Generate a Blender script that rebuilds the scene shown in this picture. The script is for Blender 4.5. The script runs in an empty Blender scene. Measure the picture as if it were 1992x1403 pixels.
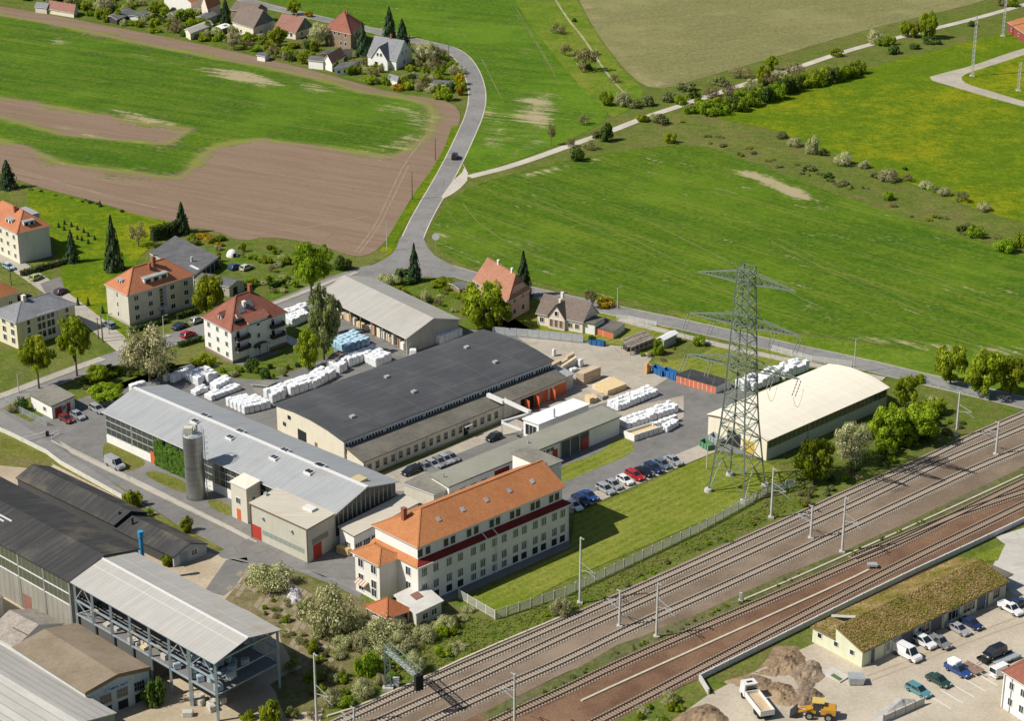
import bpy, bmesh, math, random
import numpy as np
from mathutils import Vector as Vec, Matrix, noise as mnoise
from mathutils.geometry import tessellate_polygon
random.seed(11)
SC = bpy.context.scene
COL = SC.collection
# ------------------------------------------------------------------ camera
PW, PH = 1992.0, 1403.0
FPX, PITCH, CAMH = 4000.0, math.radians(22.0), 180.0
cam_d = bpy.data.cameras.new('camera'); cam = bpy.data.objects.new('camera', cam_d); COL.objects.link(cam)
cam.location = (0, 0, CAMH); cam.rotation_euler = (math.pi/2 - PITCH, 0, 0)
cam_d.sensor_fit = 'HORIZONTAL'; cam_d.sensor_width = 36.0; cam_d.lens = 36.0*FPX/PW
cam_d.clip_start = 1.0; cam_d.clip_end = 8000.0
SC.camera = cam
# ------------------------------------------------------------------ sky and sun
SUN_EL, SUN_AZ = math.radians(46.0), math.radians(17.0)      # SUN_AZ: direction shadows fall, from +x towards +y
W = bpy.data.worlds.new('World'); SC.world = W; W.use_nodes = True
nt = W.node_tree; bg = nt.nodes['Background']
sky = nt.nodes.new('ShaderNodeTexSky'); sky.sky_type = 'NISHITA'; sky.sun_disc = False
sky.sun_elevation = SUN_EL; sky.sun_rotation = math.radians(270) - SUN_AZ
sky.air_density = 1.0; sky.dust_density = 1.0; sky.ozone_density = 1.0
nt.links.new(sky.outputs['Color'], bg.inputs['Color']); bg.inputs['Strength'].default_value = 0.07
sun_d = bpy.data.lights.new('sun', 'SUN'); sun = bpy.data.objects.new('sun', sun_d); COL.objects.link(sun)
sun_d.energy = 5.0; sun_d.angle = math.radians(0.53); sun_d.color = (1.0, 0.955, 0.88)
sdir = Vec((math.cos(SUN_AZ)*math.cos(SUN_EL), math.sin(SUN_AZ)*math.cos(SUN_EL), -math.sin(SUN_EL)))
sun.rotation_euler = sdir.to_track_quat('-Z', 'Y').to_euler(); sun.location = (-200, 300, 300)
SC.view_settings.view_transform = 'Standard'; SC.view_settings.look = 'None'
SC.view_settings.exposure = 0.08; SC.view_settings.gamma = 1.0
SC.render.engine = 'CYCLES'; SC.cycles.use_denoising = True
SC.cycles.max_bounces = 5; SC.cycles.diffuse_bounces = 3; SC.cycles.transparent_max_bounces = 8

# ------------------------------------------------------------------ pixels to places
VIEWS = dict(Z1=(0,0,3.984), Z2=(500,0,3.984), Z3=(1000,0,3.984), Z4=(1492,0,3.984), Z5=(0,350,3.984),
    Z6=(300,450,4.98), Z7=(600,450,4.98), Z8=(900,450,3.984), Y1=(1300,480,4.384), Y2=(1300,700,4.384),
    Y3=(1540,650,4.385), Y4=(0,560,4.384), Y5=(200,650,4.384), Y6=(600,600,4.384), Y7=(950,620,4.384),
    Y8=(400,850,4.384), X1=(700,850,3.69), X2=(0,880,4.384), X3=(0,1100,4.63), X4=(300,1080,4.344),
    X5=(650,1080,4.344), X6=(1050,900,3.984), X7=(1540,1060,4.09), X8=(1200,1080,4.344))
def p(v, x, y):
    o = VIEWS[v]; return (o[0]+x/o[2], o[1]+y/o[2])
def pl(v, *xy):
    return [p(v, xy[i], xy[i+1]) for i in range(0, len(xy), 2)]
cF = Vec((0, math.cos(PITCH), -math.sin(PITCH))); cU = Vec((0, math.sin(PITCH), math.cos(PITCH)))
def G(x, y, z=0.0):
    d = cF + Vec((1,0,0))*((x-PW/2)/FPX) - cU*((y-PH/2)/FPX)
    t = (z-CAMH)/d.z
    return Vec((d.x*t, d.y*t, z))
def PX(q):
    d = q-Vec((0,0,CAMH)); w = d.dot(cF)
    return (PW/2+FPX*d.x/w, PH/2-FPX*d.dot(cU)/w)
def hgt(base, ytop):
    q = G(*base); lo, hi = 0.0, 90.0
    for _ in range(40):
        m = (lo+hi)/2
        if PX(Vec((q.x,q.y,m)))[1] > ytop: lo = m
        else: hi = m
    return lo
def mpp(x, y):                       # metres per pixel across the view at a ground pixel
    return (G(x+1,y)-G(x,y)).length

class Fr:
    """a building's frame: O = front corner on the ground, u to the right, v to the left-back"""
    def __init__(s, e1, e2, e0, h=None, base=None, z0=0.0):
        if h is None: h = hgt(base, e1[1])
        s.h = h; z = h+z0
        E1, E2, E0 = G(e1[0],e1[1],z), G(e2[0],e2[1],z), G(e0[0],e0[1],z)
        s.O = Vec((E1.x, E1.y, z0)); a = E2-E1; b = E0-E1
        s.U, s.V = a.length, b.length; s.u, s.v = a/s.U, b/s.V
    def R(s, a, b, z=0.0): return s.u*a + s.v*b + Vec((0,0,z))
    def W(s, a, b, z=0.0): return s.O + s.R(a,b,z)
    def uv(s, q, z=0.0):            # pixel -> (a,b) at height z
        d = G(q[0],q[1],z+s.O.z)-s.O
        D = s.u.x*s.v.y - s.u.y*s.v.x
        return ((d.x*s.v.y-d.y*s.v.x)/D, (s.u.x*d.y-s.u.y*d.x)/D)
    def on_f(s, q):                 # pixel on the front wall (b=0): (a,z)
        d = cF + Vec((1,0,0))*((q[0]-PW/2)/FPX) - cU*((q[1]-PH/2)/FPX); n = Vec((-s.u.y, s.u.x, 0))
        c = Vec((0,0,CAMH)); t = (s.O-c).dot(n)/d.dot(n); w = c+d*t-s.O
        return (w.x*s.u.x+w.y*s.u.y, w.z)
    def on_l(s, q):                 # pixel on the left wall (a=0): (b,z)
        d = cF + Vec((1,0,0))*((q[0]-PW/2)/FPX) - cU*((q[1]-PH/2)/FPX); n = Vec((-s.v.y, s.v.x, 0))
        c = Vec((0,0,CAMH)); t = (s.O-c).dot(n)/d.dot(n); w = c+d*t-s.O
        return (w.x*s.v.x+w.y*s.v.y, w.z)
def plain(x, y, ang=0.0, z=0.0, U=1.0, V=1.0, h=1.0):
    f = Fr.__new__(Fr); f.O = G(x,y); f.O.z = z
    f.u = Vec((math.cos(ang), math.sin(ang), 0)); f.v = Vec((-math.sin(ang), math.cos(ang), 0)); f.U, f.V, f.h = U, V, h
    return f
def at3(q, ang=0.0, U=1.0, V=1.0, h=1.0):
    f = plain(0, 1400, ang, 0, U, V, h); f.O = Vec(q); return f
UNIT = at3((0,0,0))

# ------------------------------------------------------------------ meshes
class MB:
    def __init__(s): s.v=[]; s.f=[]; s.m=[]
    def face(s, pts, m=0):
        n=len(s.v); s.v += [tuple(q) for q in pts]; s.f.append(tuple(range(n,n+len(pts)))); s.m.append(m); return s
    def hexa(s, c, m=0, mtop=None):       # c: 4 bottom (ccw seen from above) + 4 top
        n=len(s.v); s.v += [tuple(q) for q in c]
        for i,q in enumerate(((3,2,1,0),(4,5,6,7),(0,1,5,4),(1,2,6,5),(2,3,7,6),(3,0,4,7))):
            s.f.append(tuple(n+k for k in q)); s.m.append(mtop if (i==1 and mtop is not None) else m)
        return s
    def box(s, fr, a0,a1,b0,b1,z0,z1, m=0, mtop=None):
        R=fr.R
        return s.hexa([R(a0,b0,z0),R(a1,b0,z0),R(a1,b1,z0),R(a0,b1,z0),R(a0,b0,z1),R(a1,b0,z1),R(a1,b1,z1),R(a0,b1,z1)], m, mtop)
    def bar(s, p0, p1, w=0.1, m=0, h=None):
        p0, p1 = Vec(p0), Vec(p1); d=(p1-p0); L=d.length
        if L<1e-5: return s
        d/=L; up=Vec((0,0,1)) if abs(d.z)<0.95 else Vec((1,0,0))
        x=d.cross(up).normalized()*(w/2); y=x.cross(d).normalized()*((h or w)/2)
        return s.hexa([p0-x-y,p0+x-y,p1+x-y,p1-x-y,p0-x+y,p0+x+y,p1+x+y,p1-x+y], m)
    def tube(s, p0, p1, r0, r1=None, n=8, m=0, cap=True):
        p0, p1 = Vec(p0), Vec(p1); d=(p1-p0).normalized(); r1 = r0 if r1 is None else r1
        up=Vec((0,0,1)) if abs(d.z)<0.95 else Vec((1,0,0)); x=d.cross(up).normalized(); y=d.cross(x)
        k=len(s.v)
        for q,r in ((p0,r0),(p1,r1)):
            for i in range(n):
                t=2*math.pi*i/n; s.v.append(tuple(q+x*(r*math.cos(t))+y*(r*math.sin(t))))
        for i in range(n):
            j=(i+1)%n; s.f.append((k+i,k+j,k+n+j,k+n+i)); s.m.append(m)
        if cap:
            s.f.append(tuple(k+n+i for i in range(n))); s.m.append(m)
            s.f.append(tuple(k+n-1-i for i in range(n))); s.m.append(m)
        return s
    def prism(s, pts, z0, z1, m=0, mtop=None):     # vertical prism over a convex/concave outline (Vec xy)
        A=sum(pts[i].x*pts[(i+1)%len(pts)].y-pts[(i+1)%len(pts)].x*pts[i].y for i in range(len(pts)))
        if A<0: pts=pts[::-1]
        n=len(pts); k=len(s.v)
        s.v += [(q.x,q.y,z0) for q in pts]+[(q.x,q.y,z1) for q in pts]
        for i in range(n):
            j=(i+1)%n; s.f.append((k+i,k+j,k+n+j,k+n+i)); s.m.append(m)
        s.f.append(tuple(k+n+i for i in range(n))); s.m.append(m if mtop is None else mtop)
        s.f.append(tuple(k+n-1-i for i in range(n))); s.m.append(m)
        return s
    def mesh(s, name, mats):
        me=bpy.data.meshes.new(name); me.from_pydata(s.v,[],s.f)
        for mm in mats: me.materials.append(mm)
        if len(mats)>1: me.polygons.foreach_set('material_index', s.m)
        uvl=me.uv_layers.new(name='uv'); me.update()
        data=np.zeros(len(me.loops)*2,dtype=np.float32); Z=Vec((0,0,1))
        for po in me.polygons:
            nrm=po.normal
            t=Z.cross(nrm)
            t = Vec((1,0,0)) if t.length<0.02 else t.normalized()
            sv=nrm.cross(t)
            for li in po.loop_indices:
                q=me.vertices[me.loops[li].vertex_index].co; data[2*li]=q.dot(t); data[2*li+1]=q.dot(sv)
        uvl.data.foreach_set('uv',data)
        return me
    def build(s, name, mats, parent=None, loc=None, smooth=False):
        if not isinstance(mats,(list,tuple)): mats=[mats]
        me=s.mesh(name,mats)
        if smooth: me.polygons.foreach_set('use_smooth',[True]*len(me.polygons))
        return obj(name, me, parent, loc)
def obj(name, me, parent=None, loc=None):
    o=bpy.data.objects.new(name, me); COL.objects.link(o)
    if parent is not None: o.parent=parent
    if loc is not None: o.location=loc
    return o
def tag(o, label=None, cat=None, group=None, kind=None):
    if label: o['label']=label
    if cat: o['category']=cat
    if group: o['group']=group
    if kind: o['kind']=kind
    return o
def thing(name, label, cat, loc=(0,0,0), group=None, rz=0.0):
    o=bpy.data.objects.new(name,None); COL.objects.link(o); o.location=loc; o.rotation_euler=(0,0,rz); o.empty_display_size=0.5
    return tag(o,label,cat,group)
def copy_tree(o, parent=None):
    c=o.copy(); COL.objects.link(c); c.parent=parent
    for ch in o.children: copy_tree(ch,c)
    return c
# ------------------------------------------------------------------ materials
MATS={}
class NT:
    def __init__(s,name):
        s.m=bpy.data.materials.new(name); s.m.use_nodes=True; s.t=s.m.node_tree
        s.b=s.t.nodes['Principled BSDF']
    def n(s,ty,**kw):
        x=s.t.nodes.new(ty)
        for k,v in kw.items():
            if k.startswith('i_'): x.inputs[k[2:].replace('_',' ')].default_value=v
            else: setattr(x,k,v)
        return x
    def l(s,a,b): s.t.links.new(a,b)
    def coord(s,kind='Object',scale=(1,1,1),rot=(0,0,0)):
        c=s.n('ShaderNodeTexCoord'); m=s.n('ShaderNodeMapping'); s.l(c.outputs[kind],m.inputs['Vector'])
        if any(rot): m.vector_type='TEXTURE'; scale=tuple(1/k for k in scale)      # turn first, then stretch
        m.inputs['Scale'].default_value=scale; m.inputs['Rotation'].default_value=rot; return m.outputs['Vector']
    def noise(s,vec,scale,detail=4,rough=0.6):
        x=s.n('ShaderNodeTexNoise'); s.l(vec,x.inputs['Vector']); x.inputs['Scale'].default_value=scale
        x.inputs['Detail'].default_value=detail; x.inputs['Roughness'].default_value=rough; return x.outputs['Fac']
    def mix(s,fac,a,b):
        x=s.n('ShaderNodeMix',data_type='RGBA')
        for k,v in ((0,fac),(6,a),(7,b)):
            if isinstance(v,(int,float)): x.inputs[k].default_value=v
            elif isinstance(v,(tuple,list)): x.inputs[k].default_value=(*v[:3],1)
            else: s.l(v,x.inputs[k])
        return x.outputs[2]
    def math(s,op,a,b=None,clamp=False):
        x=s.n('ShaderNodeMath',operation=op,use_clamp=clamp)
        for k,v in ((0,a),(1,b)):
            if v is None: continue
            if isinstance(v,(int,float)): x.inputs[k].default_value=v
            else: s.l(v,x.inputs[k])
        return x.outputs[0]
    def ramp(s,fac,lo,hi):
        x=s.n('ShaderNodeMapRange'); x.inputs['From Min'].default_value=lo; x.inputs['From Max'].default_value=hi
        x.interpolation_type='SMOOTHSTEP'; s.l(fac,x.inputs['Value']); return x.outputs['Result']
    def bump(s,h,strength=0.3,dist=0.1):
        x=s.n('ShaderNodeBump'); x.inputs['Strength'].default_value=strength; x.inputs['Distance'].default_value=dist
        s.l(h,x.inputs['Height']); s.l(x.outputs['Normal'],s.b.inputs['Normal'])
    def out(s,col,rough=0.8,metal=0.0,spec=0.3):
        if isinstance(col,(tuple,list)): s.b.inputs['Base Color'].default_value=(*col[:3],1)
        else: s.l(col,s.b.inputs['Base Color'])
        s.b.inputs['Roughness'].default_value=rough; s.b.inputs['Metallic'].default_value=metal
        s.b.inputs['Specular IOR Level'].default_value=spec
        return s.m
def S(r,g,b):                    # sRGB 0-255 -> linear
    f=lambda c: (c/255/12.92) if c/255<=0.04045 else ((c/255+0.055)/1.055)**2.4
    return (f(r),f(g),f(b))
def sc(c,k): return tuple(x*k for x in c)
def mottled(name,c1,c2,big=0.15,fine=2.0,rough=0.85,bump=0.2,metal=0.0,stretch=(1,1,1),rot=0.0,spec=0.25,space='Object'):
    """two-tone weathered surface: broad patches plus fine grain"""
    if name in MATS: return MATS[name]
    t=NT(name); v=t.coord(space,stretch,(0,0,rot))
    a=t.noise(v,big,5,0.62); b=t.noise(v,fine,3,0.7)
    k=t.math('ADD',t.math('MULTIPLY',a,0.65),t.math('MULTIPLY',b,0.35))
    col=t.mix(t.ramp(k,0.36,0.64),c1,c2)
    if bump: t.bump(b,bump,0.08)
    MATS[name]=t.out(col,rough,metal,spec); return MATS[name]
def wall(name,c,dirt=0.82,rough=0.85):
    if name in MATS: return MATS[name]
    t=NT(name); v=t.coord('Object'); a=t.noise(v,0.35,5,0.6); vs=t.coord('Object',(2.2,2.2,0.25)); st=t.noise(vs,1.0,3,0.6); b=t.noise(v,5,3,.6)
    k=t.math('ADD',t.math('MULTIPLY',a,0.45),t.math('MULTIPLY',st,0.55))
    col=t.mix(t.ramp(k,0.42,0.72),c,sc(c,dirt)); col=t.mix(t.math('MULTIPLY',b,0.12),col,sc(c,0.6))
    t.bump(b,0.12,0.05); MATS[name]=t.out(col,rough,0,0.2); return MATS[name]
def tiles(name,c1,c2,row=0.42,wid=0.36,gap=0.5):
    if name in MATS: return MATS[name]
    t=NT(name); c=t.n('ShaderNodeTexCoord'); br=t.n('ShaderNodeTexBrick'); t.l(c.outputs['UV'],br.inputs['Vector'])
    br.inputs['Scale'].default_value=1.0; br.inputs['Brick Width'].default_value=wid; br.inputs['Row Height'].default_value=row
    br.inputs['Mortar Size'].default_value=0.03; br.inputs['Mortar Smooth'].default_value=0.6; br.inputs['Bias'].default_value=0.0
    br.inputs['Color1'].default_value=(*c1,1); br.inputs['Color2'].default_value=(*c2,1); br.inputs['Mortar'].default_value=(*sc(c1,gap),1)
    v=t.coord('Object'); a=t.noise(v,0.22,6,0.65); b=t.noise(v,1.6,4,0.7)
    col=t.mix(t.math('MULTIPLY',t.ramp(a,0.4,0.75),0.45),br.outputs['Color'],sc(c1,0.62))
    col=t.mix(t.math('MULTIPLY',t.ramp(b,0.55,0.8),0.3),col,sc(c2,1.25))
    t.bump(br.outputs['Fac'],-0.5,0.06); MATS[name]=t.out(col,0.8,0,0.25); return MATS[name]
def sheet(name,c1,c2,period=1.0,contrast=0.12,rough=0.55,metal=0.0,axis=0,stain=None,stain_amt=0.4,joint=0.0,spec=0.3):
    """profiled sheet roof or wall: seams across `axis` of the metric uv, streaked down the fall line"""
    if name in MATS: return MATS[name]
    t=NT(name); c=t.n('ShaderNodeTexCoord'); sp=t.n('ShaderNodeSeparateXYZ'); t.l(c.outputs['UV'],sp.inputs[0])
    x=sp.outputs[axis]; y=sp.outputs[1-axis]
    fr=t.math('FRACT',t.math('DIVIDE',x,period)); seam=t.math('LESS_THAN',fr,0.12)
    cid=t.math('FLOOR',t.math('DIVIDE',x,period)); wn=t.n('ShaderNodeTexWhiteNoise',noise_dimensions='1D'); t.l(cid,wn.inputs['W'])
    sv=t.coord('UV',(1.2,0.12,1) if axis==0 else (0.12,1.2,1)); st=t.noise(sv,1.0,5,0.65); v=t.coord('Object'); a=t.noise(v,0.12,5,0.6); fn=t.noise(v,3.0,3,0.7)
    k=t.math('ADD',t.math('MULTIPLY',st,0.4),t.math('ADD',t.math('MULTIPLY',a,0.4),t.math('MULTIPLY',fn,0.2)))
    col=t.mix(t.ramp(k,0.38,0.64),c1,c2)
    col=t.mix(t.math('MULTIPLY',wn.outputs['Value'],contrast),col,sc(c1,0.55))
    col=t.mix(t.math('MULTIPLY',seam,contrast*1.8),col,sc(c1,0.4))
    if joint:
        j=t.math('LESS_THAN',t.math('FRACT',t.math('DIVIDE',y,joint)),0.03); col=t.mix(t.math('MULTIPLY',j,0.35),col,sc(c2,1.4))
    if stain: col=t.mix(t.math('MULTIPLY',t.ramp(a,0.5,0.72),stain_amt),col,stain)
    t.bump(seam,0.25,0.05); MATS[name]=t.out(col,rough,metal,spec); return MATS[name]
def flat(name,c,rough=0.6,metal=0.0,spec=0.4,var=0.15):
    if name in MATS: return MATS[name]
    t=NT(name); v=t.coord('Object'); a=t.noise(v,2.5,3,0.6)
    MATS[name]=t.out(t.mix(t.math('MULTIPLY',a,var*1.6),c,sc(c,0.5)),rough,metal,spec); return MATS[name]
def leaf(name,cols,trans=0.35):
    """cols: dark .. light .. accent; the per-leaf attribute v picks one, Object random shifts it"""
    t=NT(name); at=t.n('ShaderNodeAttribute',attribute_name='v'); oi=t.n('ShaderNodeObjectInfo')
    cr=t.n('ShaderNodeValToRGB'); cr.color_ramp.interpolation='LINEAR'; e=cr.color_ramp.elements
    n=len(cols)
    for i,(pos,c) in enumerate(cols):
        if i<2: e[i].position=pos; e[i].color=(*c,1)
        else: q=e.new(pos); q.color=(*c,1)
    t.l(at.outputs['Fac'],cr.inputs['Fac'])
    hs=t.n('ShaderNodeHueSaturation'); t.l(cr.outputs['Color'],hs.inputs['Color'])
    t.l(t.math('ADD',t.math('MULTIPLY',oi.outputs['Random'],0.03),0.485),hs.inputs['Hue'])
    t.l(t.math('ADD',t.math('MULTIPLY',oi.outputs['Random'],0.45),1.0),hs.inputs['Value'])
    t.out(hs.outputs['Color'],0.7,0,0.15)
    tr=t.n('ShaderNodeBsdfTranslucent'); t.l(hs.outputs['Color'],tr.inputs['Color']); mx=t.n('ShaderNodeMixShader'); mx.inputs[0].default_value=trans
    t.l(t.b.outputs[0],mx.inputs[1]); t.l(tr.outputs[0],mx.inputs[2]); t.l(mx.outputs[0],t.t.nodes['Material Output'].inputs['Surface'])
    MATS[name]=t.m; return t.m
def paint(name,c,rough=0.28,metal=0.0):
    if name in MATS: return MATS[name]
    t=NT(name); t.out(c,rough,metal,0.5); t.b.inputs['Coat Weight'].default_value=0.5; t.b.inputs['Coat Roughness'].default_value=0.1
    MATS[name]=t.m; return t.m

def field(name,g1,g2,s1,s2,ang=0.0,yellow=None,streak=0.5,straw=(0.40,0.325,0.20),tram=0.0):
    """crop: attribute cover (0 soil .. 1 crop) and bare (thin patches) broken up by streaky noise"""
    t=NT(name); ca=t.n('ShaderNodeAttribute',attribute_name='cover'); ba=t.n('ShaderNodeAttribute',attribute_name='bare')
    v=t.coord('Object'); vs=t.coord('Object',(0.07,0.9,1),(0,0,ang+1e-4)); vl=t.coord('Object',(0.012,0.2,1),(0,0,ang+1e-4))
    big=t.noise(v,0.012,4,0.6); mid=t.noise(v,0.07,5,0.65); fine=t.noise(v,0.7,4,0.75); st=t.noise(vs,0.55,5,0.7); sl=t.noise(vl,1.0,4,0.6)
    k=t.math('ADD',t.math('ADD',t.math('MULTIPLY',sl,0.35),t.math('MULTIPLY',mid,0.25)),t.math('ADD',t.math('MULTIPLY',st,0.25),t.math('MULTIPLY',big,0.15)))
    green=t.mix(t.ramp(k,0.38,0.60),g1,g2)
    olive=t.ramp(t.math('ADD',t.math('MULTIPLY',sl,0.6),t.math('MULTIPLY',st,0.4)),0.53,0.68); green=t.mix(t.math('MULTIPLY',olive,0.55),green,(0.17,0.185,0.03))
    green=t.mix(t.math('MULTIPLY',t.ramp(fine,0.40,0.66),0.6),green,sc(g1,0.5)); green=t.mix(t.math('MULTIPLY',t.ramp(t.noise(v,0.33,5,0.8),0.5,0.68),0.4),green,sc(g2,1.45))
    if yellow: green=t.mix(t.math('MULTIPLY',t.ramp(t.math('ADD',t.math('MULTIPLY',mid,0.5),t.math('MULTIPLY',st,0.5)),0.5,0.68),0.75),green,yellow)
    green=t.mix(t.math('MULTIPLY',t.ramp(t.noise(v,0.02,5,0.65),0.46,0.66),0.4),green,sc(g2,1.35))
    if tram:
        sp=t.n('ShaderNodeSeparateXYZ'); t.l(t.coord('Object',(1,1,1),(0,0,ang+1e-4)),sp.inputs[0]); w=t.math('ADD',sp.outputs[1],t.math('MULTIPLY',big,9.0)); fr=t.math('FRACT',t.math('DIVIDE',w,tram))
        ln=t.math('ADD',t.math('LESS_THAN',fr,0.035),t.math('LESS_THAN',t.math('ABSOLUTE',t.math('SUBTRACT',fr,0.145)),0.0175)); green=t.mix(t.math('MULTIPLY',ln,t.math('MULTIPLY',t.ramp(mid,0.35,0.6),0.5)),green,(0.19,0.19,0.045))
    soil=t.mix(t.ramp(t.math('ADD',t.math('MULTIPLY',sl,0.5),t.math('MULTIPLY',st,0.5)),0.38,0.62),s1,s2)
    soil=t.mix(t.math('MULTIPLY',t.ramp(fine,0.4,0.8),0.3),soil,sc(s1,0.7))
    nz=t.math('ADD',t.math('MULTIPLY',t.math('SUBTRACT',st,0.5),2.2*streak*2),t.math('MULTIPLY',t.math('SUBTRACT',mid,0.5),1.6))
    f3=t.math('MULTIPLY',t.math('SUBTRACT',fine,0.5),1.2); nzz=t.math('ADD',t.math('MULTIPLY',nz,1.0),t.math('MULTIPLY',f3,0.9))
    fac=t.ramp(t.math('ADD',ca.outputs['Fac'],nzz),0.3,0.7)
    col=t.mix(fac,soil,green)
    edge=t.math('MULTIPLY',t.math('SUBTRACT',1.0,t.math('ABSOLUTE',t.math('SUBTRACT',t.math('MULTIPLY',ca.outputs['Fac'],2.0),1.1)),True),0.9)
    ek=t.ramp(t.math('ADD',edge,t.math('MULTIPLY',nzz,0.8)),0.45,1.0); col=t.mix(t.math('MULTIPLY',ek,0.6),col,(0.27,0.255,0.07))
    bk=t.ramp(t.math('ADD',ba.outputs['Fac'],t.math('ADD',t.math('MULTIPLY',nz,0.9),f3)),0.42,0.85); col=t.mix(t.math('MULTIPLY',t.math('MULTIPLY',bk,t.ramp(ba.outputs['Fac'],0.02,0.25)),0.85),col,straw)
    t.bump(t.math('ADD',fine,st),0.35,0.15); MATS[name]=t.out(col,0.9,0,0.1); return MATS[name]
def meadow(name,g1,g2,y,amt=0.5,scale=0.09,brown=None,mow=None):
    t=NT(name); v=t.coord('Object'); big=t.noise(v,0.018,4,0.6); mid=t.noise(v,scale,6,0.7); fine=t.noise(v,1.3,3,0.75); f2=t.noise(v,0.45,4,0.7)
    k=t.math('ADD',t.math('MULTIPLY',mid,0.5),t.math('MULTIPLY',f2,0.5)); col=t.mix(t.ramp(k,0.38,0.62),g1,g2)
    yk=t.math('ADD',t.math('MULTIPLY',big,0.45),t.math('ADD',t.math('MULTIPLY',mid,0.3),t.math('MULTIPLY',f2,0.25)))
    col=t.mix(t.math('MULTIPLY',t.ramp(yk,0.47,0.62),amt),col,y)
    if brown: col=t.mix(t.math('MULTIPLY',t.ramp(t.math('ADD',t.math('MULTIPLY',t.noise(v,0.13,5,0.7),0.7),t.math('MULTIPLY',fine,0.3)),0.47,0.62),0.8),col,brown)
    col=t.mix(t.math('MULTIPLY',t.ramp(fine,0.42,0.68),0.55),col,sc(g1,0.5)); col=t.mix(t.math('MULTIPLY',t.ramp(t.noise(v,0.7,5,0.8),0.52,0.7),0.4),col,sc(g2,1.45))
    if mow is not None:
        sp=t.n('ShaderNodeSeparateXYZ'); t.l(t.coord('Object',(1,1,1),(0,0,mow)),sp.inputs[0]); sw=t.math('LESS_THAN',t.math('FRACT',t.math('ADD',t.math('DIVIDE',sp.outputs[1],1.9),t.math('MULTIPLY',mid,0.5))),0.4); col=t.mix(t.math('MULTIPLY',sw,t.math('MULTIPLY',t.ramp(big,0.3,0.7),0.45)),col,y)
    t.bump(fine,0.6,0.25); MATS[name]=t.out(col,0.95,0,0.05); return MATS[name]
def paved(name,c1,c2,crack=0.25,big=0.05,tracks=None):
    t=NT(name); v=t.coord('Object'); a=t.noise(v,big,6,0.65); b=t.noise(v,0.5,5,0.7); fine=t.noise(v,6,2,0.7)
    k=t.math('ADD',t.math('MULTIPLY',a,0.6),t.math('MULTIPLY',b,0.4)); col=t.mix(t.ramp(k,0.38,0.62),c1,c2)
    vo=t.n('ShaderNodeTexVoronoi',feature='DISTANCE_TO_EDGE'); t.l(v,vo.inputs['Vector']); vo.inputs['Scale'].default_value=0.16
    cr=t.math('LESS_THAN',vo.outputs['Distance'],0.012); col=t.mix(t.math('MULTIPLY',cr,crack),col,sc(c1,0.45))
    pt=t.ramp(t.noise(v,0.22,2,0.4),0.6,0.63); col=t.mix(t.math('MULTIPLY',pt,0.3),col,sc(c1,0.6)); oil=t.ramp(t.noise(v,0.8,3,0.5),0.66,0.72); col=t.mix(t.math('MULTIPLY',oil,0.35),col,sc(c1,0.45)); wn=t.ramp(t.noise(v,0.11,6,0.7),0.5,0.7); col=t.mix(t.math('MULTIPLY',wn,0.45),col,sc(c2,1.25))
    col=t.mix(t.math('MULTIPLY',fine,0.25),col,sc(c1,0.75)); t.bump(fine,0.2,0.03); MATS[name]=t.out(col,0.9,0,0.2); return MATS[name]

# plain list of materials used by name
M_glass=paint('window_glass',(0.018,0.024,0.03),0.08)
M_glass2=paint('hall_glass',(0.045,0.055,0.05),0.25)
M_frame=flat('white_frame',(0.75,0.75,0.72),0.5)
M_trim=flat('white_trim',(0.72,0.71,0.68),0.6)
M_dark=flat('dark_void',(0.02,0.02,0.022),0.9)
M_steel=mottled('galvanised_steel',(0.36,0.39,0.40),(0.5,0.52,0.52),0.5,4,0.5,0.05,0.3)
M_conc=mottled('concrete',(0.42,0.40,0.36),(0.56,0.54,0.49),0.4,4,0.9)
M_oran=flat('orange_door',(0.62,0.13,0.045),0.55)
M_red=flat('red_door',(0.45,0.045,0.03),0.5)
M_white=wall('white_render',(0.80,0.78,0.72),0.9)
M_cream=wall('cream_render',(0.74,0.68,0.53),0.86)
M_yell=wall('pale_yellow_render',(0.72,0.66,0.45),0.86)
M_beige=wall('beige_render',(0.62,0.58,0.47),0.82)
M_tube=flat('pale_pipe',(0.7,0.7,0.66),0.4)
M_bark=mottled('bark',(0.10,0.075,0.05),(0.17,0.13,0.09),1.5,6,0.95)
M_wood=mottled('raw_timber',(0.60,0.44,0.22),(0.74,0.58,0.33),1.0,6,0.8,0.3,0,(1,8,1))
M_blackrub=flat('black_rubber',(0.02,0.02,0.02),0.85)
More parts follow.
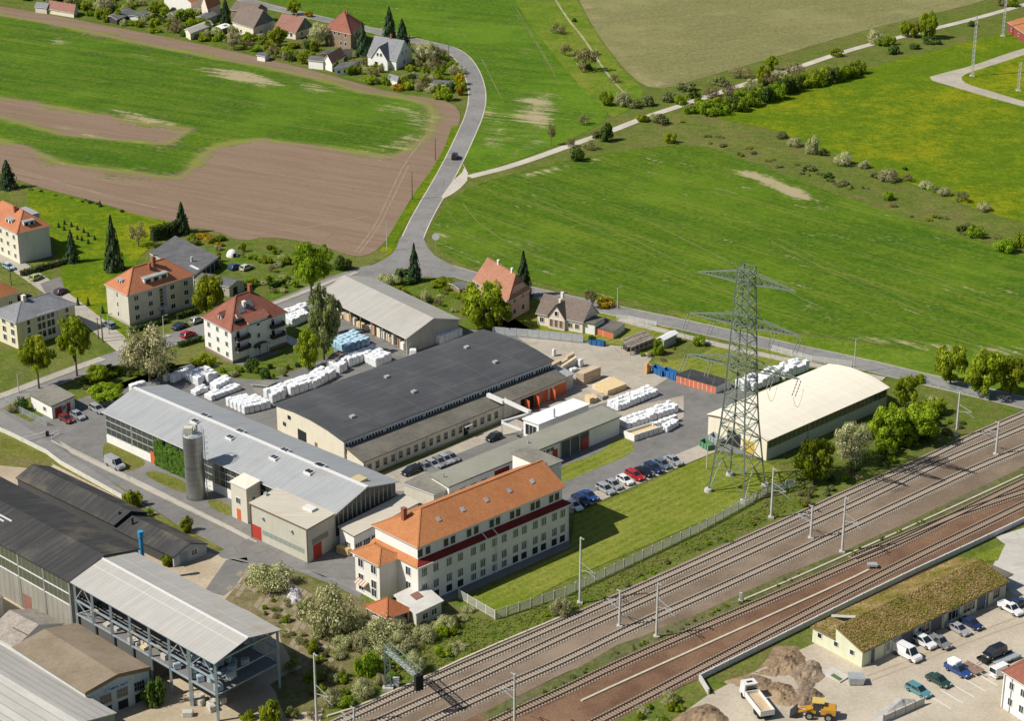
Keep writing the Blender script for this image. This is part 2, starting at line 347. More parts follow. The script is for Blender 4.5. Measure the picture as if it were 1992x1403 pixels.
# ------------------------------------------------------------------ ground, fields, roads, railway
def world_pts(px, z=0.0): return [G(x,y,z) for x,y in px]
def rough_edge(pts, step=4.0, amp=0.6, seed=0):
    out=[]
    for i in range(len(pts)):
        a,b=pts[i],pts[(i+1)%len(pts)]; n=max(1,int((b-a).length/step))
        for k in range(n):
            q=a.lerp(b,k/n); o=mnoise.noise_vector(q*0.11+Vec((seed*7.3,0,0)))
            out.append(q+Vec((o.x,o.y,0))*amp)
    return out
def smooth_loop(pts, it=1, closed=True):
    for _ in range(it):
        o=[]; n=len(pts)
        for i in range(n if closed else n-1):
            a,b=pts[i],pts[(i+1)%n]; o+= [a.lerp(b,.25),a.lerp(b,.75)]
        pts=o if closed else [pts[0]]+o+[pts[-1]]
    return pts
def sheet_poly(name, px, z, mat, rough=0.0, smooth=0, kind='structure', step=4.0, world=False):
    pts=px if world else world_pts(px)
    if smooth: pts=smooth_loop(pts,smooth)
    if rough: pts=rough_edge(pts,step,rough,len(name))
    pts=[Vec((q.x,q.y,z)) for q in pts]
    mb=MB(); mb.v=[tuple(q) for q in pts]
    for t in tessellate_polygon([pts]):
        a,b,c=(pts[k] for k in t); f=tuple(t)
        if (b-a).cross(c-a).z<0: f=f[::-1]
        mb.f.append(f); mb.m.append(0)
    return tag(mb.build(name,[mat]),kind=kind)
def poly_np(px): 
    return np.array([[q.x,q.y] for q in world_pts(px)])
def sdist(P, poly):      # signed distance (positive inside), P: n x 2
    d=np.full(len(P),1e9); ins=np.zeros(len(P),bool); n=len(poly)
    for i in range(n):
        a=poly[i]; b=poly[(i+1)%n]; ab=b-a; t=np.clip(((P-a)@ab)/(ab@ab+1e-9),0,1)
        d=np.minimum(d,np.linalg.norm(P-a-t[:,None]*ab,axis=1))
        c=((a[1]>P[:,1])!=(b[1]>P[:,1])) & (P[:,0] < (b[0]-a[0])*(P[:,1]-a[1])/(b[1]-a[1]+1e-12)+a[0]); ins^=c
    return np.where(ins,d,-d)
def field_sheet(name, px, z, mat, cover=None, soil=(), bare=(), cell=3.0, soft=6.0, base=1.0):
    bm=bmesh.new(); pts=smooth_loop(world_pts(px),1); vs=[bm.verts.new((q.x,q.y,z)) for q in pts]
    f=bm.faces.new(vs); bm.normal_update()
    if f.normal.z<0: f.normal_flip()
    bmesh.ops.triangulate(bm,faces=[f])
    xs=[q.x for q in pts]; ys=[q.y for q in pts]
    for lo,hi,ax in ((min(xs),max(xs),0),(min(ys),max(ys),1)):
        q=lo+cell
        while q<hi:
            co=[0,0,0]; co[ax]=q; no=[0,0,0]; no[ax]=1
            bmesh.ops.bisect_plane(bm,geom=bm.verts[:]+bm.edges[:]+bm.faces[:],plane_co=co,plane_no=no); q+=cell
    me=bpy.data.meshes.new(name); bm.to_mesh(me); bm.free(); me.materials.append(mat)
    n=len(me.vertices); co=np.zeros(n*3); me.vertices.foreach_get('co',co); P=co.reshape(-1,3)[:,:2]
    cv=np.full(n,base)
    if cover is not None:
        cv=np.zeros(n)
        for c in cover: cv=np.maximum(cv,np.clip(0.5+sdist(P,poly_np(c))/(2*soft),0,1))
    for s_ in soil: cv=np.minimum(cv,np.clip(0.5-sdist(P,poly_np(s_))/(2*soft),0,1))
    br=np.zeros(n)
    for b_,amt,w in bare: br=np.maximum(br,amt*np.clip(0.5+sdist(P,poly_np(b_))/(2*w),0,1))
    for nm,arr in (('cover',cv),('bare',br)):
        a=me.attributes.new(nm,'FLOAT','POINT'); a.data.foreach_set('value',arr.astype(np.float32))
    return tag(obj(name,me),kind='structure')
def ribbon_pts(px, width, it=2, world=False):
    c=px if world else world_pts(px)
    c=smooth_loop(c,it,False); L=[];Rr=[]
    for i,q in enumerate(c):
        a=c[max(0,i-1)]; b=c[min(len(c)-1,i+1)]; d=(b-a); d.z=0; d.normalize(); nrm=Vec((-d.y,d.x,0))
        w=width(i/(len(c)-1)) if callable(width) else width
        L.append(q+nrm*w/2); Rr.append(q-nrm*w/2)
    return L,Rr
def ribbon(name, px, width, z, mat, it=2, kind='structure', thick=0.0, world=False, parent=None):
    L,Rr=ribbon_pts(px,width,it,world); mb=MB()
    for i in range(len(L)-1):
        a,b,c,d=Rr[i],Rr[i+1],L[i+1],L[i]
        if thick:
            mb.hexa([Vec((q.x,q.y,0)) for q in (a,b,c,d)]+[Vec((q.x,q.y,z)) for q in (a,b,c,d)])
        else: mb.face([Vec((q.x,q.y,z)) for q in (a,b,c,d)])
    o=mb.build(name,[mat],parent)
    if kind and parent is None: tag(o,kind=kind)
    return o

GREEN1=(0.045,0.108,0.005); GREEN2=(0.098,0.172,0.009); SOIL1=(0.212,0.146,0.098); SOIL2=(0.258,0.184,0.127)
m_rough=meadow('rough_grass',(0.085,0.13,0.018),(0.145,0.175,0.032),(0.22,0.19,0.065),0.5,0.12,(0.165,0.135,0.055))
m_verge=meadow('verge_grass',(0.09,0.16,0.012),(0.16,0.225,0.022),(0.27,0.23,0.05),0.5,0.1)
m_lawn=meadow('factory_lawn',(0.135,0.178,0.017),(0.20,0.23,0.032),(0.28,0.26,0.075),0.45,0.06,None,math.radians(47))
m_dry=meadow('dry_grass',(0.115,0.13,0.022),(0.18,0.185,0.04),(0.27,0.23,0.09),0.6,0.15,(0.22,0.175,0.085))
m_dand=meadow('dandelion_meadow',(0.082,0.145,0.006),(0.14,0.205,0.009),(0.36,0.31,0.008),0.55,0.11)
m_garden=meadow('garden_ground',(0.07,0.125,0.012),(0.13,0.18,0.022),(0.23,0.18,0.085),0.5,0.2,(0.17,0.135,0.06))
m_asph=paved('asphalt',(0.20,0.193,0.182),(0.265,0.256,0.24))
m_asph2=paved('yard_asphalt',(0.165,0.16,0.15),(0.225,0.215,0.20),0.2)
m_conyard=paved('concrete_yard',(0.36,0.32,0.25),(0.46,0.41,0.33),0.3)
m_pave=paved('pavement',(0.36,0.33,0.27),(0.46,0.42,0.35),0.35)
m_gravel=mottled('sandy_ground',(0.35,0.28,0.19),(0.50,0.42,0.30),0.08,1.5,0.95,0.4)
m_track=mottled('gravel_track',(0.42,0.38,0.31),(0.55,0.50,0.42),0.1,1.5,0.95,0.3)
m_bal=mottled('track_ballast',(0.15,0.107,0.072),(0.27,0.205,0.148),0.05,2.2,0.95,0.6,stretch=(1,1,1))
m_balr=mottled('rusty_ballast',(0.12,0.064,0.037),(0.235,0.14,0.083),0.07,2.2,0.95,0.6)
m_flag=mottled('old_slabs',(0.25,0.205,0.135),(0.38,0.325,0.235),0.25,2,0.95,0.4)

tag(sheet_poly('ground',[Vec((-1500,150,0)),Vec((1500,150,0)),Vec((2600,2600,0)),Vec((-2600,2600,0))],-0.06,m_rough,world=True))
m_f1=field('crop_field_west',GREEN1,GREEN2,SOIL1,SOIL2,math.radians(-28),tram=17.0)
m_f2=field('crop_field_north',sc(GREEN1,1.15),sc(GREEN2,1.1),(0.36,0.28,0.15),(0.45,0.36,0.22),math.radians(-22),tram=19.0)
m_f5=field('crop_field_east',sc(GREEN1,1.05),(0.112,0.176,0.010),(0.36,0.28,0.15),(0.46,0.36,0.22),math.radians(-46),tram=16.0)
m_f3=field('young_crop_field',(0.185,0.18,0.068),(0.235,0.22,0.092),(0.27,0.21,0.125),(0.33,0.265,0.17),math.radians(27),None,0.25)
F1=[(-80,0),(0,12),(60,22),(150,38),(200,48),(340,75),(500,110),(600,135),(690,160),(760,180),(850,192),(884,203),(897,222),(890,250),(872,290),(846,330),(815,368),(792,405),(766,445),(742,480),(712,499),(680,497),(600,470),(520,460),(470,470),(420,448),(350,440),(300,430),(200,395),(90,368),(40,352),(0,335),(-80,315)]
field_sheet('crop_field',F1,0.0,m_f1,
  cover=[[(-80,15),(0,28),(100,44),(250,78),(400,108),(520,130),(640,157),(700,177),(790,190),(835,203),(848,225),(838,262),(800,290),(765,306),(690,296),(620,287),(560,279),(500,271),(430,283),(398,300),(376,328),(352,347),(300,343),(250,335),(120,320),(50,289),(0,275),(-80,262)]],
  soil=[[(-80,178),(0,191),(120,211),(226,232),(364,251),(322,279),(226,270),(125,261),(0,226),(-80,212)]],
  bare=[([(375,130),(430,130),(500,142),(565,168),(500,168),(430,152)],0.9,3),([(190,207),(260,215),(345,240),(340,248),(240,232)],0.8,3),([(560,155),(620,165),(640,180),(580,178)],0.7,4),
        ([(720,200),(800,205),(838,215),(830,262),(790,290),(740,290),(800,255),(780,225)],0.85,8),([(690,285),(780,300),(740,310)],0.6,4),([(0,57),(70,65),(130,80),(230,105),(350,130),(340,118),(200,90),(80,66),(0,52)],0.35,5),([(90,65),(140,62),(130,85),(95,90)],.5,4),([(110,318),(250,333),(350,345),(300,332),(200,318)],0.5,5),([(40,232),(200,262),(290,275),(200,275)],0.6,3)])
F2=[(430,-30),(520,0),(700,52),(832,84),(885,96),(912,115),(936,150),(943,190),(937,222),(918,262),(903,305),(908,330),(925,340),(980,320),(1060,292),(1130,262),(1192,226),(1150,190),(1100,130),(1045,60),(1005,0),(990,-30)]
field_sheet('crop_field',F2,0.0,m_f2,
  bare=[([(1010,190),(1060,185),(1080,220),(1060,250),(1010,235)],1.0,8),([(960,40),(985,38),(1050,130),(1030,130)],0.3,4),([(985,300),(1050,268),(1060,275),(1000,305)],0.9,3),([(945,200),(1000,250),(960,290),(930,280)],0.7,8),([(960,260),(1040,245),(1050,262),(985,290)],0.4,6)])
F5=[(836,445),(852,418),(880,388),(915,362),(1000,337),(1100,312),(1190,296),(1300,281),(1370,283),(1440,308),(1550,350),(1700,403),(1850,452),(2050,515),(2050,695),(1900,692),(1800,687),(1700,667),(1600,652),(1500,640),(1400,622),(1300,598),(1200,583),(1100,562),(1030,545),(960,522),(905,516),(862,492),(843,468)]
field_sheet('crop_field',F5,0.0,m_f5,
  bare=[([(1430,330),(1470,335),(1560,370),(1610,400),(1560,390),(1480,358)],1.0,3),([(985,458),(1020,465),(1065,485),(1060,492),(1010,480)],0.8,3),([(840,440),(870,470),(960,512),(1040,540),(1000,540),(860,490)],0.55,4),([(1480,455),(1530,480),(1560,495),(1510,480)],0.4,4),([(1810,555),(1850,555),(1875,570),(1830,568)],0.5,3),([(1560,648),(1700,655),(1850,670),(1990,680),(1990,695),(1700,668)],0.85,4),([(1000,340),(1190,300),(1190,306),(1010,350)],0.8,2),([(1450,310),(1550,345),(1850,450),(1840,460),(1540,360)],0.3,4),([(1200,560),(1330,600),(1480,640),(1380,622),(1200,580)],0.4,4)])
F3=[(1118,-30),(1126,0),(1160,62),(1212,132),(1252,167),(1292,173),(1370,150),(1490,116),(1600,82),(1700,54),(1800,30),(1920,0),(2000,-30)]
field_sheet('young_crop_field',F3,0.0,m_f3,bare=[([(1126,0),(1160,62),(1212,132),(1252,167),(1300,172),(1330,160),(1270,150),(1215,115),(1165,40),(1145,0)],0.75,8),([(1230,60),(1290,80),(1310,120),(1280,150),(1250,110)],0.12,10)])
sheet_poly('meadow',[(1372,224),(1480,206),(1560,168),(1690,132),(1800,102),(2040,42),(2040,440),(1930,418),(1800,368),(1700,330),(1600,290),(1540,264),(1470,244)],0.0,m_dand,rough=1.5,smooth=1)
sheet_poly('embankment_grass',[(1000,0),(1040,60),(1100,132),(1150,192),(1192,228),(1240,205),(1255,175),(1212,138),(1160,66),(1124,0)],0.004,m_verge,rough=0.8)
# tractor lanes in the crop
m_lane=mottled('tractor_lane',(0.085,0.135,0.02),(0.20,0.19,0.06),0.1,1.0,0.95,0.1)
for ln in ([(1002,12),(1022,45),(1062,110),(1085,160)],[(1005,28),(1030,62),(1065,122)],[(1400,262),(1560,330),(1760,395),(1990,470)],[(1000,380),(1180,455),(1330,525),(1480,600)],[(1010,372),(1190,447),(1340,517)],[(985,455),(1180,520),(1400,590)],[(1750,520),(1850,560),(1990,610)],[(1500,470),(1650,545),(1800,610),(1900,655)],[(1512,463),(1662,538),(1812,603)],[(870,410),(900,450),(960,490),(1060,530)],[(900,395),(930,435),(1000,480),(1120,525)],[(1240,420),(1420,510),(1600,600)],[(100,88),(182,60)],[(935,110),(965,170),(980,200)]):
    ribbon('tractor_lane',ln,0.4,0.012,m_lane,2)
m_soillane=mottled('soil_lane',(0.24,0.17,0.12),(0.31,0.23,0.165),0.3,2,0.95,0.1)
for ln in ([(690,492),(730,440),(757,380),(785,320),(830,262)],[(697,494),(738,442),(766,382),(795,322)],[(0,318),(100,350),(250,391),(420,430)],[(0,326),(150,366),(300,404)],[(480,455),(620,440),(715,420)]):
    ribbon('soil_lane',ln,0.5,0.012,m_soillane,2)
# tracks and roads
ribbon('footpath',[(1075,-10),(1105,38),(1133,70),(1165,120),(1190,155),(1222,188)],0.8,0.016,mottled('worn_path',(.24,.22,.1),(.42,.38,.24),.15,2,.95))
ribbon('gravel_track',[(912,344),(1000,322),(1110,282),(1180,258),(1260,226),(1340,200),(1420,172),(1520,142),(1640,100),(1740,74),(1830,52),(1900,35),(2050,-8)],3.4,0.016,m_track)
sheet_poly('access_drive',[(1798,152),(1840,140),(1890,128),(1960,103),(2010,88),(2010,100),(1960,117),(1910,133),(1878,143),(1868,152),(1880,163),(1930,178),(2010,202),(2010,212),(1920,188),(1860,170)],0.012,m_conyard,smooth=1)
ROADC=[(455,-8),(520,12),(600,30),(690,50),(780,72),(845,87),(882,97),(905,117),(922,148),(930,185),(924,222),(905,265),(884,310),(856,362),(832,402),(812,440),(800,470),(792,500)]
ribbon('road_shoulder',ROADC,6.3,0.017,m_track,2)
ribbon('road_shoulder',[(830,512),(890,530),(960,550),(1040,570),(1200,605),(1350,636),(1500,671),(1650,702),(1800,738),(1900,762),(2060,800)],6.8,0.018,m_track,2)
ribbon('road',ROADC,5.6,0.02,m_asph,2)
ribbon('road',[(830,535),(740,520),(690,534),(640,553),(570,584),(500,610),(400,640),(330,662),(240,692),(150,722),(60,757),(-60,806)],7.0,0.024,m_asph,2)
ribbon('road',[(770,498),(830,512),(890,530),(960,550),(1040,570),(1200,605),(1350,636),(1500,671),(1650,702),(1800,738),(1900,762),(2060,800)],6.2,0.028,m_asph,2)
sheet_poly('road_junction',[(780,455),(823,458),(830,480),(850,502),(900,525),(880,545),(800,535),(700,545),(690,528),(745,508),(770,488)],0.032,m_asph,smooth=1)
sheet_poly('lay_by',[(905,330),(897,312),(915,345),(890,372),(852,392),(880,352)],0.026,m_track,smooth=1)
m_edge=flat('worn_kerb_stone',(0.46,0.43,0.37),0.9)
for e in ([(695,530),(640,549),(560,582),(480,610),(400,632)],[(330,652),(245,683)],):
    ribbon('pavement',e,1.6,0.14,m_pave,2,thick=1)
ribbon('pavement',[(200,698),(120,727),(40,757),(-40,787)],2.6,0.13,m_pave,2,thick=1)
ribbon('pavement',[(1205,622),(1350,660),(1500,695),(1640,722),(1720,738)],2.4,0.13,m_pave,2,thick=1)
ribbon('side_street',[(260,690),(200,640),(130,585),(60,535),(-20,480)],5.2,0.018,m_pave,1)
sheet_poly('parking_bay',[(78,552),(118,538),(128,570),(112,590),(92,575)],0.022,m_asph2)
# lawns and gardens
sheet_poly('dandelion_lawn',[(48,364),(100,372),(200,398),(330,432),(345,455),(300,470),(270,510),(262,560),(225,620),(262,660),(240,668),(190,640),(120,575),(118,520),(105,470),(60,420)],0.008,m_dand,rough=0.8)
sheet_poly('garden',[(340,440),(470,468),(560,470),(680,500),(740,505),(690,532),(640,552),(570,585),(520,580),(470,560),(400,540),(320,500),(300,470)],0.008,m_garden,rough=0.6)
sheet_poly('lawn',[(250,690),(330,665),(400,645),(395,700),(330,720),(290,742),(210,762),(170,770),(150,755),(190,725)],0.012,m_garden,rough=0.6)
sheet_poly('garden',[(385,650),(400,690),(470,712),(560,680),(575,610),(640,600),(650,690),(600,712),(520,740),(440,735),(400,712),(360,700),(345,680)],0.013,m_garden,rough=0.4)
sheet_poly('village_gardens',[(-60,0),(-60,-40),(430,-40),(520,6),(700,55),(830,90),(880,100),(905,140),(908,190),(880,200),(850,188),(760,176),(690,156),(600,131),(500,106),(340,71),(200,45),(60,18)],0.008,m_garden,rough=0.8)
sheet_poly('garden',[(730,520),(880,545),(925,560),(930,600),(1000,620),(1030,640),(900,640),(790,590),(700,548)],0.01,m_garden,rough=0.4)
sheet_poly('lawn',[(1020,575),(1150,595),(1290,630),(1320,655),(1260,690),(1206,672),(1140,662),(1040,655),(960,635)],0.01,m_lawn,rough=0.4)
# factory yard
sheet_poly('factory_yard',[(-40,775),(0,792),(60,822),(120,790),(255,738),(330,712),(430,700),(560,680),(575,610),(640,570),(690,556),(800,600),(900,640),(1008,650),(1140,662),(1215,688),(1262,705),(1330,745),(1420,740),(1500,780),(1490,893),(1385,875),(1325,905),(1105,998),(1110,1065),(870,1172),(715,1130),(700,1165),(650,1140),(560,1105),(470,1095),(430,1085),(380,1045),(230,945),(60,862),(-40,805)],0.012,m_asph2)
sheet_poly('concrete_yard',pl('Z8',420,820,930,870,1230,890,1490,960,1420,1040,1590,1140,1330,1310,1100,1330,900,1394,650,1394,560,1370,860,1180,700,1010),0.018,m_conyard)
sheet_poly('concrete_yard',[(1090,842),(1235,790),(1330,770),(1330,812),(1260,855),(1205,842)],0.018,m_conyard)
sheet_poly('concrete_yard',pl('Y6',470,1395,1100,1180,1690,930,1960,860,1960,1000,1640,1090,1230,1260,980,1420,860,1560,560,1560),0.018,m_conyard)
sheet_poly('parking_strip',[(1100,985),(1110,1000),(1330,905),(1395,878),(1370,862),(1250,912)],0.018,m_conyard)
sheet_poly('grass_strip',pl('Y6',560,1390,1000,1240,1640,970,1700,965,1650,985,1010,1265,600,1420),0.022,m_lawn)
sheet_poly('grass_island',pl('Y7',590,1270,960,1145,1100,1000,1245,1055,1240,1150,900,1290,640,1403,600,1380),0.022,m_lawn,smooth=1)
sheet_poly('grass_island',pl('Y5',0,940,60,920,330,1060,380,1110,230,1180,160,1150,0,1080),0.022,m_dry,smooth=1)
sheet_poly('grass_island',pl('X2',1230,170,1370,165,1600,260,1640,330,1560,360,1260,215),0.022,m_dry,smooth=1)
sheet_poly('grass_island',pl('Y8',0,530,120,540,225,600,225,690,60,620),0.022,m_dry,smooth=1)
sheet_poly('lawn',[(905,1168),(1110,1068),(1118,1002),(1240,950),(1330,908),(1390,882),(1490,900),(1535,925),(1532,940),(1450,978),(1250,1065),(1100,1130),(965,1203)],0.016,m_lawn)
sheet_poly('lawn',pl('Z8',1480,1010,1800,980,2000,870,2350,900,2600,960,2720,1080,2300,1130,2000,1190,1780,1090,1590,1080),0.016,m_lawn,rough=0.3)
sheet_poly('verge',[(1300,604),(1500,645),(1700,672),(1850,690),(2050,700),(2050,790),(1900,755),(1700,708),(1500,664),(1350,630)],0.014,m_verge,rough=0.5)
sheet_poly('verge',[(905,335),(893,318),(835,402),(782,462),(745,500),(770,486),(815,420),(860,350)],0.006,m_dand,rough=0.2)
ribbon('verge',[(888,245),(872,292),(846,335),(816,375),(795,410),(772,450),(748,490)],3.0,0.014,m_dand,2)
sheet_poly('scrub_ground',[(1500,905),(1600,870),(1740,815),(1770,800),(1830,800),(1960,790),(1990,800),(1860,860),(1700,930),(1550,1000),(1520,985),(1545,945)],0.014,m_rough,rough=0.6)
# streets beside the works (lower left)
sheet_poly('works_street',[(-40,785),(0,800),(100,862),(230,948),(380,1048),(430,1080),(520,1100),(640,1125),(715,1132),(700,1155),(600,1110),(480,1095),(440,1085),(360,1060),(200,945),(70,868),(-40,815)],0.026,m_asph)
sheet_poly('waste_ground',[(-60,840),(60,880),(100,900),(250,960),(300,1010),(400,1045),(470,1085),(560,1120),(640,1150),(700,1200),(700,1265),(640,1330),(620,1420),(-60,1420)],0.002,m_gravel,rough=1.0)
sheet_poly('scrub_ground',[(560,1108),(650,1136),(715,1160),(722,1185),(880,1180),(900,1200),(780,1290),(640,1372),(560,1390),(520,1330),(600,1290),(680,1262),(690,1225),(630,1175),(570,1135)],0.006,meadow('dry_scrub_ground',(0.12,0.125,0.035),(0.19,0.17,0.07),(0.25,0.2,0.11),0.6,0.15,(0.22,0.165,0.10)),rough=2.2,step=1.5)
sheet_poly('brick_paving',pl('X1',0,1000,100,1050,190,1140,130,1150,20,1090),0.03,mottled('red_brick_paving',(.34,.17,.12),(.42,.24,.18),.5,3,.9))
sheet_poly('grass_patch',[(-60,840),(0,840),(75,872),(105,905),(80,915),(0,905),(-60,900)],0.01,m_dry,rough=0.5)
sheet_poly('side_lane',[(398,1150),(440,1090),(480,1085),(485,1100),(455,1145),(435,1160)],0.012,m_asph2)
# slabs of the old yard, one by one
ribbon('kerb',[(100,858),(139,878),(220,918),(300,957),(390,1000),(449,1030),(500,1056)],0.3,0.13,m_edge,1,thick=1)
sheet_poly('pavement',[(112,856),(140,872),(300,950),(452,1026),(488,1046),(480,1050),(449,1034),(300,962),(139,883)],0.034,m_pave)
ribbon('weed_strip',[(70,880),(118,905),(240,968),(300,1005),(380,1045),(430,1072)],1.6,0.03,m_dry,1)
fr_sl=Fr(p('X4',700,470),p('X4',880,210),p('X4',560,380),h=0.0)
ys=thing('slab_yard','broken concrete slabs of the old yard beside the steel canopy','paving',fr_sl.O)
me_sl=[]; SLP=poly_np([(425,1165),(470,1108),(545,1125),(600,1160),(640,1215),(690,1262),(640,1300),(575,1275),(550,1215),(480,1190)])
for k in range(3):
    mb=MB(); f0=fr_sl; j=[random.uniform(-.12,.12) for _ in range(8)]
    mb.hexa([f0.R(.05+j[0],.05,0),f0.R(1.8,.05+j[1],0),f0.R(1.8+j[2],1.35,0),f0.R(.05,1.35+j[3],0),f0.R(.08+j[0],.08,.05),f0.R(1.77,.08+j[1],.05+j[4]*.25),f0.R(1.77+j[2],1.32,.05+j[5]*.25),f0.R(.08,1.32+j[3],.05)])
    me_sl.append(mb.mesh('slab',[m_flag]))
for i in range(-16,16):
    for j in range(-8,20):
        if random.random()<0.52: continue
        q_=fr_sl.W(i*1.9,-j*1.45); w_=PX(q_)
        if sdist(np.array([[q_.x,q_.y]]),SLP)[0]<0: continue
        obj('slab',random.choice(me_sl),ys,fr_sl.R(i*1.9,-j*1.45,0.0))
sheet_poly('overgrown_plot',[(440,1170),(475,1112),(548,1122),(605,1150),(660,1200),(705,1262),(640,1312),(575,1285),(545,1220),(490,1195)],0.004,meadow('plot_ground',(0.13,0.125,0.04),(0.25,0.205,0.125),(0.30,0.25,0.16),0.5,0.3,(0.27,0.21,0.13)),rough=1.5,step=1.5)
# railway formation
sheet_poly('railway_bed',[(600,1430),(690,1378),(880,1295),(1100,1200),(1350,1085),(1560,992),(1790,888),(1992,798),(2080,760),(2080,930),(1992,925),(1850,985),(1700,1050),(1500,1135),(1300,1225),(1100,1310),(850,1430)],0.02,m_bal,rough=0.3)
sheet_poly('railway_bed',[(840,1430),(1100,1312),(1300,1226),(1500,1137),(1700,1052),(1850,986),(1992,926),(2080,890),(2080,1000),(1992,1022),(1890,1068),(1700,1160),(1540,1232),(1362,1322),(1300,1345),(1150,1430)],0.016,m_balr,rough=0.3)
m_weed=meadow('track_weeds',(0.085,0.105,0.028),(0.15,0.155,0.055),(0.21,0.18,0.09),0.5,0.3,(0.165,0.135,0.10))
sheet_poly('weed_strip',[(930,1392),(1100,1312),(1200,1256),(1361,1194),(1522,1121),(1650,1068),(1790,1004),(1992,908),(2050,880),(2050,905),(1992,931),(1790,1026),(1650,1090),(1522,1146),(1361,1218),(1200,1284),(1100,1338),(960,1405)],0.036,m_weed,rough=.5,step=2.0)
m_trough=mottled('cable_trough_concrete',(0.46,0.40,0.29),(0.56,0.50,0.38),0.5,3)
def long_thing(name,label,cat,px,w,z,mat):
    c=world_pts(px); o=c[0].copy()
    pts=[q-o for q in c]; t=thing(name,label,cat,o)
    L,Rr=ribbon_pts(pts,w,1,True)
    for i in range(len(L)-1):
        n=max(1,int((L[i+1]-L[i]).length/6.0))
        for k in range(n):
            a,b=k/n,(k+1)/n-0.004
            q=[Rr[i].lerp(Rr[i+1],a),Rr[i].lerp(Rr[i+1],b),L[i].lerp(L[i+1],b),L[i].lerp(L[i+1],a)]
            MB().hexa(q+[v+Vec((0,0,z)) for v in q]).build('cover_slab',[mat],t)
    return t
long_thing('cable_trough','pale cable trough running between the two rusty tracks','trough',[p('X8',-300,1240),p('X8',0,1100),p('X8',800,740),p('X8',1950,220),(1690,1110)],0.45,0.22,m_trough)
long_thing('cable_trough','pale cable trough beside the weedy strip','trough',[p('X8',1080,380),p('X8',1550,180),p('X8',1950,0),(1700,1058),(1860,985),(1990,925)],0.4,0.22,m_trough)
long_thing('cable_trough','pale cable trough along the grass edge of the railway','trough',[p('X5',-60,1370),p('X5',200,1290),p('X5',700,1070),p('X5',1200,830),p('X5',1940,520)],0.4,0.22,m_trough)
m_bed=mottled('bed_ballast',(0.18,0.14,0.105),(0.28,0.23,0.175),0.12,2.4,0.95,0.6); m_bedr=mottled('rusty_bed_ballast',(0.115,0.07,0.046),(0.215,0.14,0.095),0.12,2.4,0.95,0.6)
m_rail=flat('rusty_rail',(0.10,0.065,0.05),0.5,0.5)
m_slp=mottled('concrete_sleeper',(0.34,0.29,0.23),(0.42,0.365,0.295),1.0,5)
m_slpb=mottled('brown_sleeper',(0.28,0.215,0.155),(0.37,0.29,0.215),1.0,5)
TR=[('T1',[(560,1455),(700.6,1388.5),(880,1306.7),(1050,1233.8),(1200.6,1166),(1351,1098),(1550,1008),(1650,961),(1791,900),(1882,855),(1992,808),(2120,752)],m_slp,'grey railway track next to the grass embankment'),
 ('T2',[(620,1462),(765,1393),(926,1321.7),(1085,1245),(1210.6,1189),(1376,1114),(1550,1034),(1690,970),(1836,898),(1992,833),(2120,775)],m_slp,'grey railway track second from the grass embankment'),
 ('T3',[(710,1465),(846,1400),(972,1342),(1097,1288),(1226,1224),(1376,1157),(1550,1077),(1782,967),(1882,919),(1992,873),(2120,818)],m_slp,'railway track along the weedy strip, middle of the five'),
 ('T4',[(850,1462),(972,1402),(1097,1346),(1200,1296),(1361,1225),(1522,1156),(1649,1100),(1743,1060),(1870,998),(1992,938),(2120,880)],m_slpb,'railway track on red-brown ballast beside the cable trough'),
 ('T6',[(1660,1088),(1760,1046),(1850,1007),(1920,982),(1992,958),(2120,912)],m_slpb,'diverging siding joining the track beside the cable trough'),
 ('T5',[(1050,1462),(1200,1388),(1361,1303),(1499,1231),(1649,1153),(1784,1084),(1900,1028),(1992,983),(2120,920)],m_slpb,'railway track along the parapet wall')]
def arc_points(pts,step):
    out=[]; acc=0.0; i=0; tgt=0.0
    for i in range(len(pts)-1):
        a,b=pts[i],pts[i+1]; L=(b-a).length; d=(b-a)/L
        while tgt<=acc+L:
            out.append((a+d*(tgt-acc),d)); tgt+=step
        acc+=L
    return out
slm=MB(); slm.box(UNIT,-.13,.13,-1.3,1.3,0.0,0.14)
SLME={}
for key,px,sm,lab in TR:
    c=smooth_loop(world_pts(px),2,False); o=c[0].copy(); t=thing('railway_track',lab,'railway track',o)
    rel=[q-o for q in c]
    ribbon('ballast_bed',c,3.3,.032 if key!='T6' else .029,m_bed if sm is m_slp else m_bedr,0,world=True)
    for s_ in (-1,1):
        L,_=ribbon_pts(rel,1.5*s_,0,True); mb=MB()
        for i in range(len(L)-1): mb.bar(L[i]+Vec((0,0,.25)),L[i+1]+Vec((0,0,.25)),0.15,0,0.17)
        mb.build('rail',[m_rail],t)
    if sm.name not in SLME: SLME[sm.name]=slm.mesh('sleeper',[sm])
    cnt=0; rest=MB()
    for q,d in arc_points(rel,0.66):
        x,y=PX(q+o)
        if not(-10<x<2002 and y<1412): continue
        if cnt>=296:
            f_=at3((0,0,0),math.atan2(d.y,d.x)); f_.O=q; k=len(rest.v); rest.box(f_,-.13,.13,-1.3,1.3,.04,.18)
            for i in range(k,len(rest.v)): rest.v[i]=tuple(Vec(rest.v[i])+Vec((q.x,q.y,0)))
            continue
        so=obj('sleeper',SLME[sm.name],t,q+Vec((0,0,.04))); so.rotation_euler=(0,0,math.atan2(d.y,d.x)); cnt+=1
    if rest.v: tag(rest.build('sleepers',[sm],t),kind='stuff')
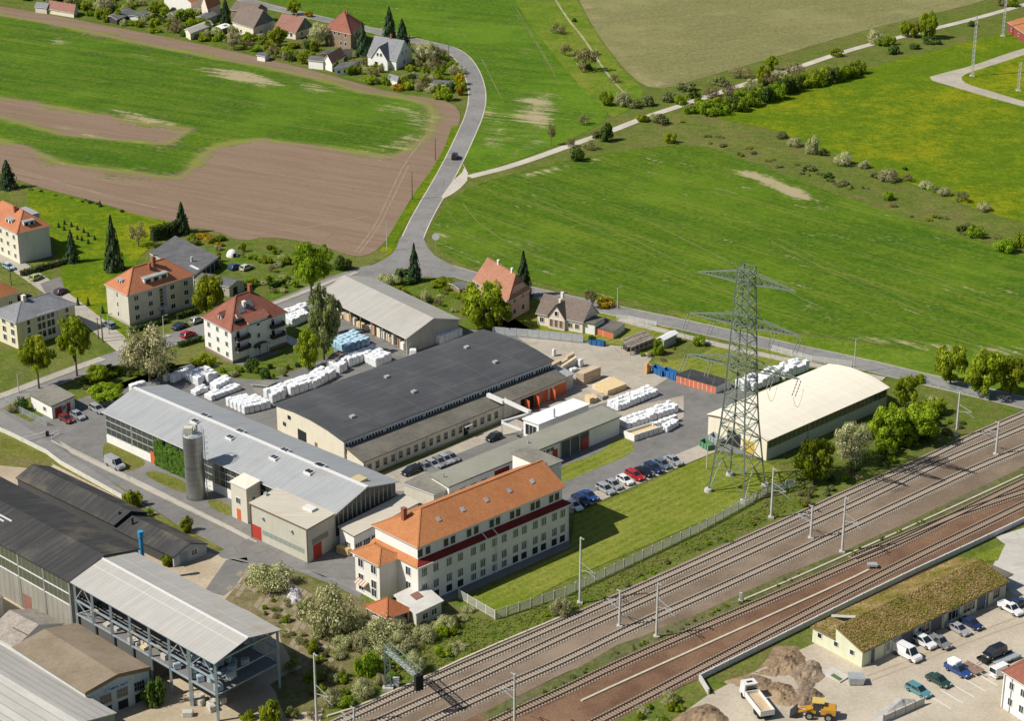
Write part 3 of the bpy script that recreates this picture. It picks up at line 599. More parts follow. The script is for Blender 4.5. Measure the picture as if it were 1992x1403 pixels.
# ------------------------------------------------------------------ building kit
FACE={'f':lambda fr:(fr.u,-fr.v,lambda s:fr.R(s,0)),'l':lambda fr:(fr.v,-fr.u,lambda s:fr.R(0,s)),
      'r':lambda fr:(fr.v,fr.u,lambda s:fr.R(fr.U,s)),'b':lambda fr:(fr.u,fr.v,lambda s:fr.R(s,fr.V))}
WCACHE={}
def panel_mesh(key,t,n,w,h,d0,d1,mats,name):
    if key in WCACHE: return WCACHE[key]
    up=Vec((0,0,1)); mb=MB(); hw=t*(w/2); c=[]
    for z in (0,h):
        for s_,d in ((-1,d1),(1,d1),(1,d0),(-1,d0)): c.append(hw*s_+n*d+up*z)
    mb.hexa(c); WCACHE[key]=mb.mesh(name,mats); return WCACHE[key]
def window(fr,face,s,z,w,h,parent,frame=True,glass=None,mull=1,name='window',fmat=None,bars=0,sill=False,off=0.0):
    t,n,pos=FACE[face](fr); glass=glass or M_glass; fmat=fmat or M_frame
    key=(id(fr),face,round(w,2),round(h,2),glass.name,fmat.name,mull,bars,name,off)
    me=panel_mesh(key,t,n,w,h,-0.05+off,0.035+off,[glass],name)
    o=obj(name,me,parent,pos(s)+Vec((0,0,z)))
    if frame:
        k2=key+('fr',)
        if k2 not in WCACHE:
            mb=MB(); up=Vec((0,0,1)); th=0.10
            def slab(x0,x1,z0,z1,d=0.09):
                c=[]
                for zz in (z0,z1):
                    for xx,dd in ((x0,d),(x1,d),(x1,-.02),(x0,-.02)): c.append(t*xx+n*(dd+off)+up*zz)
                mb.hexa(c)
            slab(-w/2-th,w/2+th,h,h+th); slab(-w/2-th,w/2+th,-th,0,0.14 if sill else 0.09); slab(-w/2-th,-w/2,0,h); slab(w/2,w/2+th,0,h)
            for k in range(1,mull+1): 
                x=-w/2+w*k/(mull+1); slab(x-.035,x+.035,0,h,.06)
            for k in range(1,bars+1):
                zz=h*k/(bars+1); slab(-w/2,w/2,zz-.03,zz+.03,.055)
            WCACHE[k2]=mb.mesh('frame',[fmat])
        obj('frame',WCACHE[k2],o)
    return o
def door(fr,face,s,z,w,h,parent,mat,name='door',frame=False,off=0.0):
    o=window(fr,face,s,z,w,h,parent,frame,mat,0,name,off=off)
    return o
def rowwin(fr,face,xs,zs,w,h,parent,**kw):
    for z in zs:
        for x in xs: window(fr,face,x,z,w,h,parent,**kw)
def even(L,n,m0=None):
    m0=L/n/2 if m0 is None else m0
    return [m0+(L-2*m0)*i/max(1,n-1) for i in range(n)]
def walls(fr,parent,mat,h=None,a=(0,None),b=(0,None),z0=-0.05,name='wall'):
    a1=fr.U if a[1] is None else a[1]; b1=fr.V if b[1] is None else b[1]
    return MB().box(fr,a[0],a1,b[0],b1,z0,h or fr.h).build(name,[mat],parent)
def hip_roof(fr,parent,mat,rise,over=0.5,z=None,axis='u',a=None,b=None,name='roof',ridge_frac=None,edge=M_trim,hips=(1,1),mono=None):
    """hip roof over a..b; hips=(left,right) 1=hip 0=gable end along the ridge axis"""
    z=fr.h if z is None else z; a0,a1=a or (0,fr.U); b0,b1=b or (0,fr.V)
    a0-=over;a1+=over;b0-=over;b1+=over; R=fr.R; mb=MB()
    if axis=='u':
        bm_=b0+(b1-b0)*(ridge_frac or .5); ins=(b1-b0)/2
        r0=a0+ins*hips[0]; r1=a1-ins*hips[1]
        if r1<r0: r0=r1=(r0+r1)/2
        A,B,C,D=R(a0,b0,z),R(a1,b0,z),R(a1,b1,z),R(a0,b1,z); P0,P1=R(r0,bm_,z+rise),R(r1,bm_,z+rise)
        fs=[(A,B,P1,P0),(C,D,P0,P1),(B,C,P1),(D,A,P0)]
    else:
        am=a0+(a1-a0)*(ridge_frac or .5); ins=(a1-a0)/2
        r0=b0+ins*hips[0]; r1=b1-ins*hips[1]
        if r1<r0: r0=r1=(r0+r1)/2
        A,B,C,D=R(a0,b0,z),R(a1,b0,z),R(a1,b1,z),R(a0,b1,z); P0,P1=R(am,r0,z+rise),R(am,r1,z+rise)
        fs=[(B,C,P1,P0),(D,A,P0,P1),(A,B,P0),(C,D,P1)]
    dz=Vec((0,0,.16))
    for f in fs: mb.face([q+dz for q in f],0)
    mb.face([A,D,C,B],1)
    for q0,q1 in ((A,B),(B,C),(C,D),(D,A)): mb.face([q0,q1,q1+dz,q0+dz],1)
    o=mb.build(name,[mat,edge],parent)
    rc=MB()
    if (P1-P0).length>0.3: rc.bar(P0+dz,P1+dz,.32,0,.12)
    for q,w in ((A,P0),(D,P0) if axis=='u' else (B,P0),(B,P1) if axis=='u' else (D,P1),(C,P1)):
        i=0 if w is P0 else 1
        if hips[i]>0.5: rc.bar(q+dz,w+dz,.28,0,.1)
    if rc.v: rc.build('ridge_cap',[mat],o)
    return o
def gable_roof(fr,parent,mat,rise,over=0.4,z=None,axis='u',a=None,b=None,frac=0.5,wallmat=None,segs=1,name='roof',edge=M_trim,thick=0.16,ridge=None,lift=0.0):
    """ridge along axis; segs>1 makes a cambered roof; gable walls filled in wallmat"""
    z=fr.h if z is None else z; a0,a1=a or (0,fr.U); b0,b1=b or (0,fr.V)
    if axis=='u': L0,L1,W0,W1=a0,a1,b0,b1; P=lambda l,w,zz: fr.R(l,w,zz)
    else: L0,L1,W0,W1=b0,b1,a0,a1; P=lambda l,w,zz: fr.R(w,l,zz)
    wid=W1-W0
    def prof(k):
        if segs==1: return rise*(k/frac if k<=frac else (1-k)/(1-frac))
        return rise*(1-((k-frac)/(frac if k<frac else 1-frac))**2)
    ks=[0,frac,1] if segs==1 else [i/(2*segs) for i in range(2*segs+1)]
    ov=over/wid
    kk=[-ov]+ks[1:-1]+[1+ov]
    def zz(k):
        if k<0: return z+prof(0)-(prof(ks[1])-prof(0))/(ks[1])*(-k)
        if k>1: return z-(prof(ks[-2]))/(1-ks[-2])*(k-1)
        return z+prof(k)
    mb=MB(); l0,l1=L0-over,L1+over
    top=[(W0+wid*k,zz(k)+lift+.02) for k in kk]
    flip=(axis!='u')
    for i in range(len(top)-1):
        (w0,z0),(w1,z1)=top[i],top[i+1]
        q=[P(l0,w0,z0),P(l1,w0,z0),P(l1,w1,z1),P(l0,w1,z1)]
        t=[v+Vec((0,0,thick)) for v in q]
        if flip: q=[q[1],q[0],q[3],q[2]]; t=[t[1],t[0],t[3],t[2]]
        mb.face(t,0); mb.face(q[::-1],1)
        for lo,hi in ((0,3),(1,2)):
            mb.face([q[lo],q[hi],t[hi],t[lo]],1)
        if i==0: mb.face([q[0],q[1],t[1],t[0]],1)
        if i==len(top)-2: mb.face([q[2],q[3],t[3],t[2]],1)
    o=mb.build(name,[mat,edge],parent)
    if wallmat:
        for l in (L0,L1):
            g=[P(l,W0+wid*k,z-.02 if k in(0,1) else z+prof(k)) for k in ks]
            e=Vec((0,0,0)); d=(P(1,0,0)-P(0,0,0))*(.12 if l==L0 else -.12)
            m2=MB(); n=len(g); 
            m2.face(g); m2.face([q+d for q in g][::-1])
            m2.build('gable',[wallmat],parent)
    if ridge is not None:
        r=MB(); k=frac; r.bar(P(l0,W0+wid*k,z+prof(k)+thick+.05+lift),P(l1,W0+wid*k,z+prof(k)+thick+.05+lift),ridge[1],0,.14); r.build('ridge_cap',[ridge[0]],o)
    return o
def flat_roof(fr,parent,mat,over=0.25,z=None,a=None,b=None,thick=0.25,edge=M_trim,name='roof'):
    z=fr.h if z is None else z; a0,a1=a or (0,fr.U); b0,b1=b or (0,fr.V)
    return MB().box(fr,a0-over,a1+over,b0-over,b1+over,z,z+thick,1,0).build(name,[mat,edge],parent)
def chimney(fr,parent,a,b,z0,z1,w=0.7,mat=None,l=None):
    mat=mat or MATS.get('brick_red') or tiles('brick_red',(0.36,0.13,0.075),(0.42,0.17,0.1),0.1,0.3)
    mb=MB(); mb.box(fr,a-w/2,a+w/2,b-(l or w)/2,b+(l or w)/2,z0,z1); mb.box(fr,a-w/2-.06,a+w/2+.06,b-(l or w)/2-.06,b+(l or w)/2+.06,z1,z1+.1)
    return mb.build('chimney',[mat],parent)
def dormer(fr,parent,face,s,z,w,h,depth,roofmat,wallmat,n=2,glass=M_glass,setback=0.0,gable=0.0):
    """box dormer standing on a roof slope; face f or l; n windows"""
    mb=MB()
    if face=='f': bx=(s-w/2,s+w/2,setback,setback+depth)
    else: bx=(setback,setback+depth,s-w/2,s+w/2)
    mb.box(fr,*bx,z,z+h)
    o=mb.build('dormer',[wallmat],parent)
    rf=MB()
    if gable:
        if face=='f': q=lambda x,d,zz: fr.R(x,d,zz)
        else: q=lambda x,d,zz: fr.R(d,x,zz)
        f,bk=setback-.2,setback+depth+gable
        A,B,C=q(s-w/2-.2,f,z+h),q(s,f,z+h+gable),q(s+w/2+.2,f,z+h); D,E_,F_=q(s-w/2-.2,bk,z+h),q(s,bk,z+h+gable),q(s+w/2+.2,bk,z+h)
        rf.face([A,B,E_,D]); rf.face([B,C,F_,E_]); rf.face([A,C,B])
    else:
        e=.15; rf.box(fr,bx[0]-e,bx[1]+e,bx[2]-e,bx[3]+e,z+h,z+h+.14)
    rf.build('dormer_roof',[roofmat],o)
    sub=Fr.__new__(Fr); sub.O=fr.O; sub.u,sub.v=fr.u,fr.v; sub.U,sub.V,sub.h=fr.U,fr.V,fr.h
    for i in range(n):
        x=s-w/2+w*(i+.5)/n; t,nn,pos=FACE[face](fr)
        key=(id(fr),'dw',face,round(w/n*.62,2),round(h*.62,2)); me=panel_mesh(key,t,nn,w/n*.62,h*.62,-.05,.04,[glass],'window')
        obj('window',me,o,(fr.R(x,setback) if face=='f' else fr.R(setback,x))+Vec((0,0,z+h*.2)))
    return o

# roofs
R_orange=tiles('orange_roof_tiles',(0.46,0.178,0.066),(0.52,0.225,0.09))
R_orange2=tiles('orange_roof_tiles_old',(0.46,0.17,0.08),(0.52,0.215,0.105))
R_red=tiles('red_roof_tiles',(0.26,0.095,0.062),(0.325,0.13,0.085))
R_dred=tiles('dark_red_roof_tiles',(0.19,0.018,0.012),(0.24,0.03,0.02))
R_brown=tiles('brown_roof_tiles',(0.36,0.165,0.10),(0.42,0.205,0.13))
R_rust=tiles('rust_roof_tiles',(0.27,0.13,0.095),(0.33,0.17,0.13))
R_slate=tiles('slate_roof',(0.20,0.205,0.215),(0.27,0.275,0.285),0.35,0.4,0.75)
R_dkbr=tiles('dark_brown_roof',(0.16,0.125,0.10),(0.21,0.165,0.135),0.4,0.4,0.7)
R_silver=sheet('silver_sheet_roof',(0.36,0.37,0.37),(0.45,0.46,0.455),1.0,0.12,0.5,0.15,0,(0.28,0.27,0.245),0.5)
R_darkhall=sheet('black_felt_roof',(0.062,0.064,0.068),(0.092,0.093,0.096),1.05,0.22,0.8,0,1,(0.11,0.11,0.112),0.35,11.0)
R_felt=mottled('weathered_felt',(0.175,0.165,0.135),(0.25,0.235,0.195),0.2,1.6,0.9)
R_felt2=mottled('green_grey_felt',(0.225,0.225,0.18),(0.285,0.28,0.225),0.12,1.6,0.9)
R_felt3=mottled('mossy_dark_felt',(0.105,0.098,0.082),(0.165,0.152,0.122),0.2,1.2,0.9)
R_black=sheet('black_corrugated_roof',(0.045,0.045,0.045),(0.085,0.082,0.077),0.55,0.5,0.85,0,0,(0.17,0.14,0.09),0.55)
R_asb=sheet('pale_corrugated_roof',(0.37,0.355,0.32),(0.45,0.43,0.385),1.1,0.16,0.8,0,0,(0.31,0.28,0.23),0.5)
R_canopy=sheet('canopy_sheet_roof',(0.40,0.385,0.35),(0.48,0.46,0.42),0.9,0.12,0.75,0,0,(0.34,0.27,0.19),0.55,7.5)
R_cream=sheet('cream_sheet_roof',(0.76,0.70,0.56),(0.83,0.77,0.63),2.4,0.05,0.7,0,0,(0.68,0.62,0.5),0.3)
R_beige=sheet('beige_flat_roof',(0.50,0.45,0.36),(0.59,0.54,0.44),1.2,0.06,0.8,0,1,(0.42,0.37,0.29),0.4)
R_whiter=mottled('white_roof',(0.80,0.80,0.78),(0.88,0.88,0.86),0.3,2,0.6,0.02)
R_tar=mottled('black_tar_roof',(0.035,0.036,0.038),(0.06,0.06,0.062),0.4,3,0.75)
R_green=meadow('sedum_roof',(0.10,0.11,0.018),(0.19,0.15,0.035),(0.19,0.095,0.035),0.7,0.35,(0.27,0.18,0.085))
W_panel=sheet('beige_wall_panels',(0.47,0.45,0.36),(0.55,0.53,0.43),1.0,0.06,0.7,0,0)
W_grey=wall('grey_render',(0.42,0.40,0.35),0.8)
W_bare=wall('brown_stone',(0.28,0.20,0.135),0.75)
W_blue=sheet('slate_cladding',(0.11,0.135,0.155),(0.16,0.185,0.205),0.6,0.15)
W_green=sheet('pale_green_panels',(0.48,0.52,0.44),(0.56,0.60,0.51),2.0,0.08,0.7)
W_shed=sheet('weathered_wall_panels',(0.27,0.255,0.21),(0.36,0.34,0.285),1.5,0.25,0.8,0,0,(0.24,0.17,0.11),0.5)
W_pink=wall('rosy_render',(0.76,0.64,0.53),0.88)
W_salm=wall('salmon_render',(0.60,0.40,0.31),0.84)
# ================================================================== buildings
# ---- office block with orange roof
fo=Fr(p('X1',415,935),p('X1',1500,478),p('X1',130,790),base=p('X1',427,1218))
def office():
    fr=fo; t=thing('office_building','three-storey cream factory office with long orange tiled roof and dark red canopy','office building',fr.O); H=fr.h
    U=fr.U; V=13.0; fr.V=V
    H2=H+3.3; H3=H2
    M_off=wall('office_render',(.76,.73,.65),.9); walls(fr,t,M_off)
    MB().box(fr,.9,U-.9,.9,V-.3,H,H2).build('upper_wall',[M_white],t)
    # skirt roofs
    sk=MB(); R=fr.R; z0,z1=H,H+.8
    sk.face([R(-.5,-.5,z0),R(U+.5,-.5,z0),R(U-.9,.9,z1),R(.9,.9,z1)],0)
    sk.face([R(-.5,V,z0),R(-.5,-.5,z0),R(.9,.9,z1),R(.9,V,z1)],1)
    sk.face([R(U+.5,-.5,z0),R(U+.5,V,z0),R(U-.9,V,z1),R(U-.9,.9,z1)],0)
    sk.face([R(-.5,-.5,z0-.02),R(-.5,V,z0-.02),R(U+.5,V,z0-.02),R(U+.5,-.5,z0-.02)],2)
    s_=sk.build('skirt_roof',[R_dred,R_orange,M_trim],t)
    for a in (0.35,):
        MB().bar(R(U*a+3,-.75,z0+.1),R(U*a+3,.9,z1+.15),.16).build('flashing',[M_trim],s_)
    MB().bar(R(U*.5,-.75,z0+.05),R(U*.5,.9,z1+.1),.16).build('flashing',[M_trim],s_)
    MB().bar(R(-.5,-.58,z0-.02),R(U+.5,-.58,z0-.02),.14).build('gutter',[M_trim],t)
    RS=3.5; rf=hip_roof(fr,t,R_orange,RS,0.5,H2,'u',(.9,U-.9),(.9,V-.3),hips=(1,0.0))
    # rooflights and vents
    for k in range(5):
        a=U*(.22+.155*k); q=Fr.__new__(Fr); b=3.6; zz=H2+RS*(b-.4)/(V/2-.3)+.1
        mb=MB(); mb.hexa([R(a-.4,b-.35,zz-.15),R(a+.4,b-.35,zz-.15),R(a+.4,b+.45,zz+.35),R(a-.4,b+.45,zz+.35),R(a-.4,b-.35,zz),R(a+.4,b-.35,zz),R(a+.4,b+.45,zz+.5),R(a-.4,b+.45,zz+.5)]); mb.build('rooflight',[M_steel],rf)
    chimney(fr,rf,1.7+2.2,V*.62,H2+1.2,H2+4.2,0.8)
    # right end: parapet wall and flat stair tower
    MB().face([R(U-.9,.9,H2),R(U-.9,V-.3,H2),R(U-.9,V*.5,H2+RS)]).face([R(U-1.1,.9,H2),R(U-1.1,V*.5,H2+RS),R(U-1.1,V-.3,H2)]).build('gable',[M_white],t)
    tw=MB(); tw.box(fr,U-.9,U+3.4,V*.42,V+1.5,-.05,H2+2.6,0); o=tw.build('stair_tower',[M_white],t)
    MB().box(fr,U-1.2,U+3.7,V*.42-.3,V+1.8,H2+2.6,H2+2.8).build('tower_roof',[R_felt],o)
    # projecting wing on the left end
    w0,w1=5.6,12.4; d=4.2; Hw=H-.2
    MB().box(fr,-d,0,w0,w1,-.05,Hw).build('wing_wall',[M_off],t)
    hw=hip_roof(fr,t,R_orange,1.5,.7,Hw,'v',(-d,.6),(w0,w1),name='wing_roof')
    # windows front
    G_off=paint('office_glass',(.07,.085,.08),.12)
    px=[(460,530),(615,690),(780,845),(930,1000),(1085,1150),(1235,1300),(1385,1450)]
    for pa in px:
        for x in pa:
            a=(x-425)/(1500-425); a=U*(a**0.94)
            for k,zz in enumerate((H-2.5,H-5.7)):
                window(fr,'f',a,zz+.15,1.2,1.55,t,True,G_off,2,bars=0,sill=True)
            if pa[0]<700 or pa[0]>1050: window(fr,'f',a,.35,1.35,1.35,t,False,M_dark,0,'cellar_opening')
            else: window(fr,'f',a,.5,1.2,1.3,t,True,G_off,2)
    for pa in [(450,495),(610,655),(765,815),(925,970),(1075,1120),(1230,1270),(1375,1420)]:
        for x in pa:
            a=U*(((x-425)/(1500-425))**0.94)+.3
            window(fr,'f',a,H+1.15,1.15,1.55,t,True,M_glass,0,off=-.9)
    # left end windows (wing and main)
    fw=Fr.__new__(Fr); fw.O=fr.O; fw.u,fw.v,fw.U,fw.V,fw.h=fr.u,fr.v,fr.U,fr.V,fr.h
    for k,zz in enumerate((Hw-2.4,Hw-5.4,.7)):
        for b in (w0+1.6,w1-1.6):
            window(fr,'l',b,zz,1.3,1.6,t,True,M_glass,1,sill=True,off=d)
        window(fr,'l',2.6,zz,1.2,1.6,t,True,M_glass,1,sill=True)
    for q in (R(0,-.1,0),R(U*.5,-.1,0),R(U-.1,-.1,0)): MB().bar(q,q+Vec((0,0,H)),.12).build('downpipe',[M_tube],t)
    # porch awning
    for k in range(9): MB().bar(R(-d-.1,w1-3.6+k*.34,3.0),R(-d-1.2,w1-3.6+k*.34,2.4),.33,0,.05).build('awning_stripe',[flat('awning_cream',(.6,.55,.48)) if k%2 else flat('awning_brown',(.36,.2,.13))],t)
    return t
office()
fp_=Fr(p('X1',195,1312),p('X1',365,1250),p('X1',35,1225),h=2.6)
t=thing('garden_pavilion','small square pavilion with orange pyramid roof below the office','pavilion',fp_.O)
hip_roof(fp_,t,tiles('rusty_orange_tiles',(0.42,0.135,0.05),(0.47,0.17,0.07)),2.2,.2,2.6,'u')
for a,b in ((.3,.3),(fp_.U-.3,.3),(fp_.U-.3,fp_.V-.3),(.3,fp_.V-.3)): MB().box(fp_,a-.12,a+.12,b-.12,b+.12,-.05,2.6).build('post',[M_wood],t)
MB().box(fp_,.5,fp_.U-.5,.5,fp_.V-.5,0.0,1.0).build('parapet',[M_cream],t)
fc=Fr(p('X1',405,1272),p('X1',585,1185),p('X1',262,1145),h=2.8)
t=thing('flat_annex','low annex with pale flat concrete roof at the office corner','annex',fc.O)
walls(fc,t,M_beige); flat_roof(fc,t,mottled('pale_concrete_roof',(.5,.48,.43),(.6,.58,.53),.4,3),.4)
window(fc,'f',fc.U*.35,1.0,1.2,1.1,t); window(fc,'f',fc.U*.7,1.0,1.2,1.1,t); door(fc,'l',fc.V*.5,0,1.0,2.1,t,M_red)
MB().box(fc,fc.U*.35,fc.U*.65,fc.V*.45,fc.V*.75,3.05,3.15).build('rust_patch_hatch',[R_rust],t)

# ---- silver sheet-roofed hall
fs=Fr(p('Y8',1095,660),p('Y8',1625,385),p('Y5',15,665),h=hgt(p('Y5',42,925),p('Y5',15,668)[1]))
def silver():
    fr=fs; t=thing('silver_hall','long production hall with silver sheet roof and glazed side wall','factory hall',fr.O); H,U,V=fr.h,fr.U,fr.V
    walls(fr,t,M_white,1.9); MB().box(fr,.15,U-.15,.15,V-.15,1.9,H).build('upper_wall',[flat('dark_hall_wall',(.10,.105,.095),.7)],t)
    rf=gable_roof(fr,t,R_silver,2.3,.55,H,'v',frac=.5,wallmat=flat('dark_hall_wall',(.1,.1,.1)),ridge=(M_trim,.75))
    # glazed band on the street side: panes between mullions, section by section
    n=40; 
    for i in range(n):
        b=V*(i+.5)/n; q=V/n
        for k in range(3):
            zz=2.0+k*(H-2.25)/3; hh=(H-2.25)/3-.12
            me=panel_mesh((id(fr),'pane',0),fr.v,-fr.u,q-.14,hh,-.05,.03,[M_glass2],'pane')
            obj('pane',me,t,fr.R(.12,b,zz))
    mb=MB()
    for i in range(0,n+1,1):
        b=min(V-.05,max(.05,V*i/n)); MB_=mb.bar(fr.R(.06,b,1.9),fr.R(.06,b,H-.05),.09 if i%5 else .34)
    mb.build('mullions',[mottled('grey_mullion',(.42,.42,.38),(.55,.55,.5),1,4)],t)
    for k in range(4): MB().bar(fr.R(.05,0,1.95+k*(H-2.2)/3),fr.R(.05,V,1.95+k*(H-2.2)/3),.1).build('transom',[MATS['grey_mullion']],t)
    # glazed right gable
    for i in range(14):
        a=U*(i+.5)/14
        me=panel_mesh((id(fr),'gp',0),fr.u,-fr.v,U/14-.3,2.4,-.05,.03,[M_glass2],'pane'); obj('pane',me,t,fr.R(a,.12,H-2.7))
        MB().bar(fr.R(U*i/14,.05,H-2.8),fr.R(U*i/14,.05,H+.1+2.1*(1-abs(i/14-.5)*2)),.14).build('mullion',[MATS['grey_mullion']],t)
    # rooflight hatches in pairs along the ridge
    for q in ((870,720),(790,760),(1175,858),(1090,895),(1555,1022),(1465,1065),(1845,1150),(1760,1190)):
        a,b=fr.uv(p('Y5',*q),H+1.7); hatch(fr,rf,a,b,H)
    for q in ((985,275),(885,310)):
        a,b=fr.uv(p('Y8',*q),H+1.7); hatch(fr,rf,a,b,H)
    a,b=fr.uv(p('Y8',1310,385),H+1.5); zz=H+2.3*(1-abs(a/U-.5)*2)+.2
    MB().box(fr,a-1.1,a+1.1,b-1.3,b+1.3,zz-.4,zz+.35).build('roof_patch',[flat('yellow_sheet',(.55,.47,.25))],rf)
    b,z=fr.on_l(p('Y5',430,1100)); door(fr,'l',b,0,1.5,2.6,t,M_oran)
    return t
def hatch(fr,rf,a,b,H):
    zz=H+2.3*(1-abs(a/fr.U-.5)*2)+.18
    o=MB().box(fr,a-.75,a+.75,b-1.0,b+1.0,zz-.3,zz+.3).build('roof_hatch',[M_trim],rf)
    for k in (-.45,.1,.62): pass
    o2=MB(); o2.box(fr,a-.55,a+.55,b-.8,b-.1,zz+.3,zz+.36); o2.box(fr,a-.55,a+.55,b+.1,b+.8,zz+.3,zz+.36); o2.build('skylight_glass',[M_glass],rf)
silver()
# ---- beige annex, tower and lean-to in front of it
fa=Fr(p('Y8',865,795),p('Y8',1095,665),p('Y8',380,575),base=p('Y8',875,1078))
t=thing('beige_annex','tall beige panel-clad loading annex with flat roof and red door','annex building',fa.O)
walls(fa,t,W_panel); flat_roof(fa,t,R_beige,.25,thick=.3,edge=flat('brown_edge',(.2,.15,.1)))
n=9
for i in range(n):
    b0=1.0+(fa.V*.74)*i/n
    me=panel_mesh(('annexband',),fa.v,-fa.u,fa.V*.74/n-.1,1.0,-.05,.04,[flat('milky_glass',(.30,.33,.29),.3)],'window'); obj('window',me,t,fa.R(0,b0+fa.V*.74/n/2,1.6))
door(fa,'l',fa.V-1.6,0,2.6,2.9,t,M_red); door(fa,'f',2.7,0,2.4,3.0,t,M_red)
window(fa,'f',3.6,3.2,4.6,1.2,t,False,flat('grey_lintel',(.25,.24,.2)),0,'lintel_panel')
for q in ((490,690),(735,800)):
    b,z=fa.on_l(p('Y8',*q)); MB().box(fa,-.5,-.03,b-.25,b+.25,z-.2,z+.15).build('wall_lamp',[M_steel],t)
for b in (.1,fa.V-.1): MB().bar(fa.R(-.08,b,0),fa.R(-.08,b,fa.h),.14).build('downpipe',[flat('brown_edge',(.2,.15,.1))],t)
a,b=fa.uv(p('Y8',890,630),fa.h); MB().box(fa,a-.8,a+.8,b-1.3,b+1.3,fa.h+.3,fa.h+.75).build('skylight',[M_trim],t)
a,b=fa.uv(p('Y8',515,510),fa.h); MB().box(fa,a-.3,a+.3,b-.4,b+.4,fa.h+.3,fa.h+.8).build('roof_vent',[M_steel],t)
ft=Fr(p('Y8',345,450),p('Y8',460,380),p('Y8',212,388),h=hgt(p('Y8',355,745),p('Y8',345,450)[1]))
t=thing('stair_tower','narrow beige stair tower with flat roof against the silver hall','stair tower',ft.O)
walls(ft,t,M_beige); flat_roof(ft,t,R_cream,.2,thick=.2)
door(ft,'l',ft.V*.55,0,1.2,2.4,t,M_oran); window(ft,'l',ft.V*.55,3.6,1.2,1.2,t); window(ft,'f',ft.U*.5,3.8,.9,1.2,t)
fl=Fr(p('Y8',1265,850),p('Y8',1810,570),p('Y8',1140,775),base=p('Y8',1275,1028))
t=thing('beige_link_building','low white-walled link building with long beige flat roof beside the silver hall','low building',fl.O)
walls(fl,t,M_white); flat_roof(fl,t,R_beige,.3,thick=.22,edge=flat('brown_edge',(.2,.15,.1)))
rowwin(fl,'f',even(fl.U,8),[1.0],1.8,1.6,t,mull=2,bars=1); window(fl,'l',fl.V*.45,1.2,1.6,1.2,t,mull=2,bars=1)
f2=Fr((844,964),(905,934),(786,942),h=3.2)
t=thing('flat_link','low link building with brownish flat roof between silver hall and grey hall','low building',f2.O)
walls(f2,t,M_beige); flat_roof(f2,t,R_felt,.2)
# ---- grey flat hall behind the office
fg=Fr(p('X1',640,362),p('Y7',1120,838),p('X1',515,285),h=hgt(p('Y7',1110,986),p('Y7',1120,838)[1]))
def greyhall():
    fr=fg; t=thing('grey_flat_hall','long low hall with grey-green flat roof behind the orange-roofed office','factory hall',fr.O); H,U,V=fr.h,fr.U,fr.V
    walls(fr,t,M_white); flat_roof(fr,t,R_felt2,.35,thick=.3,edge=R_felt)
    a0,_=fr.on_f(p('Y7',615,1150)); a1,_=fr.on_f(p('Y7',855,1050))
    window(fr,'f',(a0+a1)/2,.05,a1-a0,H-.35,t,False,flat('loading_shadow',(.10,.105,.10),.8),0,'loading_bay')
    for k in range(4): MB().bar(fr.R(a0+(a1-a0)*k/3,-.12,0),fr.R(a0+(a1-a0)*k/3,-.12,H),.2).build('pillar',[M_steel],t)
    a,_=fr.on_f(p('Y7',828,1065)); door(fr,'f',a,.0,2.2,2.6,t,M_red,off=.06)
    a,_=fr.on_f(p('Y7',568,1190)); door(fr,'f',a,0,1.5,2.7,t,M_red)
    for x,y in ((430,1150),(470,1132),(510,1115),(545,1100)):
        a,z=fr.on_f(p('Y7',x,y)); window(fr,'f',a,H-1.4,1.0,.7,t,False,M_glass,0)
    a,_=fr.on_f(p('X1',1020,245)); door(fr,'f',a,1.0,4.2,2.4,t,M_dred if False else R_dred)
    rowwin(fr,'f',[a-5,a-8,a-11,a-14],[1.4],1.4,1.3,t)
    window(fr,'l',V*.3,1.0,1.4,1.3,t); window(fr,'l',V*.6,.2,1.2,2.3,t,True,R_rust,0,'door')
    for q in ((560,420),(930,1070)): pass
    a,b=fr.uv(p('X1',600,300),H); MB().tube(fr.R(a,b,H+.3),fr.R(a,b,H+1.2),.15).build('roof_vent',[M_steel],t)
    a,b=fr.uv(p('Y7',340,1075),H); MB().tube(fr.R(a,b,H+.3),fr.R(a,b,H+.9),.2).build('roof_vent',[M_steel],t)
    # rear lower bay with white roof
    return t
greyhall()
fw_=Fr(p('Y7',430,905),p('Y7',855,735),p('Y7',300,860),h=fg.h+.6)
t=thing('white_roof_shed','shed with bright white flat roof on the back of the grey hall','shed',fw_.O)
walls(fw_,t,M_white); flat_roof(fw_,t,R_whiter,.25,thick=.2); window(fw_,'l',fw_.V*.5,1.5,fw_.V*.7,2.4,t,True,M_glass,2)
a,b=fw_.uv(p('Y7',562,850),fw_.h); MB().tube(fw_.R(a,b,fw_.h+.2),fw_.R(a,b,fw_.h+2.2),.2,.2,8).build('flue',[M_steel],t)
window(fw_,'f',fw_.U*.4,1.4,2.2,1.2,t,True,M_glass,2)
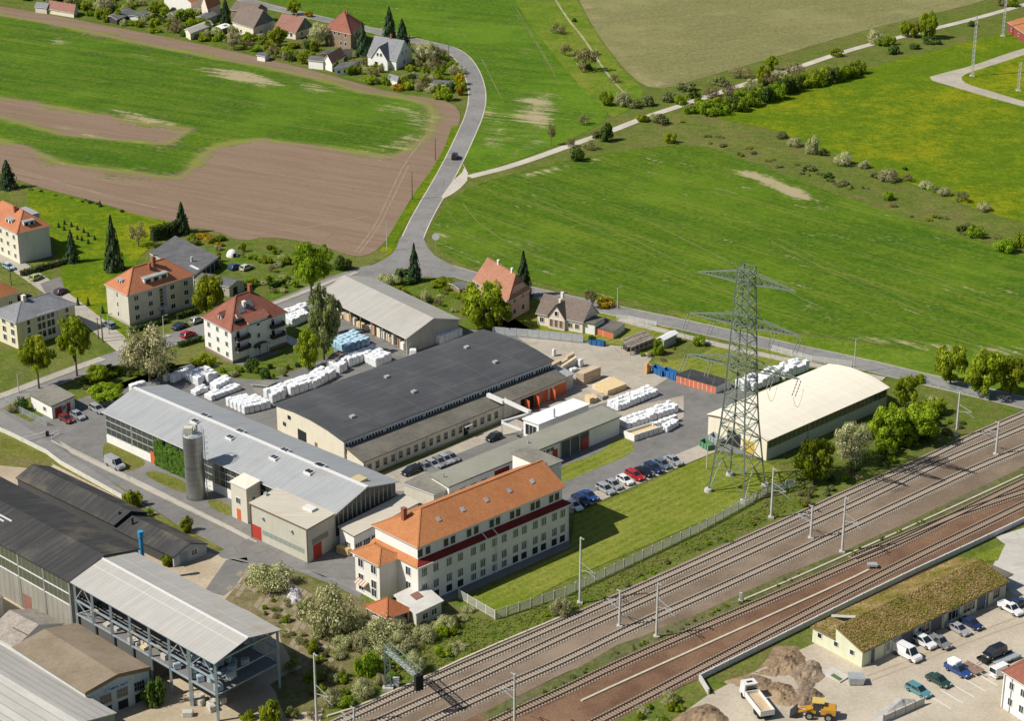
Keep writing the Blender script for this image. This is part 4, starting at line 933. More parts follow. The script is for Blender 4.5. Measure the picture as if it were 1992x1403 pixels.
# ---- dark hall
fd=Fr(p('Y6',300,1130),p('Z8',690,1005),p('Y5',1480,602),h=5.9)
def darkhall():
    fr=fd; t=thing('dark_roof_hall','largest factory hall with black cambered roof and cream gable wall','factory hall',fr.O); H,U,V=fr.h,fr.U,fr.V
    walls(fr,t,M_cream)
    rf=gable_roof(fr,t,R_darkhall,1.0,.45,H,'u',frac=.5,wallmat=M_cream,segs=2,edge=flat('roof_edge_dark',(.12,.12,.12)))
    MB().box(fr,.05,U-.05,-.06,.0,H-2.2,H-.1).build('clerestory_band',[mottled('pale_clerestory',(.62,.64,.62),(.70,.71,.69),1,4)],t)
    nb=11
    for i in range(nb):
        a0=U*(i+.06)/nb; w=U/nb
        for k in range(6):
            window(fr,'f',a0+w*.9*(k+.5)/6*.98,H-1.65,w*.085,.75,t,False,M_glass,0,off=.07)
        MB().bar(fr.R(U*i/nb,-.14,H-2.4),fr.R(U*i/nb,-.14,H),.14).build('downpipe',[M_tube],t)
    b,z=fr.on_l(p('Y5',1700,860)); door(fr,'l',b,0,3.2,3.0,t,M_dark,'gate')
    for x,y,w,h in ((1590,715,.9,.8),(1550,770,.9,.8)):
        b,z=fr.on_l(p('Y5',x,y)); window(fr,'l',b,z-.4,1.2,.9,t,False,M_glass)
    b,_=fr.on_l(p('Y5',1820,950)); door(fr,'l',b,0,1.0,2.0,t,R_rust)
    for x,y in ((375,930),(900,720),(1595,465),(670,593),(1350,340)):
        k=.5; a,b=fr.uv(p('Y6',x,y),H+.9); zz=H+1.0*(1-((b/V-.5)*2)**2)+.2
        o=MB().box(fr,a-.55,a+.55,b-.5,b+.5,zz-.2,zz+.4).build('roof_hatch',[M_steel],rf)
    return t
darkhall()
fe=Fr(p('Y6',470,1312),p('Z8',800,1142),p('Y6',325,1217),h=3.5)
def leanto():
    fr=fe; t=thing('lean_to_workshops','lean-to row with mossy felt roof, small windows and orange double doors along the dark hall','workshop row',fr.O); H,U,V=fr.h,fr.U,fr.V
    V=fr.V=max(4.0,V); walls(fr,t,M_cream,H)
    mb=MB(); R=fr.R; ov=.4; z0,z1=H,H+.75
    q=[R(-ov,-ov,z0),R(U+ov,-ov,z0),R(U+ov,V-.02,z1),R(-ov,V-.02,z1)]
    mb.hexa(q+[x+Vec((0,0,.2)) for x in q],1,0); mb.build('roof',[R_felt3,flat('brown_edge',(.2,.15,.1))],t)
    MB().face([R(0,0,H),R(0,V,H+.75),R(0,V,H)]).build('gable',[M_cream],t)
    asplit=U*.66
    for i,a in enumerate(even(asplit,18,1.6)): window(fr,'f',a,1.0,.95,1.45,t,True,M_glass,0,bars=1,fmat=flat('dull_frame',(.45,.43,.38)))
    door(fr,'f',asplit*.73,0,1.4,2.3,t,M_dark)
    MB().box(fr,asplit*.73-1.1,asplit*.73+1.1,-1.3,0,2.4,2.55).build('door_canopy',[M_conc],t)
    for i in range(7):
        a=U*i/7+.4; MB().bar(R(a,-.1,0),R(a,-.1,H),.12).build('downpipe',[M_tube],t)
    # orange double doors, some standing open
    for k,(x,y) in enumerate(((500,1320),(610,1280),(755,1225))):
        a,_=fr.on_f(p('Z8',x,y+40)); door(fr,'f',a,0,4.2,2.8,t,M_oran if k!=0 else M_dark,'double_door')
    for x,y in ((555,1330),(480,1345),(680,1280)):
        a,_=fr.on_f(p('Z8',x,y+40)); o=MB().box(fr,a-.06,a+.06,-1.9,-.02,.05,2.8).build('open_door_leaf',[M_oran],t)
    # end bay with pale sheet roof
    MB().box(fr,U+.02,U+3.0,V*.1,V,-.05,H-.1).build('end_bay_wall',[M_steel],t)
    MB().box(fr,U+.45,U+3.3,V*.1-.3,V,H-.1,H+.1).build('end_bay_roof',[R_silver],t)
    return t
leanto()
# pipe bridge between hall and grey hall
t=thing('pipe_bridge','pale elevated duct crossing the lane between dark hall and white-roofed shed','pipe bridge',G(*p('Y6',1680,950)))
O=t.location.copy()
def seg(v0,v1,z0,z1,w,nm='duct'):
    a,b=G(*v0,z0)-O,G(*v1,z1)-O; MB().bar(a,b,w).build(nm,[M_tube],t)
seg(p('Y6',1530,738),p('Y6',1665,800),5.2,5.2,.8); seg(p('Y6',1670,785),p('Y6',1885,885),5.4,5.4,.7); seg(p('Y6',1680,795),p('Y6',1900,875),4.6,4.6,.25,'pipe')
seg(p('Y6',1650,970),p('Y6',1905,895),3.6,4.6,.45); seg(p('Y6',1650,975),p('Y6',1820,1040),3.6,3.6,.4)
for q in ((1678,950),(1652,1085)):
    g=G(*p('Y6',*q))-O; MB().bar(g,g+Vec((0,0,5.2 if q[0]==1678 else 3.6)),.3).build('post',[M_tube],t)
# ---- open gabled shed with goods
fh=Fr(p('Z7',950,1032),p('Z7',1455,852),p('Z7',110,612),base=p('Z7',965,1192))
def openshed():
    fr=fh; t=thing('open_storage_shed','long open-fronted shed with grey corrugated gable roof and stacked goods inside','storage shed',fr.O); H,U,V=fr.h,fr.U,fr.V
    walls(fr,t,W_grey,a=(4.6,None)); MB().box(fr,0,4.6,0,.25,-.05,H).build('end_wall',[W_grey],t); MB().box(fr,0,4.6,V-.25,V,-.05,H).build('end_wall',[W_grey],t)
    gable_roof(fr,t,R_asb,2.6,.5,H,'v',wallmat=W_grey)
    for i in range(8): MB().bar(fr.R(.15,V*(i+.2)/8,0),fr.R(.15,V*(i+.2)/8,H),.25).build('post',[M_conc],t)
    MB().bar(fr.R(.1,0,H-.2),fr.R(.1,V,H-.2),.3).build('beam',[M_conc],t)
    cols=[M_wood,M_white,M_cream,flat('tan_carton',(.45,.3,.18)),flat('pale_wrap',(.7,.68,.62))]
    i=0; b=3.0
    while b<V-2:
        w=random.uniform(.9,1.4); h=random.choice((1.2,1.9,2.4)); mb=MB(); f_=at3(fr.W(1.3+random.random()*.6,b)); f_.u,f_.v=fr.u,fr.v
        for k in range(int(h/.6)): mb.box(f_,-.55,.55,-w/2+.03*random.random(),w/2,k*.6,k*.6+.56)
        o=mb.build('goods_stack',[random.choice(cols)],None,f_.O); tag(o,'pallet stack of cartons and boards at the open side of the grey shed','pallet stack','goods stacks in the open shed'); b+=w+random.choice((.1,.15,.6,.9)); i+=1
    return t
openshed()
# ---- white house with red hip roof
def whitehouse():
    fr=Fr(p('Z6',745,975),p('Z6',1270,790),p('Z6',478,835),base=p('Z6',765,1285)); H,U,V=fr.h,fr.U,fr.V
    t=thing('white_apartment_house','white three-storey house with steep red hip roof and dark balconies','apartment house',fr.O)
    walls(fr,t,M_white); MB().box(fr,-.04,U+.04,-.04,V+.04,-.05,.7).build('plinth',[wall('brown_plinth',(.28,.2,.16))],t)
    rf=hip_roof(fr,t,R_red,5.4,.45,H,'u')
    st=H/3.15
    for k in range(3):
        for b in even(V,3,V*.18): window(fr,'l',b,1.2+k*st,.95,1.15,t,True,M_glass,1)
        window(fr,'f',U*.5,1.5+k*st,.9,1.1,t,True,M_glass,0)
        for a in (U*.33,U*.63): window(fr,'f',a,1.4+k*st,.7,1.1,t,True,M_glass,0)
    # centre risalit with gable wall
    MB().box(fr,U*.30,U*.66,-.25,2.0,-.05,H+1.1).build('risalit',[M_white],t)
    window(fr,'f',U*.48,H-.6,.9,.9,t,True,M_glass,0,off=.27); window(fr,'f',U*.48,H-3.6,.8,1.0,t,True,M_glass,0,off=.27); window(fr,'f',U*.48,H-6.4,.8,1.0,t,True,M_glass,0,off=.27)
    MB().face([fr.R(U*.27,-.6,H+1.1),fr.R(U*.69,-.6,H+1.1),fr.R(U*.69,2.6,H+2.4),fr.R(U*.27,2.6,H+2.4)]).build('risalit_roof',[R_red],rf)
    m_b=flat('dark_balcony',(.045,.03,.028),.8)
    for a0 in (U*.06,U*.70):
        for z in (st*1.05+.3,st*2.05+.3):
            o=MB().box(fr,a0,a0+U*.24,-1.25,0,z-.15,z).build('balcony',[M_conc],t)
            mb=MB(); mb.box(fr,a0,a0+U*.24,-1.25,-1.17,z,z+.95); mb.box(fr,a0,a0+.08,-1.17,0,z,z+.95); mb.box(fr,a0+U*.24-.08,a0+U*.24,-1.17,0,z,z+.95); mb.build('railing',[m_b],o)
            door(fr,'f',a0+U*.06,z+.02,.9,2.0,t,M_glass,'balcony_door')
    pr=MB(); cx=U*.5
    for i in range(8):
        t0,t1=math.pi*i/8,math.pi*(i+1)/8; r=U*.13
        pr.face([fr.R(cx-r*math.cos(t0),-1.7,2.4+.8*math.sin(t0)),fr.R(cx-r*math.cos(t1),-1.7,2.4+.8*math.sin(t1)),fr.R(cx-r*math.cos(t1),-.2,2.4+.8*math.sin(t1)),fr.R(cx-r*math.cos(t0),-.2,2.4+.8*math.sin(t0))])
    pr.build('porch_roof',[flat('brown_porch',(.09,.04,.03))],t); MB().bar(fr.R(cx-1.2,-1.6,0),fr.R(cx-1.2,-1.6,2.4),.14).build('porch_post',[m_b],t); MB().bar(fr.R(cx+1.2,-1.6,0),fr.R(cx+1.2,-1.6,2.4),.14).build('porch_post',[m_b],t)
    chimney(fr,rf,U*.62,V*.5,H+4.0,H+7.2,.8,None,1.0); chimney(fr,rf,U*.40,V*.3,H+2.5,H+4.6,.8,M_white)
    dormer(fr,rf,'l',V*.5,H+.9,1.3,1.3,2.2,R_red,M_white,1,setback=.8,gable=.7)
    for a,b in ((U*.33,V*.26),(U*.5,V*.30)):
        zz=H+5.4*(b+.45)/(V/2+.45)+.2; R=fr.R; d=.75*5.4/(V/2+.45)
        MB().hexa([R(a-.9,b-.75,zz-d-.05),R(a+.9,b-.75,zz-d-.05),R(a+.9,b+.75,zz+d-.05),R(a-.9,b+.75,zz+d-.05),R(a-.9,b-.75,zz-d+.1),R(a+.9,b-.75,zz-d+.1),R(a+.9,b+.75,zz+d+.1),R(a-.9,b+.75,zz+d+.1)]).build('roof_window',[flat('grey_rooflight',(.17,.18,.19),.3)],rf)
    # roof terrace cut
    MB().box(fr,U*.1,U*.27,.7,2.4,H+.5,H+1.9).build('roof_terrace',[M_dark],rf)
    MB().bar(fr.R(U*.19,.65,H+.5),fr.R(U*.19,2.5,H+2.6),.35).build('terrace_cheek',[M_white],rf)
    MB().box(fr,U+.5,U+3.5,-3.5,V*.6,0,.09).build('terrace',[M_conc],t)
    return fr
whitehouse()
# ---- orange-roofed apartment house
def apt1():
    fr=Fr(p('Z5',990,897),p('Z5',1495,742),p('Z5',820,812),base=p('Z5',1005,1135)); H,U,V=fr.h,fr.U,fr.V
    t=thing('apartment_house','beige three-storey apartment house with orange hip roof and wide white dormer','apartment house',fr.O)
    walls(fr,t,wall('grey_beige_render',(.60,.56,.46))); rf=hip_roof(fr,t,R_orange2,4.4,.4,H,'u'); st=H/3.2
    MB().box(fr,-.03,U+.03,-.03,V+.03,-.05,.6).build('plinth',[W_grey],t)
    for k in range(3):
        for a in (U*.12,U*.33,U*.67,U*.88): window(fr,'f',a,1.1+k*st,1.25,1.2,t,True,M_glass,1)
        window(fr,'l',V*.5,1.3+k*st,.5,1.0,t,False,M_glass,0)
        for a in (U*.15,U*.5,U*.85): window(fr,'b',a,1.1+k*st,1.25,1.2,t,True,M_glass,1)
    for k in range(6): window(fr,'f',U*.5,1.8+k*(H-2.4)/6,1.0,(H-2.4)/6-.12,t,False,M_glass,0,'stair_window')
    MB().box(fr,U*.5+.7,U*.5+1.5,-.08,0,2.4,H-.4).build('stair_panel',[flat('blue_grey_panel',(.28,.36,.42))],t)
    MB().box(fr,U*.43,U*.57,-1.4,0,2.3,2.5).build('entrance_canopy',[M_conc],t); door(fr,'f',U*.5,0,1.2,2.2,t,flat('teal_door',(.12,.2,.2)))
    dormer(fr,rf,'f',U*.47,H+.7,U*.36,1.7,3.0,M_steel,M_white,3,setback=1.0)
    dormer(fr,rf,'l',V*.55,H+1.0,2.0,1.2,2.0,M_steel,M_white,2,setback=1.3)
    chimney(fr,rf,U*.55,V*.42,H+3.0,H+6.0,.8); chimney(fr,rf,U*.47,V*.38,H+3.0,H+4.9,.5,None,.9)
apt1()
def apt2():
    fr=Fr(p('Z5',135,417),p('Z5',380,357),p('Z5',-160,275),base=p('Z5',150,650)); H,U,V=fr.h,fr.U,fr.V
    t=thing('apartment_house','cream apartment house with orange hip roof and blank end wall greyed for shade','apartment house',fr.O)
    walls(fr,t,wall('shade_grey_render',(.62,.62,.55))); rf=hip_roof(fr,t,R_orange2,4.2,.45,H,'v'); st=H/3.2  # grey colour stands for shade on the blank end wall
    MB().box(fr,-.05,0,0,V,-.05,H-.02).build('street_wall',[M_cream],t)
    for k in range(3):
        for b in (V*.1,V*.27,V*.44,V*.6,V*.77,V*.92): window(fr,'l',b,1.1+k*st,1.0,1.2,t,True,M_glass,1,off=.05)
    dormer(fr,rf,'f',U*.45,H+.9,3.2,1.4,2.4,M_steel,M_white,2,setback=1.0); dormer(fr,rf,'l',V*.3,H+.9,3.2,1.4,2.4,M_steel,M_white,2,setback=1.0)
    chimney(fr,rf,U*.4,V*.35,H+2.2,H+5.0,.8)
    MB().box(fr,U*.75,U+.3,V*.25,V*.6,H+1.0,H+2.4).build('rear_dormer',[M_steel],rf)
apt2()
def apt3():
    fr=Fr(p('Z5',-70,935),p('Z5',130,868),p('Z5',-330,810),h=4.6); H,U,V=fr.h,fr.U,fr.V
    t=thing('corner_house','small house with bright orange roof at the corner of the side street','house',fr.O)
    walls(fr,t,M_beige); rf=hip_roof(fr,t,R_orange,3.4,.5,H,'v')
    for a in (U*.25,U*.72): window(fr,'f',a,1.6,1.0,1.2,t); 
    rowwin(fr,'l',even(V,4),[1.6],1.0,1.2,t)
apt3()
def slatehouse():
    fr=Fr(p('Z5',125,1112),p('Z5',578,966),p('Z5',-70,1028),base=p('Z5',142,1312)); H,U,V=fr.h,fr.U,fr.V
    t=thing('slate_roof_building','pale yellow three-storey building with grey slate hip roof','apartment house',fr.O)
    walls(fr,t,M_yell); rf=hip_roof(fr,t,R_slate,2.6,.45,H,'u',edge=M_trim); st=H/3.1
    for k in range(3):
        for b in even(V,3): window(fr,'l',b,1.0+k*st,1.3,1.4,t,True,M_glass,1)
        window(fr,'f',U*.2,1.0+k*st,.9,1.5,t,True,M_glass,0); window(fr,'f',U*.86,1.0+k*st,.9,1.5,t,True,M_glass,0)
        for a in (.38,.45,.54,.61): window(fr,'f',U*a,1.0+k*st,1.0,1.6,t,True,M_glass,0)
    for a in (.1,.3,.7): MB().bar(fr.R(U*a,-.1,0),fr.R(U*a,-.1,H),.13).build('downpipe',[M_tube],t)
    chimney(fr,rf,U*.36,V*.5,H+1.6,H+4.0,.9,M_cream)
slatehouse()
def gatehouse():
    fr=Fr(p('Y4',440,1012),p('Y4',632,927),p('Y4',262,917),base=p('Y4',450,1122)); H,U,V=fr.h,fr.U,fr.V
    t=thing('gatehouse','small white flat-roofed gatehouse with red doors','gatehouse',fr.O)
    walls(fr,t,M_white); flat_roof(fr,t,R_felt,.3,edge=flat('brown_edge',(.2,.15,.1)))
    for a,w in ((U*.2,1.0),(U*.34,1.2),(U*.72,1.1)): door(fr,'f',a,0.05,w,2.2,t,M_red)
    window(fr,'f',U*.52,1.1,.9,.9,t); window(fr,'l',V*.35,1.1,1.0,.9,t)
gatehouse()
# ---- beige hall on the right
fb=Fr(p('Y2',845,690),p('Y2',1870,240),p('Y2',345,470),base=p('Y2',832,862))
def beigehall():
    fr=fb; H,U,V=fr.h,fr.U,fr.V
    t=thing('cream_roof_hall','storage hall with broad cream cambered roof behind the power pylon','storage hall',fr.O)
    walls(fr,t,wall('shaded_greenish_wall',(.52,.54,.47))); MB().box(fr,-.06,0,0,V,-.05,H-.02).build('end_wall',[M_cream],t)  # shade of the long wall put into its greenish tone, lit end cream
    rf=gable_roof(fr,t,R_cream,1.1,.4,H,'u',segs=3,wallmat=M_cream,edge=flat('rust_fascia',(.26,.11,.06)))
    n=26
    for i in range(n):
        me=panel_mesh((id(fr),'bw'),fr.u,-fr.v,U/n*.9,1.5,-.05,.03,[M_glass2],'pane'); obj('pane',me,t,fr.R(U*(i+.5)/n*.985+.3,0,H-1.9))
    MB().bar(fr.R(.3,-.06,H-2.0),fr.R(U-.3,-.06,H-2.0),.14).build('sill',[M_conc],t)
    MB().bar(fr.R(U*.33,-.1,0),fr.R(U*.33,-.1,H),.15).build('downpipe',[M_steel],t)
    door(fr,'l',V*.55,0,4.0,H*.7,t,M_dark,'gate',off=.06); door(fr,'l',V*.3,0,3.4,H*.6,t,flat('yellow_gate',(.6,.4,.05)),'gate',off=.06)
beigehall()
def garages(label,fr,n,roofmat,end=M_white):
    H,U,V=fr.h,fr.U,fr.V; t=thing('garage_row',label,'garage',fr.O)
    walls(fr,t,end); flat_roof(fr,t,roofmat,.12,thick=.14,edge=flat('dark_edge',(.05,.05,.05)))
    for i in range(n):
        o=door(fr,'l',V*(i+.5)/n,.05,V/n-.14,H-.18,t,flat('salmon_orange_door',(.62,.17,.08),.6),'garage_door')
garages('row of orange garage doors under a black flat roof beside the pylon',Fr(p('Y1',403,1192),p('Y1',520,1142),p('Y1',70,1097),base=p('Y1',403,1256)),9,R_tar)
garages('small garage with two orange doors beside the cream cottage',Fr(p('Z8',1165,787),p('Z8',1256,720),p('Z8',1010,742),base=p('Z8',1165,836)),2,R_felt3)
def cottage():
    fr=Fr(p('Z8',930,697),p('Z8',1030,640),p('Z8',580,628),base=p('Z8',937,792)); H,U,V=fr.h,fr.U,fr.V; U=fr.U=max(U,7.0)
    t=thing('cream_cottage','cream cottage with brown roof and steep front gable','house',fr.O)
    walls(fr,t,W_pink); rf=gable_roof(fr,t,R_dkbr,3.6,.4,H,'v',wallmat=W_pink)
    b0,b1=V*.36,V*.72; bm=(b0+b1)/2; R=fr.R; hh=3.2
    MB().hexa([R(-.8,b1,-.05),R(-.8,b0,-.05),R(3,b0,-.05),R(3,b1,-.05),R(-.8,b1,H),R(-.8,b0,H),R(3,b0,H),R(3,b1,H)]).build('front_bay',[W_pink],t)
    g=MB(); g.face([R(-.8,b1,H),R(-.8,b0,H),R(-.8,bm,H+hh)]); g.build('front_gable',[W_pink],t)
    r=MB(); r.face([R(-1.2,b0-.35,H-.25),R(4.2,b0-.35,H-.25),R(4.2,bm,H+hh+.1),R(-1.2,bm,H+hh+.1)]); r.face([R(4.2,b1+.35,H-.25),R(-1.2,b1+.35,H-.25),R(-1.2,bm,H+hh+.1),R(4.2,bm,H+hh+.1)]); r.build('gable_roof',[R_dkbr],rf)
    for b in (b0+.9,bm,b1-.9): window(fr,'l',b,.6,.9,1.9,t,True,flat('brown_shutter',(.2,.1,.06)),0,off=.82)
    window(fr,'l',bm,H+.4,.8,1.1,t,True,M_glass,0,off=.82)
    for b in (V*.12,V*.27,V*.9): window(fr,'l',b,.9,1.0,1.2,t)
    chimney(fr,rf,U*.5,V*.62,H+3.0,H+4.9,.6,M_white); chimney(fr,rf,U*.3,V*.6,H+2.2,H+3.6,.5,M_white)
    MB().box(fr,.5,5,-3.0,0,-.05,H-.4).build('annex_wall',[M_white],t); MB().box(fr,.2,5.3,-3.2,.1,H-.4,H-.2).build('annex_roof',[R_felt3],t)
cottage()
def bighouse():
    fr=Fr(p('Z8',352,545),p('Z8',517,452),p('Z8',90,382),base=p('Z8',402,705)); H,U,V=fr.h,fr.U,fr.V
    t=thing('salmon_house','salmon two-storey house with large orange-brown half-hipped roof','house',fr.O)
    walls(fr,t,W_salm); rf=hip_roof(fr,t,R_brown,5.0,.45,H,'v',hips=(.35,.35))
    MB().face([fr.R(0,0,H),fr.R(U,0,H),fr.R(U*.67,.05,H+3.0),fr.R(U*.33,.05,H+3.0)]).build('gable',[W_salm],t)
    for k in range(2):
        for a in (U*.3,U*.7): window(fr,'f',a,1.2+k*3.0,1.0,1.3,t,True,M_glass,0)
        rowwin(fr,'l',even(V,4),[1.2+k*3.0],1.0,1.3,t)
    for a in (.42,.58): window(fr,'f',U*a,H+.6,.7,1.0,t,True,M_glass,0,off=.02)
    chimney(fr,rf,U*.5,V*.2,H+4.2,H+6.0,.6,M_white); chimney(fr,rf,U*.5,V*.6,H+4.2,H+6.0,.6,M_white)
bighouse()
# ---- lower left: old works
m_win_green=flat('grimy_glass',(.10,.11,.07),.4)
def blackhall():
    fr=Fr(p('X2',592,1107),p('X2',1180,830),(-150,975),h=11.0); H,U,V=fr.h,fr.U,fr.V
    t=thing('black_roof_works','old works hall with black corrugated roof and grimy glazed side wall','factory hall',fr.O)
    walls(fr,t,W_shed); gable_roof(fr,t,R_black,1.9,.3,H,'v',edge=M_dark,wallmat=W_shed)
    n=int(V/1.3)
    for i in range(n):
        for k,(z,h) in enumerate(((H-2.4,2.0),(H-4.6,2.0))):
            me=panel_mesh((id(fr),'gw',k),fr.v,-fr.u,V/n-.16,h,-.05,.03,[m_win_green],'pane'); obj('pane',me,t,fr.R(0,V*(i+.5)/n,z))
    for z in (H-2.5,H-4.75): MB().bar(fr.R(-.06,0,z),fr.R(-.06,V,z),.16).build('sill',[M_trim],t)
    for i in range(6): MB().bar(fr.R(-.08,V*i/6+.2,0),fr.R(-.08,V*i/6+.2,H),.28).build('pilaster',[M_conc],t)
    door(fr,'l',V*.3,0,2.6,3.2,t,R_rust)
    R=fr.R                     # pale roof rails
    for a,b0,b1 in ((4.2,V*.55,V*.72),(5.0,V*.52,V*.66)): 
        zz=H+1.9*(a/(U/2))+.25; MB().bar(R(a,b0,zz),R(a,b1,zz),.22).build('roof_rail',[M_trim],t)
    return fr
fbh=blackhall()
def blackhall2():
    fr=Fr(p('X2',1480,897),p('X2',1760,787),p('X2',150,250),base=p('X2',1500,985)); H,U,V=fr.h,fr.U,fr.V
    t=thing('black_roof_shed','long narrow shed with black corrugated gable roof along the works street','shed',fr.O)
    MB().box(fr,0,U,0,.3,-.05,H).build('end_wall',[wall('faded_blue_wall',(.42,.45,.47))],t); walls(fr,t,flat('tarred_wall',(.06,.06,.058),.9),b=(.3,None)); b1=V*.36
    gable_roof(fr,t,R_black,1.5,.25,H,'v',b=(0,b1),edge=M_dark,wallmat=MATS['faded_blue_wall'],name='lower_roof')
    MB().box(fr,0,U,b1+.02,V,H,H+.75).build('upper_wall',[MATS['tarred_wall']],t)
    gable_roof(fr,t,R_black,1.6,.25,H+.75,'v',b=(b1,V),edge=M_dark,wallmat=M_dark,name='upper_roof')
    door(fr,'f',U*.3,0,1.8,2.4,t,flat('blue_grey_door',(.22,.29,.34))); window(fr,'f',U*.62,1.0,1.3,1.1,t,True,M_glass,1)
    for q in ((1020,540),(1130,595)):
        a,b=fr.uv(p('X2',*q),H+1.6); MB().tube(fr.R(a,b,H+1),fr.R(a,b,H+2.4),.22).build('roof_vent',[M_dark],t)
    for q in ((1205,850),):
        g=G(*p('X2',*q),5.0)-fr.O
    return fr
blackhall2()
t=thing('blue_vent_pipe','bright blue vent pipe rising beside the black roofs','vent pipe',Vec((*G(*p('X2',1210,850),6.0).xy,0)))
MB().tube((0,0,0),(0,0,9.0),.42,.42,10).build('pipe',[flat('sky_blue_paint',(.05,.30,.55),.5)],t); MB().tube((0,0,9.0),(0,0,10.2),.55,.55,10).build('pipe_head',[MATS['sky_blue_paint']],t)
def canopy():
    fr=Fr((417.4,1291.8),(544,1227.3),(139.3,1133.5),h=11.0); H,U,V=fr.h,fr.U,fr.V
    t=thing('steel_canopy','open steel crane canopy with pale corrugated roof and tall columns','canopy',fr.O); R=fr.R
    gable_roof(fr,t,R_canopy,1.6,.3,H,'v',edge=flat('steel_edge',(.2,.24,.27)),ridge=(M_trim,.35))
    m_st=mottled('blue_grey_steel',(.28,.33,.36),(.40,.44,.46),.6,4,.5,.05,.2)
    n=7; bs=[V*.0+.3]+[V*(.045+.955*i/n) for i in range(1,n)]+[V-.3]
    for i,b in enumerate(bs):
        for a in (.3,U-.3):
            MB().bar(R(a,b,0),R(a,b,H),.42 if i not in(1,) else .6).build('column',[m_st],t)
        MB().bar(R(.3,b,H-.1),R(U-.3,b,H-.1),.3).build('roof_beam',[m_st],t)
    for a in (.3,U-.3):
        for z in (H-.3,H-3.4,H-6.2): MB().bar(R(a,.2,z),R(a,V-.2,z),.26 if z<H-1 else .3).build('girder',[m_st],t)
        for i in range(len(bs)-1):
            b0,b1=bs[i],bs[i+1]
            if i in (0,1,6):
                MB().bar(R(a,b0,H-3.4),R(a,(b0+b1)/2,H-.3),.14).bar(R(a,(b0+b1)/2,H-.3),R(a,b1,H-3.4),.14).build('bracing',[m_st],t)
            if i==6: MB().bar(R(a,b0,H-6.2),R(a,b1,H-3.4),.14).bar(R(a,b1,H-6.2),R(a,b0,H-3.4),.14).build('bracing',[m_st],t)
    for z in (H-3.4,H-6.2): MB().bar(R(.3,.3,z),R(U-.3,.3,z),.2).build('end_beam',[m_st],t)
    # crane runway strips
    mb=MB()
    for i in range(7): mb.bar(R(1.2,.3,H-3.2+.0*i),R(1.2,V-.3,H-3.2),.3)
    mb.build('crane_rail',[m_st],t)
    return fr
fcan=canopy()
# wrapped bales lying under the canopy
m_bale=mottled('blue_white_bale',(.24,.32,.38),(.5,.54,.55),1.2,5,.7,.4)
m_bale2=mottled('pale_bale',(.42,.39,.32),(.58,.55,.47),1.2,5,.7,.4)
def bale_mesh(nm,mat,s=(1.2,1.2,1.1),seed=0,j=.07,cap=.1):
    rnd=random.Random(seed); bm=bmesh.new(); bmesh.ops.create_cube(bm,size=1.0)
    bmesh.ops.bevel(bm,geom=bm.edges[:],offset=.09,segments=1,affect='EDGES'); 
    for v in bm.verts:
        v.co=Vec(((v.co.x+rnd.uniform(-j,j)*.6)*s[0],(v.co.y+rnd.uniform(-j,j)*.6)*s[1],(v.co.z+.5+(rnd.uniform(-j,j)*.8 if v.co.z>0 else 0))*s[2]))
    me=bpy.data.meshes.new(nm); bm.to_mesh(me); bm.free(); me.materials.append(mat); return me
BALES=[bale_mesh('bale',m_bale,(1.3,1.1,1.1),k,.1) for k in range(3)]; BALES2=[bale_mesh('bale',m_bale2,(1.3,1.1,1.1),k+9,.1) for k in range(3)]
for i in range(9):
    for j in range(6):
        for k in range(3):
            if random.random()<.45+.25*k or (i>5 and k>0): continue
            a,b=1.2+j*1.45,1.2+i*1.5
            if a>fcan.U-1: continue
            o=obj('bale',random.choice(BALES),None,fcan.W(a+random.uniform(-.2,.2),b,4.9+k*1.1)); o.rotation_euler=(0,0,random.uniform(-.3,.9))
            tag(o,'blue-white wrapped bale heaped under the steel canopy','bale','bales under the canopy')
t=thing('storage_deck','timber-loaded upper deck inside the steel canopy','storage deck',fcan.O)
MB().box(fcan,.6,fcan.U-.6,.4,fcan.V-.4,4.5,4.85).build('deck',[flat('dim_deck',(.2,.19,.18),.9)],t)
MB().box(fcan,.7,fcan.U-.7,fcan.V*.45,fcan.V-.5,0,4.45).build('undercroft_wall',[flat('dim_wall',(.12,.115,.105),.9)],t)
for i_ in range(6): MB().bar(fcan.R(fcan.U-.5,fcan.V*(i_+.5)/6,4.9),fcan.R(fcan.U-.5,fcan.V*(i_+.5)/6,10.6),.2).build('rear_stud',[M_steel],t)
for i in range(16):
    b=fcan.V*(.32+.64*random.random()); o=MB(); f_=at3((0,0,0)); f_.u,f_.v=fcan.u,fcan.v
    o.box(f_,-.5,.5,-.6,.6,0,random.uniform(.3,1.0)); q=o.build('timber_bundle',[random.choice([M_wood,m_bale2])],None,fcan.W(random.uniform(1.1,3.0),b,4.85)); tag(q,'pale bundle lying on the upper deck of the steel canopy','bundle','bundles on the canopy deck')
